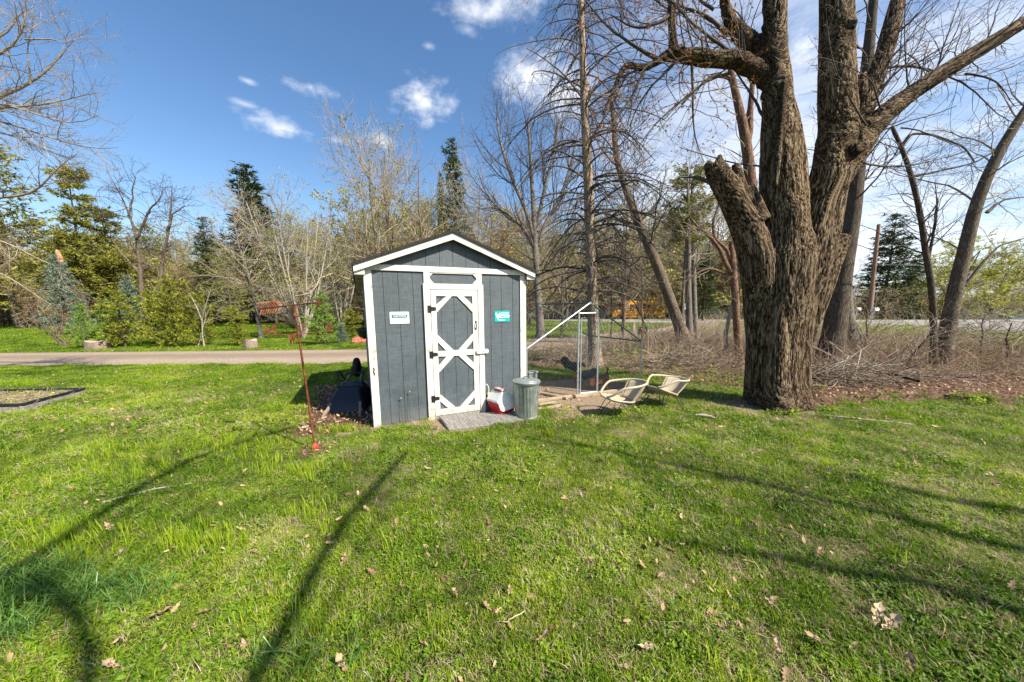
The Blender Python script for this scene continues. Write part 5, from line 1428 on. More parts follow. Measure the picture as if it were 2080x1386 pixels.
def px_tree(name, trunks, Y0, label, bk, twig='twig', n=(0, 0, 0), l=1.0, bud=None, nb=0, bs=.03, K=22, sides=14, ang=(35, 70), trop=.0, rm=.45, seed=1, flare=1.35, fine=.003, side=None, t0=.3, group=None, wob=.16, cat='tree', jit=.006, wt=None, fall=.5):
    g = np.random.default_rng(seed); L_ = [line(px_line(pl, Y0), K, jit, g) for pl in trunks]
    P, Rr = np.stack([a for a, _ in L_]), np.stack([b for _, b in L_])
    gz = P[0, 0].copy(); base = np.array([gz[0], gz[1], 0.0]); 
    for k in range(len(P)):
        if P[k, 0, 2] < .3: P[k, 0, 2] = min(P[k, 0, 2], -.05); Rr[k, 0] *= flare; Rr[k, 1] *= 1 + (flare - 1) * .35
    t = thing(name, base, 0, label, cat, group); W0 = Wood().tube(P, Rr, sides); o = link('trunk', W0.mesh('trunk', bk), None, t); o.location = tuple(-base)
    if n[0]:
        Wb = Wood(); A, RA = grow(P, Rr, n[0], l, ang, 9, wob, trop, t0, 1, fall, rm, .3, g, rmin=fine * 1.5, side=side, wt=wt)
        Wb.tube(A, RA, 5); src = A
        if n[1]: B, RB = grow(A, RA, n[1], l * .45, (25, 60), 6, .2, trop * .7, .12, 1, .4, .6, .4, g, rmin=fine); Wb.tube(B, RB, 3); src = B
        if n[2]: C_, RC = grow(B, RB, n[2], l * .2, (25, 60), 4, .2, trop * .5, .1, 1, .3, .7, .5, g, rmin=fine * .7); Wb.tube(C_, RC, 3); src = C_
        o = link('branches', Wb.mesh('branches', twig), None, t); o.location = tuple(-base)
        if bud: W2 = Wood(); leaves_on(W2, src, nb, bs, bs * .8, g); o = link('foliage', W2.mesh('foliage', bud, False), None, t); o.location = tuple(-base)
    return t


px_tree('shade_tree', [[(1684, 748, 31, 0), (1692, 700, 27, 0), (1703, 620, 25, 0), (1714, 540, 24, 0), (1727, 470, 22, 0), (1737, 400, 20, 0), (1744, 330, 18, 0), (1752, 230, 16, 0), (1765, 100, 13, 0), (1780, -60, 9, 0)]], 8.66,
        'dark leaning trunk standing close behind the big maple', 'dark_bark', 'twig_dark', (26, 110, 260), 2.0, seed=31, t0=.45, trop=.03)
px_tree('pale_trunk_tree', [[(1730, 700, 24, 0), (1722, 655, 15, 0), (1718, 600, 13, 0), (1716, 520, 11, 0), (1712, 430, 9, 0), (1706, 330, 7, 0)]], 10.9,
        'paler trunk with a flared foot just behind the dark leaning trunk', 'grey_bark', 'twig', (16, 60, 100), 1.8, seed=32, t0=.5, flare=1.2)
px_tree('thin_dark_tree', [[(1897, 748, 10, 0), (1895, 690, 8.5, 0), (1892, 610, 8.5, 0), (1880, 530, 8, 0), (1868, 440, 7, 0), (1850, 355, 6.5, 0), (1832, 300, 5.5, 0), (1812, 258, 4.5, 0)], [(1883, 540, 5, 0), (1893, 500, 4, 0), (1902, 450, 3, 0), (1904, 428, 2.5, 0), (1903, 400, 1.5, 0), (1900, 380, 1, 0), (1899, 370, 1, 0)],
                           [(1831, 300, 4, 0), (1850, 270, 3.5, 0), (1900, 275, 3, 0), (1960, 300, 2.5, 0), (1980, 330, 2, 0)], [(1850, 360, 4, 0), (1900, 350, 3, 0), (1980, 330, 2.5, 0), (2050, 290, 2, 0)]], 8.33,
        'thin dark crooked tree rising beside the foot of the slanting trunk', 'dark_bark', 'twig_dark', (34, 130, 320), 1.5, seed=33, trop=.02, bud='bud_green', nb=160, bs=.014, fine=.002)
px_tree('slanting_tree', [[(1910, 752, 22, 0), (1920, 690, 20, 0), (1935, 610, 19, 0), (1953, 540, 18, 0), (1968, 470, 17, 0), (1986, 400, 16, 0), (2012, 340, 15, 0), (2045, 280, 14, 0), (2082, 225, 13, 0), (2150, 130, 11, 0), (2240, 0, 8, 0)],
                          [(2005, 432, 6, 0), (2020, 415, 4, 0), (2040, 405, 3, 0), (2085, 400, 2, 0)], [(1960, 580, 5, 0), (1990, 540, 4, 0), (2030, 500, 3, 0), (2095, 480, 2, 0)]], 8.33,
        'long bare trunk slanting up out of the leaf bank past the frame edge', 'brown_bark', 'twig', (30, 120, 300), 1.7, seed=34, t0=.3, trop=.02, bud='bud_green', nb=260, bs=.016, fine=.002)
px_tree('red_barked_tree', [[(1506, 745, 9, 0), (1496, 660, 8, 0), (1493, 600, 8, 0), (1488, 540, 8, 0), (1486, 500, 7, 0), (1485, 490, 4, 0)], [(1486, 555, 6, 0), (1474, 535, 5, 0), (1462, 505, 4.5, 0), (1442, 480, 4, 0), (1418, 462, 3, 0), (1400, 440, 2, 0)],
                            [(1490, 545, 5, 0), (1475, 505, 4, 0), (1450, 485, 3.5, 0), (1448, 450, 3, 0), (1455, 430, 2, 0), (1460, 410, 1.5, 0)], [(1500, 545, 4, 0), (1480, 560, 3, 0), (1440, 545, 3, 0), (1410, 560, 2, 0), (1390, 575, 1.5, 0), (1380, 580, 1, 0)]], 9.6,
        'short broken-topped tree with crooked side limbs just before the big maple stub', 'reddish_bark', 'twig', (22, 70, 120), 1.1, seed=35, t0=.5)
px_tree('pale_sapling', [[(1478, 720, 4.5, 0), (1474, 680, 4.5, 0), (1482, 645, 4, 0), (1492, 600, 3.5, 0), (1502, 560, 2, 0)]], 9.9, 'pale crooked sapling beside the short broken-topped tree', 'pale_bark', 'twig', (16, 40, 60), .8, seed=36)
px_tree('upper_red_tree', [[(1540, 745, 15, 0), (1534, 600, 14, 0), (1530, 470, 13, 0), (1525, 400, 13, 0), (1521, 330, 12, 0), (1512, 270, 11, 0), (1500, 215, 9, 0), (1487, 165, 7, 0), (1480, 120, 5, 0)], [(1519, 290, 8, 0), (1524, 250, 7, 0), (1527, 200, 6, 0), (1530, 150, 5, 0), (1533, 80, 3, 0)],
                           [(1500, 215, 6, 0), (1485, 155, 5, 0), (1450, 150, 4, 0), (1420, 175, 3, 0), (1385, 210, 2, 0)]], 7.4,
        'reddish trunk rising directly behind the two main stems of the big maple', 'reddish_bark', 'twig', (26, 90, 160), 1.3, seed=37, t0=.5)
px_tree('larch_tree', [[(1209, 748, 14, 0), (1207, 715, 12.5, 0), (1204, 650, 11.5, 0), (1201, 560, 11, 0), (1197, 470, 10.5, 0), (1194, 380, 10, 0), (1190, 300, 9, 0), (1186, 200, 8, 0), (1183, 100, 6.5, 0), (1180, 0, 5, 0), (1177, -120, 3, 0)]], 8.98,
        'tall straight larch with pale bark and many thin arching bare branches', 'larch_bark', 'twig_dark', (190, 1000, 1300), 2.1, seed=38, ang=(50, 80), trop=-.17, t0=.19, rm=.26, side=(1, 1, .12), bud='bud_red', nb=1500, bs=.02, fine=.0017, K=30, wob=.09, fall=.42)
px_tree('leaning_tree', [[(1396, 708, 15, 0), (1378, 655, 12, 0), (1352, 585, 11, 0), (1330, 522, 11, 0), (1303, 468, 10, 0), (1279, 405, 8, 0), (1258, 345, 7, 0), (1246, 300, 6, 0), (1250, 250, 5, 0), (1240, 200, 4, 0)], [(1303, 468, 6, 0), (1292, 450, 5, 0), (1325, 428, 4, 0), (1340, 405, 3, 0)], [(1290, 460, 5, 0), (1240, 440, 4, 0), (1200, 455, 3, 0), (1160, 480, 2, 0)]], 13.1,
        'bare tree leaning hard over beside the gravel drive, its top bent upright', 'brown_bark', 'twig_dark', (46, 200, 500), 2.6, seed=39, t0=.35, bud='bud_green', nb=500, bs=.028)
px_tree('twin_tree', [[(1400, 694, 9, 0), (1400, 640, 6.5, 0), (1398, 560, 6, 0), (1399, 480, 5.5, 0), (1398, 420, 4, 0), (1397, 340, 1.5, 0)]], 14.3, 'straight grey trunk, the left one of the pair behind the leaning tree', 'grey_bark', 'twig_grey', (26, 110, 200), 1.9, seed=40, t0=.35, bud='bud_green', nb=200, bs=.03)
px_tree('twin_tree', [[(1414, 690, 8, 0), (1411, 640, 6, 0), (1408, 560, 5.5, 0), (1408, 470, 5, 0), (1406, 420, 3, 0), (1404, 370, 1.2, 0)]], 15.0, 'straight grey trunk, the right and thinner one of the pair behind the leaning tree', 'grey_bark', 'twig_grey', (26, 110, 200), 1.9, seed=41, t0=.35, bud='bud_green', nb=200, bs=.03)
px_tree('round_crowned_tree', [[(1100, 690, 9, 0), (1094, 620, 7.5, 0), (1090, 540, 7, 0), (1087, 490, 6, 0), (1084, 430, 5, 0), (1080, 370, 4, 0), (1076, 300, 3, 0), (1072, 240, 1.5, 0)], [(1086, 485, 5, 0), (1070, 430, 4, 0), (1045, 375, 3.5, 0), (1025, 320, 3, 0), (1012, 270, 2, 0), (1008, 235, 1, 0)],
                               [(1090, 470, 5, 0), (1100, 410, 4, 0), (1115, 350, 3.5, 0), (1130, 290, 3, 0), (1135, 240, 1.5, 0)], [(1084, 500, 5, 0), (1060, 460, 3.5, 0), (1025, 430, 3, 0), (1000, 420, 2, 0), (975, 425, 1, 0)], [(1094, 500, 5, 0), (1110, 450, 4, 0), (1140, 400, 3, 0), (1160, 330, 2, 0), (1172, 280, 1, 0)]], 17.5,
        'bare grey tree with a full round twiggy crown behind the right roof slope', 'grey_bark', 'twig_dark', (90, 480, 1300), 2.9, seed=42, t0=.25, ang=(25, 50), trop=.10, fine=.0045, wob=.1)
px_tree('leaning_pale_tree', [[(531, 686, 5, 0), (524, 650, 3.6, 0), (517, 610, 3.3, 0), (508, 570, 3, 0), (497, 530, 2.6, 0), (485, 500, 2.2, 0), (478, 460, 1.6, 0), (472, 420, 1, 0)]], 19.5,
        'slim pale-barked tree leaning over the lawn, feathery bare twigs', 'grey_bark', 'twig', (60, 340, 800), 3.0, seed=43, t0=.3, ang=(40, 80), fine=.005, trop=.02)
px_tree('gnarled_oak', [[(u, v, r * (.66 - .45 * i / len(l)), dy) for i, (u, v, r, dy) in enumerate(l)] for l in [[(288, 650, 11, 0), (287, 600, 10, 0), (285, 560, 9, 0), (281, 510, 8, 0), (276, 480, 8, 0), (263, 440, 6, 0), (250, 408, 5, 0), (232, 372, 4, 0), (215, 345, 2.5, 0)], [(276, 485, 6, 0), (292, 455, 5.5, 0), (302, 425, 5, 0), (322, 408, 3.5, 0), (332, 385, 2, 0)],
                        [(262, 440, 5, 0), (268, 405, 4, 0), (270, 380, 3, 0), (276, 360, 2, 0)], [(284, 560, 7, 0), (262, 530, 5, 0), (238, 505, 4, 0), (225, 480, 3, 0), (222, 460, 2, 0)], [(322, 600, 8, 0), (325, 520, 7, 0), (338, 480, 6, 0), (344, 440, 5, 0), (348, 400, 4, 0), (350, 375, 2, 0)],
                        [(340, 470, 5, 0), (350, 440, 4, 0), (372, 420, 3, 0), (385, 418, 1.5, 0)]]], 25,
        'gnarled bare oak with black crooked limbs against the sky beyond the drive', 'brown_bark', 'twig_dark', (60, 330, 700), 2.6, seed=44, t0=.3, fine=.007, wob=.3, jit=.03, ang=(35, 75))


def overhang():
    """the tree outside the frame whose bare limbs reach in at the top left"""
    Y0 = 7.2; L_ = [
        [(-420, 330, 16, -.6), (-200, 260, 11, -.3), (0, 200, 7, 0), (62, 174, 5.5, .05), (95, 150, 4.5, .1), (121, 128, 4, .15), (126, 95, 3, .2), (150, 82, 1.5, .2)],
        [(-300, 250, 10, -.3), (0, 218, 5, 0), (90, 213, 4, .05), (135, 207, 3, .1), (150, 192, 2.5, .1), (205, 188, 1.5, .2)],
        [(-300, 240, 9, 0), (0, 206, 4, 0), (60, 228, 3.5, 0), (120, 250, 3, 0), (168, 258, 2.5, 0), (200, 235, 1.5, 0)],
        [(-300, 200, 9, .2), (0, 243, 5, .2), (60, 265, 4, .2), (110, 284, 3.5, .2), (165, 298, 3, .2), (215, 310, 2, .2), (240, 300, 1.2, .2)],
        [(-300, 250, 9, .3), (0, 265, 4, .3), (50, 285, 3, .3), (100, 310, 2.5, .3), (160, 330, 1.5, .3)],
        [(-300, 200, 10, -.3), (0, 114, 6, -.2), (30, 92, 5, -.2), (48, 78, 4.5, -.2), (51, 50, 3.5, -.2), (50, 15, 2.5, -.2), (60, -30, 2, -.2)],
        [(-200, 420, 9, .2), (0, 403, 5.5, .2), (60, 400, 5, .2), (85, 385, 4.5, .2), (110, 345, 4, .2), (135, 325, 3, .2), (157, 312, 2, .2)],
        [(-200, 100, 8, -.2), (0, 80, 3.5, -.2), (28, 62, 3, -.2), (32, 30, 2.5, -.2), (45, 20, 2, -.2), (70, 15, 1.5, -.2)],
        [(62, 172, 4, .05), (60, 140, 3, 0), (57, 100, 2.5, 0), (66, 60, 2, 0), (68, 20, 1.5, 0)], [(50, 80, 3, -.2), (110, 78, 2.2, -.2), (128, 90, 2, -.2), (150, 82, 1, -.2)],
        [(-250, 560, 10, .1), (-60, 480, 5, .1), (20, 490, 4, .1), (60, 520, 3, .1), (110, 540, 2, .1)], [(-250, 600, 10, 0), (-60, 530, 4, 0), (20, 560, 3, 0), (70, 600, 2.5, 0), (105, 620, 1.5, 0)]]
    L_ = [[(u, v, r * (.9 - .55 * i / len(l)), dy) for i, (u, v, r, dy) in enumerate(l)] for l in L_]; g = np.random.default_rng(50); q = [line(px_line(pl, Y0), 16, .006, g) for pl in L_]; P, Rr = np.stack([a for a, _ in q]), np.stack([b for _, b in q])
    tx = P[0, 0][0]; base = np.array([tx - .4, P[0, 0][1] - .2, 0]); t = thing('overhanging_tree', base, 0, 'bare tree outside the frame whose thin crooked limbs reach in at the upper left', 'tree')
    tp, tr = line([(*base, .26), (base[0] + .1, base[1], 2.5, .21), (base[0] + .2, base[1] + .1, 5, .18), (base[0], base[1], 8, .1)], 16)
    st = np.stack([line([(tp[i][0], tp[i][1], tp[i][2], .12), (*P[k, 0], Rr[k, 0])], 16)[0] for k, i in zip(range(10 - 2), (6, 7, 8, 9, 7, 10, 6, 11))])
    sr = np.stack([np.linspace(.12, Rr[k, 0], 16) for k in range(8)])
    o = link('trunk', Wood().tube(np.concatenate([tp[None], st]), np.concatenate([tr[None], sr]), 10).mesh('trunk', 'grey_bark'), None, t); o.location = tuple(-base)
    W = Wood().tube(P, Rr, 6); A, RA = grow(P, Rr, 210, .8, (20, 55), 7, .16, .01, .5, 1, .35, .5, .4, g, rmin=.0028); B, RB = grow(A, RA, 900, .40, (25, 60), 5, .2, .02, .1, 1, .3, .7, .4, g, rmin=.0018); C_, RC = grow(B, RB, 1500, .18, (25, 60), 4, .2, .02, .1, 1, .3, .7, .5, g, rmin=.0014)
    W.tube(A, RA, 4).tube(B, RB, 3).tube(C_, RC, 3); o = link('branches', W.mesh('branches', 'twig'), None, t); o.location = tuple(-base)


overhang()


def shading_trees():
    """the trees behind the camera; their limbs lay the long shadows on the lawn"""
    s = np.array([SUN_DIR.x / SUN_DIR.z, SUN_DIR.y / SUN_DIR.z, 1.0])
    def up(pts): return [(x + s[0] * h, y + s[1] * h, h, r) for x, y, h, r in pts]
    g = np.random.default_rng(60)
    for nm, base, limbs, lab in (
        ('yard_tree', (7.2, -4.6), [
            [(3.6, 1.85, 6.0, .04), (2.8, 2.3, 6.0, .036), (1.8, 3.1, 6.1, .032), (.9, 3.6, 6.2, .028), (.1, 3.95, 6.3, .02)],
            [(3.6, 1.2, 6.4, .03), (2.9, 1.35, 6.5, .028), (2.2, 1.75, 6.6, .04), (1.55, 1.95, 6.7, .03), (1.0, 2.1, 6.8, .01)],
            [(3.9, 2.3, 7.2, .04), (3.2, 2.8, 7.2, .03), (2.7, 3.3, 7.2, .02)]], 'bare tree standing behind the camera on the sunny side, its limbs shading the lawn'),
        ('yard_tree', (2.6, -6.8), [
            [(-.75, -.4, 6.0, .06), (-1.12, .7, 6.2, .045), (-1.18, 1.5, 6.4, .04), (-1.34, 2.1, 6.6, .035), (-1.25, 2.9, 6.8, .035), (-1.2, 3.6, 7.0, .02)],
            [(-2.6, .2, 6.8, .05), (-2.95, 1.5, 6.9, .042), (-3.2, 2.3, 7.0, .036), (-3.55, 3.1, 7.1, .03), (-3.4, 3.8, 7.2, .035), (-3.0, 4.4, 7.3, .02)],
            [(-1.35, .9, 6.8, .05), (-2.2, 1.5, 6.9, .04), (-2.9, 1.8, 7.0, .03)], [(-3.4, 1.2, 7.5, .045), (-4.4, 2.1, 7.6, .036), (-5.3, 3.2, 7.7, .025)]], 'second bare tree behind the camera, whose heavy limbs shade the near lawn')):
        t = thing('yard_tree', (*base, 0), 0, lab, 'tree'); L_ = [line(up(l), 14, .02, g) for l in limbs]
        fork = np.array([base[0] + .1, base[1] + .1, 3.0])
        conn = [line([(*fork, .16), (*(fork * .5 + l[0][0] * .5 + np.array([0, 0, .3])), .13), (*l[0][0], l[1][0])], 14) for l in L_]
        tr = line([(base[0], base[1], -.1, .3), (base[0] + .05, base[1], 1.5, .23), (*fork, .22), (fork[0] + .3, fork[1], 7, .12), (fork[0] + .3, fork[1] - .3, 10, .05)], 14)
        allP = np.stack([tr[0]] + [c[0] for c in conn]); allR = np.stack([tr[1]] + [c[1] for c in conn]); LP, LR = np.stack([l[0] for l in L_]), np.stack([l[1] for l in L_])
        o = link('trunk', Wood().tube(allP, allR, 10).tube(LP, LR, 8).mesh('trunk', 'brown_bark'), None, t); o.location = (-base[0], -base[1], 0)
        A, RA = grow(np.concatenate([LP, conn[0][0][None]]), np.concatenate([LR, conn[0][1][None]]), 46, 1.7, (25, 60), 8, .15, .05, .1, 1, .4, .45, .35, g, rmin=.006); B, RB = grow(A, RA, 190, .8, (25, 60), 5, .2, .02, .1, 1, .3, .6, .4, g, rmin=.004)
        o = link('branches', Wood().tube(A, RA, 4).tube(B, RB, 3).mesh('branches', 'twig'), None, t); o.location = (-base[0], -base[1], 0)


shading_trees()

# ------------------------------------------------------------------ woodland: a few meshes of each kind, placed one by one
def gz(x, y): return float(height(np.array([x]), np.array([y]))[0])


TM = {}
for k in range(3):
    TM['bare%d' % k] = bare_tree(np.random.default_rng(100 + k), 12, n1=18, n2=120, n3=480, n4=800, twig='twig_grey' if k == 1 else 'twig', bk='grey_bark' if k == 1 else 'brown_bark', stems=1 + (k == 2), crook=.12 + .06 * k, fine=.008)
for k in range(3):
    TM['bud%d' % k] = bare_tree(np.random.default_rng(110 + k), 11, n1=20, n2=130, n3=480, n4=0, twig='twig', bk='brown_bark', bud='bud_green', nb=3800, bs=.055, crook=.2, fine=.008, first=.15)
TM['yel'] = bare_tree(np.random.default_rng(115), 9, n1=26, n2=160, n3=520, n4=0, twig='twig', bud='bud_yellow', nb=9000, bs=.075, spread=.6, stems=3, crook=.25, fine=.008, first=.1, l1=.5)
TM['multi'] = bare_tree(np.random.default_rng(116), 9.5, n1=46, n2=240, n3=900, n4=0, twig='twig_grey', bk='pale_bark', bud='bud_green', nb=4600, bs=.05, spread=.75, stems=7, crook=.08, fine=.006, first=.12, upright=.2, l1=.35, r=.14)
TM['tangle0'] = bare_tree(np.random.default_rng(117), 5, n1=30, n2=150, n3=420, n4=0, twig='twig', stems=5, spread=.9, crook=.3, fine=.006, first=.05, r=.05, l1=.5)
TM['tangle1'] = bare_tree(np.random.default_rng(118), 4, n1=30, n2=150, n3=420, n4=0, twig='twig_red', bud='bud_green', nb=900, bs=.05, stems=6, spread=1.0, crook=.3, fine=.005, first=.05, r=.04, l1=.5)
TM['spruce0'] = conifer(np.random.default_rng(120), 14, 2.6, 'spruce_needle', n=5200, layers=30, ndl=.30, per=7, irr=.3, droop=-.3, twn=12, nsub=2)
TM['spruce1'] = conifer(np.random.default_rng(121), 15, 2.6, 'spruce_needle', n=5600, layers=26, ndl=.34, per=6, irr=.55, droop=-.1, twn=12, taper=.75, base=.12, nsub=2)
TM['pine0'] = conifer(np.random.default_rng(122), 14, 4.2, 'pine_needle', n=4600, layers=16, ndl=.32, per=5, irr=.6, droop=.0, twn=16, taper=.6, base=.12, twig='twig', bk='brown_bark', r=.22, nsub=2)
TM['pine1'] = conifer(np.random.default_rng(123), 13, 2.6, 'pine_needle', n=4600, layers=15, ndl=.32, per=4, irr=.6, droop=.05, twn=14, taper=.55, base=.2, twig='twig', bk='brown_bark', r=.16, nsub=2, lean=(.03, 0))
TM['blue'] = conifer(np.random.default_rng(124), 4.2, 1.55, 'blue_needle', n=4600, layers=20, ndl=.14, per=8, irr=.2, droop=-.05, twn=12, base=.04, nsub=2, r=.07)
TM['arb0'] = conifer(np.random.default_rng(125), 2.6, 1.15, 'arbor_leaf', n=1900, layers=13, ndl=.12, per=6, irr=.5, droop=.12, twn=10, base=.05, taper=.55, nsub=3, r=.04)
TM['arb1'] = conifer(np.random.default_rng(126), 2.2, .75, 'arbor_leaf', n=1500, layers=12, ndl=.10, per=5, irr=.55, droop=.15, twn=9, base=.08, taper=.6, nsub=3, r=.03)
TM['wpine'] = conifer(np.random.default_rng(127), 2.4, .95, 'bright_needle', n=1500, layers=9, ndl=.12, per=6, irr=.35, droop=.15, twn=8, base=.05, taper=.7, nsub=4, r=.03, twig='twig', bk='grey_bark')
TM['mix'] = conifer(np.random.default_rng(128), 9, 3.6, 'pine_needle', n=3000, layers=15, ndl=.24, per=6, irr=.45, droop=-.2, twn=24, taper=.6, base=.10, twig='twig_grey', bk='brown_bark', r=.14, nsub=1)
TM['tuft'] = conifer(np.random.default_rng(129), 8, 1.9, 'pine_needle', n=3600, layers=9, ndl=.17, per=6, irr=.5, droop=.05, twn=14, taper=.45, base=.56, twig='twig', bk='brown_bark', r=.09, nsub=2)
TRUE_H = {'tuft': 8, 'bare': 12, 'bud': 11, 'yel': 9, 'multi': 9.5, 'tangle0': 5, 'tangle1': 4, 'spruce0': 14, 'spruce1': 15, 'pine0': 14, 'pine1': 13, 'blue': 4.2, 'arb0': 2.6, 'arb1': 2.2, 'wpine': 2.4, 'mix': 9}


def put(kind, name, u, Y0, vtop, label, cat='tree', group=None, rz=None, wide=1.0, tilt=(0, 0)):
    """a tree of the kind whose foot is at depth Y0 under pixel column u and whose top reaches row vtop"""
    p = at(u, 640, Y0); x = p[0]; z = gz(x, Y0); top = at(u, vtop, Y0)[2]
    h = top - z; hh = TRUE_H.get(kind, TRUE_H.get(kind[:-1])); s = h / hh
    return place(TM[kind], name, (x, Y0, z - .03), rng.uniform(0, 6.28) if rz is None else rz, s * wide, label, cat, group, sz=s, tilt=tilt)


# named individuals, left to right
put('pine0', 'white_pine', 40, 33, 288, 'massive dark white pine at the far left edge, behind the overhanging twigs', rz=.4, wide=1.35)
put('pine0', 'white_pine', -70, 35, 240, 'second white pine cut off by the left frame edge', rz=2.0)
put('pine1', 'white_pine', 176, 36, 332, 'slim irregular white pine between the massive pine and the gnarled oak', rz=1.1, wide=1.1)
put('pine1', 'white_pine', 250, 40, 420, 'yellowish ragged pine right behind the gnarled oak', rz=3.1, wide=1.5)
put('pine0', 'white_pine', 320, 43, 455, 'broad ragged pine filling in behind the black limbs of the oak', rz=4.0, wide=.9)
put('blue', 'blue_spruce', 135, 24, 514, 'pale blue spruce standing before the massive left pine', rz=.2, wide=.72)
put('blue', 'blue_spruce', 268, 22, 556, 'small blue spruce top below the gnarled oak', rz=1.9, wide=.7)
put('spruce0', 'spruce', 437, 36, 438, 'narrow dark green spruce between the oak and the tallest conifer', rz=.7, wide=1.2)
put('spruce1', 'tall_spruce', 534, 40, 333, 'tallest dark conifer with a ragged leaning top left of the shed', rz=2.2, wide=1.7)
put('multi', 'budding_clump', 612, 19, 395, 'pale multi-stemmed tree in green bud, just left of the shed roof', rz=.3, wide=.95)
put('multi', 'budding_clump', 690, 25, 455, 'smaller pale clump in bud touching the left end of the shed roof', rz=1.3)
put('mix', 'hemlock', 470, 33, 500, 'brownish fine-twigged hemlock with long level boughs beyond the lawn', rz=.2)
put('mix', 'hemlock', 560, 36, 470, 'olive hemlock under the tallest conifer', rz=1.6, wide=.8)
put('bud0', 'budding_tree', 772, 22, 280, 'slender tree in first yellow-green leaf above the left roof slope', rz=.5)
put('bare0', 'bare_tree', 800, 26, 265, 'open bare tree rising highest behind the left roof slope', rz=2.5, wide=.9)
put('yel', 'willow', 745, 33, 408, 'rounded yellow-green willow crown behind the left roof slope', rz=.5)
put('yel', 'willow', 850, 36, 415, 'second yellow-green willow crown left of the dark spruce behind the shed', rz=2.5, wide=.8)
put('bud1', 'budding_tree', 862, 24, 305, 'upright budding tree left of the dark spruce behind the roof peak', rz=1.5, wide=.8)
put('spruce1', 'spruce', 930, 33, 280, 'narrow shaggy dark spruce rising right behind the roof peak', rz=1.0, wide=.95)
put('spruce1', 'spruce', 905, 36, 350, 'shorter narrow spruce just left of the shaggy spruce', rz=3.0, wide=.5)
put('bare1', 'bare_tree', 975, 26, 340, 'bare grey tree behind the right half of the roof peak', rz=.9, wide=.8)
put('bud2', 'budding_tree', 1265, 21, 330, 'budding tree with drooping twigs between the larch and the leaning tree', rz=.9, wide=.9)
put('bud0', 'budding_tree', 1150, 28, 420, 'low budding tree between the round-crowned tree and the larch', rz=2.9, wide=1.1)
put('tuft', 'white_pine', 1384, 14.8, 338, 'green tufted pine crown rising above the pair of grey trunks', rz=.9, wide=1.0)
put('spruce0', 'spruce', 1428, 38, 508, 'green spruce beyond the road, just left of the big maple', rz=.9, wide=1.6)
put('spruce0', 'spruce', 1792, 42, 432, 'broad blue-green spruce beyond the road beside the utility pole', rz=1.7, wide=1.7)
put('spruce1', 'spruce', 1845, 50, 520, 'smaller dark spruce at the right foot of the broad one', rz=2.7, wide=1.6)
put('yel', 'willow', 1885, 46, 500, 'yellow-green leafing tree between the two right-hand leaning trunks', rz=.2, wide=1.4)
put('yel', 'willow', 1965, 50, 508, 'bright yellow-green tree above the green-roofed house', rz=1.2, wide=1.6)
put('bud1', 'budding_tree', 2045, 52, 505, 'olive budding tree above the dark-roofed house', rz=2.2, wide=1.6)
put('bud2', 'budding_tree', 2130, 50, 490, 'olive budding tree at the right frame edge', rz=.2, wide=1.6)
put('tangle1', 'leafy_bush', 1835, 38.5, 592, 'low yellow-leaved bush at the far road edge below the spruce', 'bush', rz=.2, wide=1.6)
put('tangle1', 'leafy_bush', 1745, 39.5, 596, 'low leafy bush at the far road edge behind the mailboxes', 'bush', rz=1.2, wide=1.6)

# young trees and shrubs along the far side of the drive
put('tangle1', 'bronze_shrub', 122, 15.6, 588, 'wide vase-shaped shrub with bronze spring leaves beyond the drive', 'shrub', rz=1.0, wide=1.15)
put('wpine', 'pine_sapling', 166, 14.8, 612, 'thin bright pine sapling left of the wider stump', rz=.3, wide=.7)
put('arb1', 'young_evergreen', 244, 14.8, 590, 'loose young evergreen just right of the wider stump', rz=.2, wide=1.1)
put('wpine', 'pine_sapling', 218, 15.6, 606, 'sparse bright sapling leaning by the loose young evergreen', rz=2.2, wide=.8)
put('arb0', 'young_evergreen', 352, 15.0, 566, 'largest and bushiest young evergreen beyond the drive', rz=.6, wide=.95)
put('arb0', 'young_evergreen', 402, 15.4, 594, 'bushy young evergreen touching the right side of the largest one', rz=2.6, wide=.8)
put('arb1', 'young_evergreen', 476, 14.9, 622, 'small trim cone-shaped evergreen left of the narrower stump', rz=1.6, wide=1.1)
put('arb1', 'young_evergreen', 310, 16.2, 590, 'young evergreen half hidden behind the left side of the largest one', rz=1.0, wide=1.2)
put('wpine', 'white_pine_sapling', 655, 15.2, 592, 'bright green soft-needled pine sapling right of the weather vane pole', rz=.3, wide=1.0)
put('blue', 'blue_spruce', 690, 16.0, 652, 'tiny dark green spruce between the pine sapling and the shed', rz=.2, wide=1.0)
put('arb1', 'young_evergreen', 712, 19, 628, 'rounded green bush seen just left of the shed wall', 'bush', rz=.9, wide=1.6)
px_tree('birch_sapling', [[(414, 697, 1.7, 0), (410, 660, 1.4, 0), (413, 640, 1.2, 0), (420, 615, .9, 0), (428, 588, .6, 0)], [(402, 705, 1.7, 0), (410, 670, 1.2, 0), (418, 640, 1, 0), (432, 618, .8, 0), (445, 610, .5, 0)], [(411, 655, 1.3, 0), (402, 630, 1.4, 0), (394, 612, 1, 0), (386, 600, .7, 0), (384, 595, .5, 0)]], 15.0,
        'white-barked birch sapling beside the bushy evergreens', 'pale_bark', 'pale_bark', (14, 30, 0), .8, seed=61, sides=6, fine=.004)
put('wpine', 'pine_sapling', 398, 17.5, 640, 'faint pine sapling standing behind the birch', rz=2.1, wide=.8)

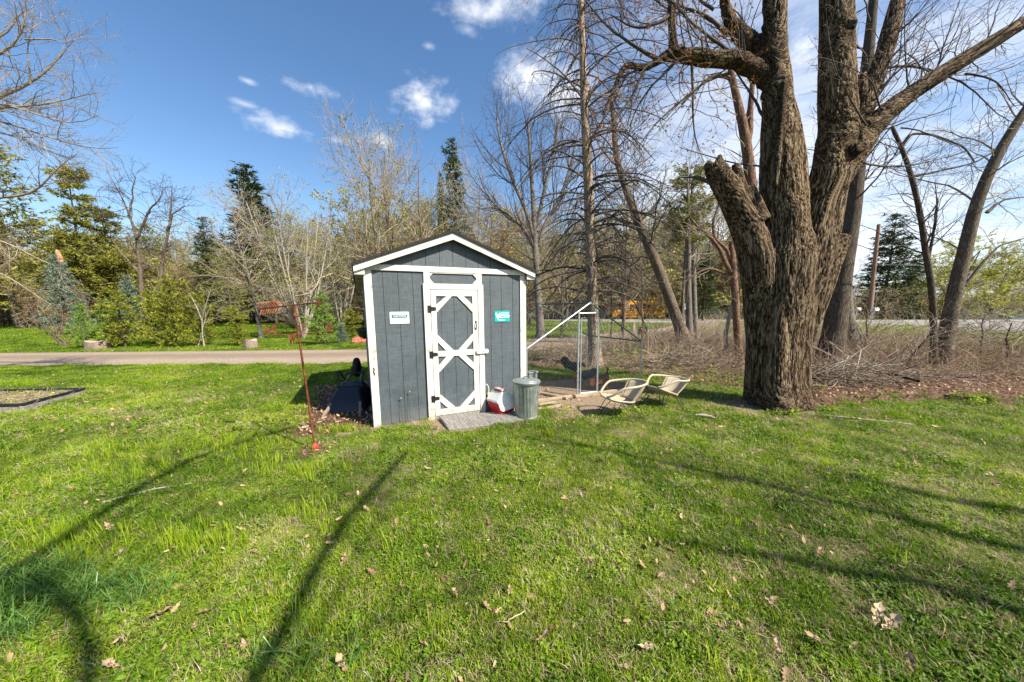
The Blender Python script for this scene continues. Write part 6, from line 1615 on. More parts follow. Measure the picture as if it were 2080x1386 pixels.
# the wood that closes the view: each tree a thing, alike ones grouped
kinds = {'bare': ('bare_tree', 'bare brown tree'), 'bud': ('budding_tree', 'olive budding tree'), 'mix': ('hemlock', 'fine-twigged evergreen'), 'tangle': ('thicket_shrub', 'twiggy thicket shrub'), 'thick': ('leafing_tree', 'dense brown-olive tree'), 'pine': ('white_pine', 'ragged dark green pine')}
TM['thick0'] = bare_tree(np.random.default_rng(130), 9, n1=26, n2=180, n3=700, n4=900, twig='twig', bk='brown_bark', bud='bud_olive', nb=4600, bs=.075, crook=.22, fine=.010, first=.08, spread=.5, l1=.46)
TM['thick1'] = bare_tree(np.random.default_rng(131), 9, n1=26, n2=180, n3=700, n4=900, twig='twig_red', bk='brown_bark', bud='bud_olive', nb=3000, bs=.075, crook=.25, fine=.010, first=.08, stems=3, spread=.6, l1=.46)
TRUE_H['thick'] = 9
REGIONS = ((-900, 200, 'behind the far-left pine'), (200, 360, 'behind the gnarled oak'), (360, 500, 'left of the tallest conifer'), (500, 730, 'just left of the shed'), (730, 915, 'behind the left roof slope'),
           (915, 1080, 'behind the right roof slope'), (1080, 1190, 'just left of the larch'), (1190, 1330, 'right of the larch'), (1330, 3000, 'left of the big maple'))
ORD = ['tallest', 'second tallest', 'third tallest', 'fourth tallest', 'fifth tallest', 'sixth tallest', 'seventh tallest', 'eighth tallest', 'ninth tallest', 'tenth tallest', 'eleventh tallest', 'twelfth tallest', 'thirteenth tallest', 'fourteenth tallest', 'fifteenth tallest', 'sixteenth tallest', 'seventeenth tallest', 'eighteenth tallest', 'nineteenth tallest', 'lowest']
plan = []
g = np.random.default_rng(200)
for n_, ulo, uhi, ylo, yhi, mix, vlo, vhi in ((40, -120, 740, 40, 56, (('bare', 3, .25), ('bud', 3, .3), ('thick', 2, .45)), 450, 545), (60, 730, 1520, 27, 48, (('bare', 3, .3), ('bud', 3, .3), ('thick', 2, .4)), 420, 530),
                                             (40, 730, 1520, 27, 42, (('thick', 2, .7), ('bud', 3, .3)), 500, 570), (40, -120, 740, 42, 52, (('thick', 2, .6), ('mix', 1, .4)), 500, 590), (54, -60, 1540, 25, 47, (('tangle', 2, 1),), 570, 612)):
    for i in range(n_):
        f = (i + g.random()) / n_; u = ulo + f * (uhi - ulo); Y0 = g.uniform(ylo, yhi); k = g.choice(len(mix), p=[m[2] for m in mix]); k, c, _ = mix[k]
        if k == 'tangle' and 1225 < u < 1355: Y0, = (44.5,)
        if k == 'tangle' and 1225 < u < 1355 and i % 2: continue
        if k == 'tangle' and u < 560: Y0 = g.uniform(40, 50)
        if u > 1090: Y0 = max(Y0, 48 if k != 'tangle' or not 1230 < u < 1350 else 43)
        if 700 < u < 1090 and Y0 > 40: Y0 -= 6
        plan.append([k, (k + str(g.integers(c))) if c > 1 else k, u, Y0, g.uniform(vlo, vhi), g.uniform(.9, 1.5) if k != 'tangle' else g.uniform(1.3, 2.2)])
cnt = {}
for p_ in sorted(plan, key=lambda q: q[4]):
    k, mk, u, Y0, vt, wd = p_; reg = [r for r in REGIONS if r[0] <= u < r[1]][0]; key = (k, reg[2]); c = cnt.get(key, 0); cnt[key] = c + 1; nm, lab = kinds[k]
    put(mk, nm, u, Y0, vt, '%s %s of the wood %s' % (ORD[min(c, 19)], lab, reg[2]), 'shrub' if k == 'tangle' else 'tree', '%ss of the background wood' % lab, wide=wd)

# saplings and brush in the wild strip
g = np.random.default_rng(210)
for u, v, h_, lab in ((1757, 722, 640, 'straight thin dark sapling in the brush right of the dark leaning trunk'), (1985, 735, 640, 'forked knee-high sapling in the brush by the right frame edge'), (2045, 742, 655, 'upright double sapling close to the right frame edge'),
                      (1832, 760, 655, 'slanting brown sapling between the two groups of trunks'), (1302, 700, 520, 'thin sapling rising right behind the chicken run'), (1264, 690, 500, 'slim straight tree behind the gate side of the chicken run'),
                      (1140, 690, 520, 'slender tree seen through the gabled run'), (1240, 688, 560, 'thin tree between the larch and the leaning tree'), (1073, 672, 560, 'thin tree beside the right corner of the shed')):
    b = G(u, v); Yb = b[1]; p = [(u, v, 3.6 * 8 / max(Yb, 8) + .8, 0)]; du = 0
    lean = {1832: 78, 1985: 15}.get(u, g.uniform(-8, 8))
    for k in range(1, 6): p.append((u + lean * k / 5 + g.normal() * 3, v + (h_ - v) * k / 5, (3.2 * 8 / max(Yb, 8) + .8) * (1 - .13 * k), 0))
    px_tree('sapling', [p], Yb, lab, 'dark_bark' if u > 1500 else 'brown_bark', 'twig', (18, 70, 90), .28 * Yb ** .75, seed=int(u), sides=7, fine=.002 + .0002 * Yb, t0=.25, bud='bud_green' if u % 2 else None, nb=90, bs=.02)


def sticks(name, N, region, L, r, z, mat, seed, up=.15, curl=.25, K=5, kind='stuff', label=None, cat=None):
    """a tangle of thin stems: loose canes, brambles or brush"""
    g = np.random.default_rng(seed); x, y = region(g, N); d = unit(np.concatenate([g.normal(size=(N, 2)), np.abs(g.normal(up, .4, (N, 1)))], 1)); l = g.uniform(*L, N); z0 = height(x, y) + g.uniform(*z, N)
    p = np.stack([x, y, z0], 1); pts = [p]
    for k in range(K - 1):
        d = unit(d + g.normal(size=(N, 3)) * curl + np.array([0, 0, -.10])); p = p + d * (l / (K - 1))[:, None]; p[:, 2] = np.maximum(p[:, 2], height(p[:, 0], p[:, 1]) + .01); pts.append(p)
    P = np.stack(pts, 1); Rr = g.uniform(*r, N)[:, None] * np.linspace(1, .5, K)[None]
    o = link(name, Wood().tube(P, Rr, 3).mesh(name, mat), None); tag(o, kind=kind); return o


def wild_region(ymin=0, ymax=99, xmin=-9, xmax=40, poly=None):
    def f(g, N):
        X, Y_ = [], []
        n = 0
        while n < N:
            x = g.uniform(xmin, xmax, N * 2); y = g.uniform(max(ymin, 4), min(ymax, 30), N * 2); m = in_poly(x, y, poly or WILD) & (y > ymin) & (y < ymax); X.append(x[m]); Y_.append(y[m]); n += m.sum()
        return np.concatenate(X)[:N], np.concatenate(Y_)[:N]
    return f


sticks('bramble_canes', 4600, wild_region(6.2, 14, 0, 14), (.3, .95), (.0022, .0048), (0, .12), 'stalk_tan', 301, up=.35)
sticks('bramble_twigs', 5600, wild_region(5.6, 18, 0, 17), (.3, 1.0), (.0018, .005), (0, .25), 'twig_red', 302, up=.4)
sticks('dry_stalks', 2600, wild_region(9, 29, 2, 15), (.5, 1.5), (.003, .006), (0, .2), 'stalk_tan', 303, up=1.2, curl=.12)
sticks('far_stalks', 2200, wild_region(9, 29, 5, 17), (.5, 1.6), (.003, .007), (0, .4), 'twig', 304, up=.8, curl=.2)


sticks('red_brush', 2600, wild_region(6.0, 13, 4.5, 18), (.3, 1.1), (.0025, .006), (0, .4), 'twig_red', 306, up=.5)
sticks('edge_twigs', 500, wild_region(7, 20, 14, 26), (.4, 1.3), (.004, .008), (0, .3), 'twig', 305, up=.9, curl=.2)


def brush_pile(name, cx, cy, rx, ry, hh, N, seed, label, mat='twig', mat2='twig_grey'):
    t = thing(name, (cx, cy, 0), 0, label, 'brush pile'); g = np.random.default_rng(seed)
    for m, n_, rad, ln in ((mat, N, (.003, .009), (.4, 1.3)), (mat2, N // 4, (.006, .014), (.6, 1.7)), ('twig_dark', N // 2, (.004, .012), (.4, 1.2))):
        a = g.uniform(0, 6.28, n_); q = np.sqrt(g.random(n_)); x = np.cos(a) * q * rx; y = np.sin(a) * q * ry; z = g.random(n_) * hh * (1 - q ** 2 * .8) + .02
        d = unit(np.concatenate([g.normal(size=(n_, 2)) * np.array([1.3, .7]), g.normal(0, .22, (n_, 1))], 1)); l = g.uniform(*ln, n_); p = np.stack([x, y, z], 1) - d * l[:, None] / 2; pts = [p]
        for k in range(5): d = unit(d + g.normal(size=(n_, 3)) * .18); p = p + d * (l / 5)[:, None]; pts.append(p)
        P = np.stack(pts, 1); P[:, :, 2] = np.abs(P[:, :, 2]) + .02
        o = link('sticks', Wood().tube(P, g.uniform(*rad, n_)[:, None] * np.linspace(1, .55, 6)[None], 4).mesh('sticks', m), None, t); o['kind'] = 'stuff'
    return t


p = G(1705, 800); brush_pile('brush_pile', p[0] + .3, p[1] + .55, 1.05, .6, .42, 420, 310, 'large tangled heap of dead branches just right of the big maple')
p = G(1830, 790); brush_pile('brush_pile', p[0], p[1] + .5, .9, .45, .2, 200, 311, 'low scatter of dead branches between the heap and the slanting trees')
p = G(1400, 745); brush_pile('brush_pile', p[0], p[1] + .2, 1.0, .5, .22, 200, 312, 'low grey brushwood heap behind the two tub chairs', 'stalk_tan', 'twig')
p = G(1352, 700); brush_pile('brush_pile', p[0], p[1] + .2, .9, .5, .3, 160, 313, 'dark brush heap at the foot of the leaning tree', 'twig_dark', 'twig')


def fallen(name, pts, label, mat='pale_bark', z=.02):
    q = []
    for u, v, r in pts:
        a = G(u, v); q.append((a[0], a[1], gz(a[0], a[1]) + z + r / F * a[1], r / F * a[1] * 1.0))
    P, Rr = line(q, 14, .004); b = P[0].copy(); t = thing(name, (b[0], b[1], 0), 0, label, 'branch')
    o = link('stick', Wood().tube(P[None], Rr[None], 7).mesh('stick', mat), None, t); o.location = (-b[0], -b[1], 0)


fallen('fallen_branch', [(1668, 849, 1.4), (1740, 857, 1.8), (1800, 862, 1.7), (1856, 869, 1.5)], 'long straight pale stick lying on the grass right of the big maple')
fallen('fallen_branch', [(584, 862, 1.2), (604, 865, 1.4), (627, 871, .9)], 'short pale stick on the grass left of the weather vane pole')
fallen('fallen_branch', [(210, 1026, 1.6), (300, 1000, 2.0), (390, 990, 1.4)], 'thin curved grey twig lying on the lawn at the left, by the longest shadow', 'twig_grey')
fallen('fallen_branch', [(738, 862, 1), (760, 852, 1.2), (772, 846, .8)], 'small forked pale stick at the foot of the shed corner')
fallen('fallen_branch', [(1700, 772, 4), (1770, 768, 4), (1810, 790, 3.4), (1860, 808, 3)], 'thick dark dead branch across the front of the brush heap', 'dark_bark', .10)
fallen('fallen_branch', [(1022, 1270, 1.2), (1045, 1262, 1.6), (1066, 1246, 1.0)], 'slim pale curved twig on the near lawn in the middle', 'stalk_tan')
fallen('wood_chip', [(1412, 850, 2.2), (1432, 852, 3.4), (1452, 856, 2.0)], 'flat pale splinter of wood on the grass left of the big maple', 'cut_wood')


for lx, lz, lab in ((.36, .36, 'dark dry weed stalk standing against the shed wall, the one nearer the corner'), (.47, .44, 'dry weed stalk with a fuzzy head against the shed wall, nearer the door')):
    p = S(lx, -.05, 0); t = thing('weed_stalk', p, 0, lab, 'weed'); MB().tube([(0, 0, -.01), (-.02, .0, lz * .5), (-.05 + lx * .1, .01, lz)], [.004, .003, .002], 5).build('stem', 'twig_dark', t); MB().lathe([(.001, 0), (.010, .008), (.008, .02), (.001, .028)], 7, c=(-.05 + lx * .1, .01, lz)).build('seed_head', 'stalk_tan', t)


# ------------------------------------------------------------------ smaller things beyond the drive
def stump(u, v, w, h, label, seed):
    b = G(u, v); t = thing('tree_stump', b, 0, label, 'stump'); g = np.random.default_rng(seed); n = 28; V = []
    ph = g.uniform(0, 6.28, 3)
    for k, z in enumerate(np.linspace(-.03, h, 6)):
        for j in range(n):
            a = 2 * math.pi * j / n; r = w / 2 * (1.12 - .14 * k / 5) * (1 + .06 * math.sin(3 * a + ph[0]) + .05 * math.sin(5 * a + ph[1]) + g.normal() * .015); V.append((r * math.cos(a), r * math.sin(a), z + (.04 * math.sin(2 * a + ph[2]) if k == 5 else 0)))
    MB().add(V, [(i * n + j, i * n + (j + 1) % n, (i + 1) * n + (j + 1) % n, (i + 1) * n + j) for i in range(5) for j in range(n)]).build('bark', 'stump_bark', t, smooth=True)
    top = [V[5 * n + j] for j in range(n)]; MB().add([(0, 0, h + .005)] + [(x * .995, y * .995, z + .001) for x, y, z in top], [(0, 1 + j, 1 + (j + 1) % n) for j in range(n)]).build('cut_face', 'cut_wood', t)


stump(201, 709, .70, .34, 'wide low tree stump beyond the drive, under the loose young evergreen', 1)
stump(511, 708, .48, .36, 'narrow stump beyond the drive, between the small cone evergreen and the vane letter N', 2)
b = G(138, 690); p0, p1 = at(136, 600, 27), at(140, 507, 27)
t = thing('snapped_trunk', (p0[0], 27, 0), 0, 'snapped-off trunk with a raw orange top above the pale blue spruce', 'tree')
zb = at(138, 532, 27)[2]; MB().tube([(0, 0, 0), (0, 0, zb)], [.24, .17], 9).build('trunk', 'stump_bark', t, smooth=True); MB().tube([(0, 0, zb - .01), (.03, 0, zb + .3), (-.08, 0, p1[2] - .2), (-.12, 0, p1[2])], [.165, .15, .13, .02], 9).build('broken_top', 'orange_wood', t)
for k, (u, v, s, lab) in enumerate(((727, 696, .30, 'flat rust-red stone nearest the shed wall beyond the drive'), (738, 695, .24, 'rust-red stone touching the shed corner beyond the drive'), (737, 687, .26, 'upper rust-red stone resting on the other two'))):
    b = G(u, 697); t = thing('red_stone', (b[0], b[1] + .1 * k, 0 if k < 2 else .16), k * .9, lab, 'stone'); m = MB(); m.lathe([(s * .8, -.02), (s, .08), (s * .8, .2), (s * .3, .27)], 9); o = m.build('rock', 'red_stone', t); wobble(o.data, .09, 3.0, k)
t = thing('wall_planter', S(-.005, 1.6, 1.24), SHED_YAW, 'black wire planter bowl hanging on the shed side wall', 'planter')
m = MB(); n = 16
V = [(-r * math.sin(math.pi * j / n), r * math.cos(math.pi * j / n), z) for r, z in ((.05, -.14), (.13, -.10), (.16, 0), (.175, .0), (.175, .035), (.15, .035)) for j in range(n + 1)]; k = n + 1
m.add(V, [(i * k + j, i * k + j + 1, (i + 1) * k + j + 1, (i + 1) * k + j) for i in range(5) for j in range(n)]); m.build('bowl', 'black_metal', t, smooth=True)
m = MB(); [m.tube([(-.17 * math.sin(a), .17 * math.cos(a), .02), (-.05 * math.sin(a), .05 * math.cos(a), -.15)], .006, 5) for a in np.linspace(.2, 2.9, 8)]; o = m.build('rib', 'black_metal', t); o['kind'] = 'stuff'


def garden_bed():
    pts = [G(173, 803), G(46, 838), G(-140, 842), G(-260, 815), G(-60, 808)]
    t = thing('garden_bed', (pts[1][0], pts[1][1], 0), 0, 'low raised garden bed edged in dark rails, full of dry stalks', 'garden bed'); o_ = pts[1] * np.array([1, 1, 0])
    q = [p - o_ for p in pts]; n = len(q); h = .13
    for i in range(n):
        a, b = q[i], q[(i + 1) % n]; MB().bar((a[0], a[1], h), (b[0], b[1], h), .055, .035).build('cap_rail', 'black_metal', t, bevel=.006)
        MB().bar((a[0], a[1], h / 2 - .02), (b[0], b[1], h / 2 - .02), .03, h - .02).build('side_board', 'grey_wood', t, bevel=.003)
    m = MB(); m.add([(p[0], p[1], h - .04) for p in q], [tuple(range(n))]); m.build('soil', 'soil', t)
    g = np.random.default_rng(5); P = np.array([p[:2] for p in pts]); x = g.uniform(P[:, 0].min(), P[:, 0].max(), 3000); y = g.uniform(P[:, 1].min(), P[:, 1].max(), 3000); k = in_poly(x, y, P); x, y = x[k][:1100], y[k][:1100]; N = len(x)
    d = unit(np.concatenate([g.normal(size=(N, 2)), np.abs(g.normal(0, .25, (N, 1)))], 1)); p = np.stack([x - o_[0], y - o_[1], np.full(N, h - .03)], 1); L_ = [p]
    for _ in range(3): p = p + d * g.uniform(.02, .06, (N, 1)); d = unit(d + g.normal(size=(N, 3)) * .3); p[:, 2] = np.maximum(p[:, 2], h - .035); L_.append(p)
    o = link('dry_stalks', Wood().tube(np.stack(L_, 1), np.full((N, 4), .0022), 3).mesh('dry_stalks', 'stalk_tan'), None, t); o['kind'] = 'stuff'
    W = Wood(); k = 700; C = np.stack([x[:k] - o_[0], y[:k] - o_[1], np.full(min(k, N), h - .02)], 1); A = unit(g.normal(size=(len(C), 3)) * np.array([1, 1, .4])); W.quads(C, A * .03, unit(np.cross(A, g.normal(size=(len(C), 3)))) * .014)
    o = link('weeds', W.mesh('weeds', 'arbor_leaf', False), None, t); o['kind'] = 'stuff'


garden_bed()


# ------------------------------------------------------------------ along the road
def mailbox(u, vb, vt, Y0, label, mat, lean=0.0, s=1.0):
    p = at(u, vb, Y0); x = p[0]; z = gz(x, Y0) if Y0 < 24 else .0; zt = at(u, vt, Y0)[2]; t = thing('mailbox', (x, Y0, z), .35, label, 'mailbox')
    MB().tube([(lean, 0, 0), (lean * .35, 0, zt - z - .35), (0, 0, zt - z - .2)], .03, 8).build('post', 'galvanised_pipe', t)
    w, l, h = .11 * s, .27 * s, .12 * s; n = 10; prof = [(-w, 0)] + [(-w * math.cos(math.pi * j / n), h + w * math.sin(math.pi * j / n)) for j in range(n + 1)] + [(w, 0)]
    M = Matrix.Translation((0, 0, zt - z - .23 * s)) @ Matrix(((0, 1, 0, 0), (1, 0, 0, 0), (0, 0, 1, 0), (0, 0, 0, 1)))
    MB().prism(prof, -l, l, M).build('box', mat, t, bevel=.004); MB().prism([(a * .96, b * .96 + .003) for a, b in prof], l + .001, l + .012, M).build('door', mat, t)
    MB().box((-.1 * s, -w - .012, zt - z - .15 * s), (-.07 * s, -w - .004, zt - z + .02 * s)).build('flag', 'red_plastic', t)


mailbox(1772, 668, 625, 25.5, 'white mailbox on a leaning metal post beside the utility pole', 'mail_white', -.35, 1.1)
mailbox(1737, 668, 625, 27.5, 'dull beige mailbox further along, left of the white mailbox', 'mail_dim', -.3, 1.0)
mailbox(1664, 668, 632, 26, 'small greenish mailbox just right of the big maple trunk', 'galvanised', -.1, .8)
b = G(1304, 692); t = thing('green_newspaper_box', (b[0], b[1], 0), -.3, 'green open-fronted newspaper box on a wooden post by the drive', 'newspaper box')
zt = at(1304, 665, b[1])[2]
for nm, a, c in (('side_panel', (-.25, -.15, zt - .33), (-.22, .25, zt)), ('side_panel', (.22, -.15, zt - .33), (.25, .25, zt)), ('top_panel', (-.25, -.15, zt + .001), (.25, .25, zt + .03)), ('bottom_panel', (-.25, -.15, zt - .36), (.25, .25, zt - .331)), ('back_panel', (-.219, .22, zt - .33), (.219, .25, zt - .001))): MB().box(a, c).build(nm, 'green_paint', t)
MB().box((-.05, -.02, -.1), (.05, .08, zt - .361)).build('post', 'stump_bark', t); MB().box((-.08, -.10, zt - .30), (.12, .2, zt - .08)).build('rolled_paper', 'red_plastic', t)
for i, (u, v, vt, lab) in enumerate(((1283, 688, 657, 'short pale wooden post left of the green newspaper box'),)):
    b = G(u, v); t = thing('wooden_post', (b[0], b[1], 0), 0, lab, 'post'); MB().tube([(0, 0, -.1), (.08, 0, at(u, vt, b[1])[2])], [.08, .07], 9).build('post', 'stalk_tan', t)
b = at(1391, 640, 38); t = thing('road_sign', (b[0], 38, 0), .1, 'small white road sign on a thin post beyond the road', 'sign'); z1 = at(1391, 617, 38)[2]; z0 = at(1391, 629, 38)[2]
MB().box((-.22, -.01, z0), (.22, .01, z1)).build('plate', 'mail_white', t); MB().tube([(0, .03, 0), (0, .03, z1)], .025, 6).build('post', 'galvanised_pipe', t)


def pole_and_wires():
    Y0 = 36.8; b = at(1766, 640, Y0); t = thing('utility_pole', (b[0], Y0, -.3), 0, 'brown wooden utility pole beyond the road in front of the broad spruce', 'utility pole')
    tp = at(1785, 456, Y0) - np.array([b[0], Y0, -.3]); MB().tube([(0, 0, 0), (tp[0], 0, tp[2])], [.22, .15], 12).build('pole', 'pole_wood', t, smooth=True)
    MB().tube([(.19, -.1, 0), (.19 + tp[0] * .4, -.1, tp[2] * .38)], .05, 6).build('conduit', 'galvanised_pipe', t)
    for k, (v0, v1, lab) in enumerate(((452, 437, 'highest of the three close power lines crossing the sky at the right'), (461, 446, 'middle one of the three close power lines at the right'), (466, 452, 'lowest of the three close power lines at the right'), (497, 484, 'single power line below the three close ones at the right'), (535, 534, 'lowest power line, running level behind the slanting trunk'))):
        a = at(1786, v0 + 3, Y0); c = at(2080, v1, 36); e = c + (c - a) * 1.2; w = thing('power_line', tuple(a), 0, lab, 'cable')
        pts = [(Vector(e - a) * f) + Vector((0, 0, -1.1 * 4 * f * (1 - f) * .25)) for f in np.linspace(0, 1, 14)]; MB().tube(pts, .013, 5).build('wire', 'ink_dark', w)


pole_and_wires()


def bus():
    b = at(1290, 640, 46); t = thing('school_bus', (b[0], 46, -.25), math.pi + .12, 'yellow-orange school bus parked beyond the road behind the trunks', 'bus')
    L_, W_, H_ = 3.6, 1.2, 2.65
    m = MB(); m.prism([(-L_, .45), (L_ - 1.1, .45), (L_ - 1.1, 2.5), (L_ - 1.3, H_), (-L_ + .15, H_), (-L_, 2.5)], -W_, W_); m.build('body', 'bus_yellow', t, bevel=.06)
    m = MB(); m.prism([(L_ - 1.1, .45), (L_, .45), (L_, 1.15), (L_ - .15, 1.4), (L_ - 1.1, 1.5)], -W_ * .9, W_ * .9); m.build('hood', 'bus_yellow', t, bevel=.08)
    for s in (-1, 1):
        for k in range(7): MB().box((-L_ + .25 + k * .82, s * (W_ + .002) - .01, 1.62), (-L_ + .9 + k * .82, s * (W_ + .002) + .01, 2.2)).build('window', 'dark_glass', t)
        for z in (.75, 1.35): MB().box((-L_ + .05, s * (W_ + .012) - .012, z), (L_ - 1.15, s * (W_ + .012) + .012, z + .07)).build('side_rail', 'rubber', t)
        for x in (-2.2, 2.75): wo = MB(); wo.tube([(0, -.14, 0), (0, .14, 0)], .46, 18); w = wo.build('wheel', 'rubber', t); w.location = (x, s * (W_ - .12), .46)
        MB().lathe([(.14, -.03), (.14, .03)], 12, c=(L_, s * .75, 1.0)).build('headlight', 'white_plastic', t)
    MB().box((L_ - 1.115, -1.0, 1.55), (L_ - 1.085, 1.0, 2.3)).build('windshield', 'dark_glass', t); MB().box((L_, -1.1, .45), (L_ + .12, 1.1, .7)).build('bumper', 'rubber', t)


bus()


def car(u, Y0, mat, rz, label, kind='van', s=1.0):
    b = at(u, 640, Y0); t = thing('parked_' + kind, (b[0], Y0, -.2), rz, label, kind); t.scale = (s,) * 3
    m = MB(); m.prism([(-2.2, .35), (2.2, .35), (2.25, .8), (2.1, 1.0), (1.3, 1.08), (.7, 1.6), (-1.9, 1.65), (-2.2, 1.1)], -.88, .88); m.build('body', mat, t, bevel=.07)
    for s_ in (-1, 1):
        m = MB(); m.prism([(.55, 1.5), (-1.75, 1.54), (-1.9, 1.1), (1.1, 1.08)], s_ * .885 - .008, s_ * .885 + .008); m.build('side_window', 'dark_glass', t)
        for x in (-1.4, 1.45): q = MB(); q.tube([(0, -.1, 0), (0, .1, 0)], .33, 18); w = q.build('wheel', 'rubber', t); w.location = (x, s_ * .8, .33)
        MB().box((2.2, s_ * .7 - .15, .72), (2.27, s_ * .7 + .15, .86)).build('headlight', 'white_plastic', t)
    m = MB(); m.prism([(.78, 1.52), (1.32, 1.10), (1.36, 1.12), (.82, 1.56)], -.75, .75); m.build('windshield', 'dark_glass', t)


car(1437, 44, 'dark_green_paint', .2, 'dark green van parked beyond the road, left of the big maple trunk')
car(1335, 50, 'mail_white', .1, 'pale car parked behind the school bus', 'car')


def house(u, Y0, w, d, zb, ze, zr, rz, roof, label):
    b = at(u, 640, Y0); t = thing('house', (b[0], Y0, zb), rz, label, 'house')
    MB().box((-w / 2, -d / 2, 0), (w / 2, d / 2, ze - zb)).build('wall', 'siding_white', t)
    for s in (-1, 1):
        m = MB(); m.prism([(-w / 2 - .3, 0)], 0, 0) if False else None
        V = [(-w / 2 - .4, s * (d / 2 + .4), ze - zb - .05), (w / 2 + .4, s * (d / 2 + .4), ze - zb - .05), (w / 2 + .4, 0, zr - zb), (-w / 2 - .4, 0, zr - zb)]; V += [(x, y, z + .12) for x, y, z in V]
        MB().add(V, [(0, 1, 2, 3), (7, 6, 5, 4), (0, 4, 5, 1), (1, 5, 6, 2), (2, 6, 7, 3), (3, 7, 4, 0)]).build('roof', roof, t)
    for s in (-1, 1): MB().add([(s * w / 2, -d / 2, ze - zb), (s * w / 2, d / 2, ze - zb), (s * w / 2, 0, zr - zb - .05)], [(0, 1, 2)]).build('gable', 'siding_white', t)
    MB().box((-w * .3, -d / 2 - .04, ze - zb - 2.3), (w * .15, -d / 2 - .005, ze - zb - .35)).build('garage_door', 'mail_white', t); MB().box((w * .25, -d / 2 - .04, ze - zb - 1.5), (w * .38, -d / 2 - .005, ze - zb - .5)).build('window', 'dark_glass', t)


house(1968, 52, 8.5, 7, -3.4, -.3, 1.05, .55, 'roof_green', 'low white house with a pale green roof beyond and below the road')
house(2030, 60, 9, 7, -3.6, -.4, .75, -.1, 'roof_dark', 'low house with a dark roof to the right of the green-roofed one')
house(1530, 60, 9, 6, -3.6, .2, 1.9, .1, 'roof_dark', 'distant house glimpsed left of the big maple trunk')


# ------------------------------------------------------------------ grass, leaves: stuff, strewn by geometry nodes
PROTO = {}


def blades_proto(name, n, h, w, lean, spread, mat, seed, seg=2, droop=.5, flat=0.0):
    g = np.random.default_rng(seed); V, Q, T = [], [], []
    for k in range(n):
        a = g.uniform(0, 6.28); r = spread * math.sqrt(g.random()); x, y = r * math.cos(a), r * math.sin(a); hh = h * g.uniform(.45, 1.15); b = g.uniform(0, 6.28); le = lean * g.uniform(.3, 1.2); dx, dy = math.cos(b) * le, math.sin(b) * le
        wx, wy = -math.sin(b + g.normal() * .5) * w / 2, math.cos(b + g.normal() * .5) * w / 2; i0 = len(V)
        for s in range(seg):
            f = s / seg; zz = hh * f * (1 - flat * f); V += [(x + dx * hh * f ** 1.5 - wx * (1 - f * .45), y + dy * hh * f ** 1.5 - wy * (1 - f * .45), zz), (x + dx * hh * f ** 1.5 + wx * (1 - f * .45), y + dy * hh * f ** 1.5 + wy * (1 - f * .45), zz)]
        V.append((x + dx * hh, y + dy * hh, hh * (1 - droop * le * .5) * (1 - flat)))
        for s in range(seg - 1): Q.append((i0 + 2 * s, i0 + 2 * s + 1, i0 + 2 * s + 3, i0 + 2 * s + 2))
        T.append((i0 + 2 * seg - 2, i0 + 2 * seg - 1, i0 + 2 * seg))
    me = mesh_np(name, np.array(V), np.array(Q).reshape(-1, 4) if Q else None, np.array(T), smooth=False); me.materials.append(MATS[mat]); return bpy.data.objects.new(name, me)


def leaf_proto(name, n, size, spread, z, mat, seed, tilt=.5, shape=None, sub=1):
    g = np.random.default_rng(seed); V, Fc = [], []
    shp = shape or [(-1, 0), (-.4, -.45), (.35, -.42), (1, 0), (.35, .42), (-.4, .45)]
    for k in range(n):
        a = g.uniform(0, 6.28); r = spread * math.sqrt(g.random()); c = Vector((r * math.cos(a), r * math.sin(a), z * g.random())); M = Matrix.Rotation(g.uniform(0, 6.28), 3, 'Z') @ Matrix.Rotation(g.normal() * tilt, 3, 'X') @ Matrix.Rotation(g.normal() * tilt, 3, 'Y'); s = size * g.uniform(.6, 1.2); i0 = len(V); cu = g.normal() * .35
        for (px, py) in shp: V.append(tuple(c + M @ Vector((px * s, py * s, (px * px * cu + abs(py) * .35) * s))))
        m = len(shp)
        if m == 6: Fc.append(tuple(i0 + q for q in range(6)))
        else:
            V.append(tuple(c)); Fc += [(i0 + q, i0 + (q + 1) % m, i0 + m) for q in range(m)]
    me = bpy.data.meshes.new(name); me.from_pydata(V, [], Fc); me.materials.append(MATS[mat]); return bpy.data.objects.new(name, me)


OAK = [(-1, 0), (-.66, -.08), (-.50, -.24), (-.36, -.24), (-.30, -.15), (-.14, -.18), (.02, -.38), (.16, -.38), (.20, -.24), (.38, -.24), (.54, -.36), (.68, -.30), (.76, -.14), (1, 0), (.78, .12), (.66, .30), (.50, .34), (.40, .22), (.20, .20), (.14, .40), (-.02, .38), (-.12, .17), (-.30, .14), (-.38, .25), (-.54, .22), (-.66, .08)]


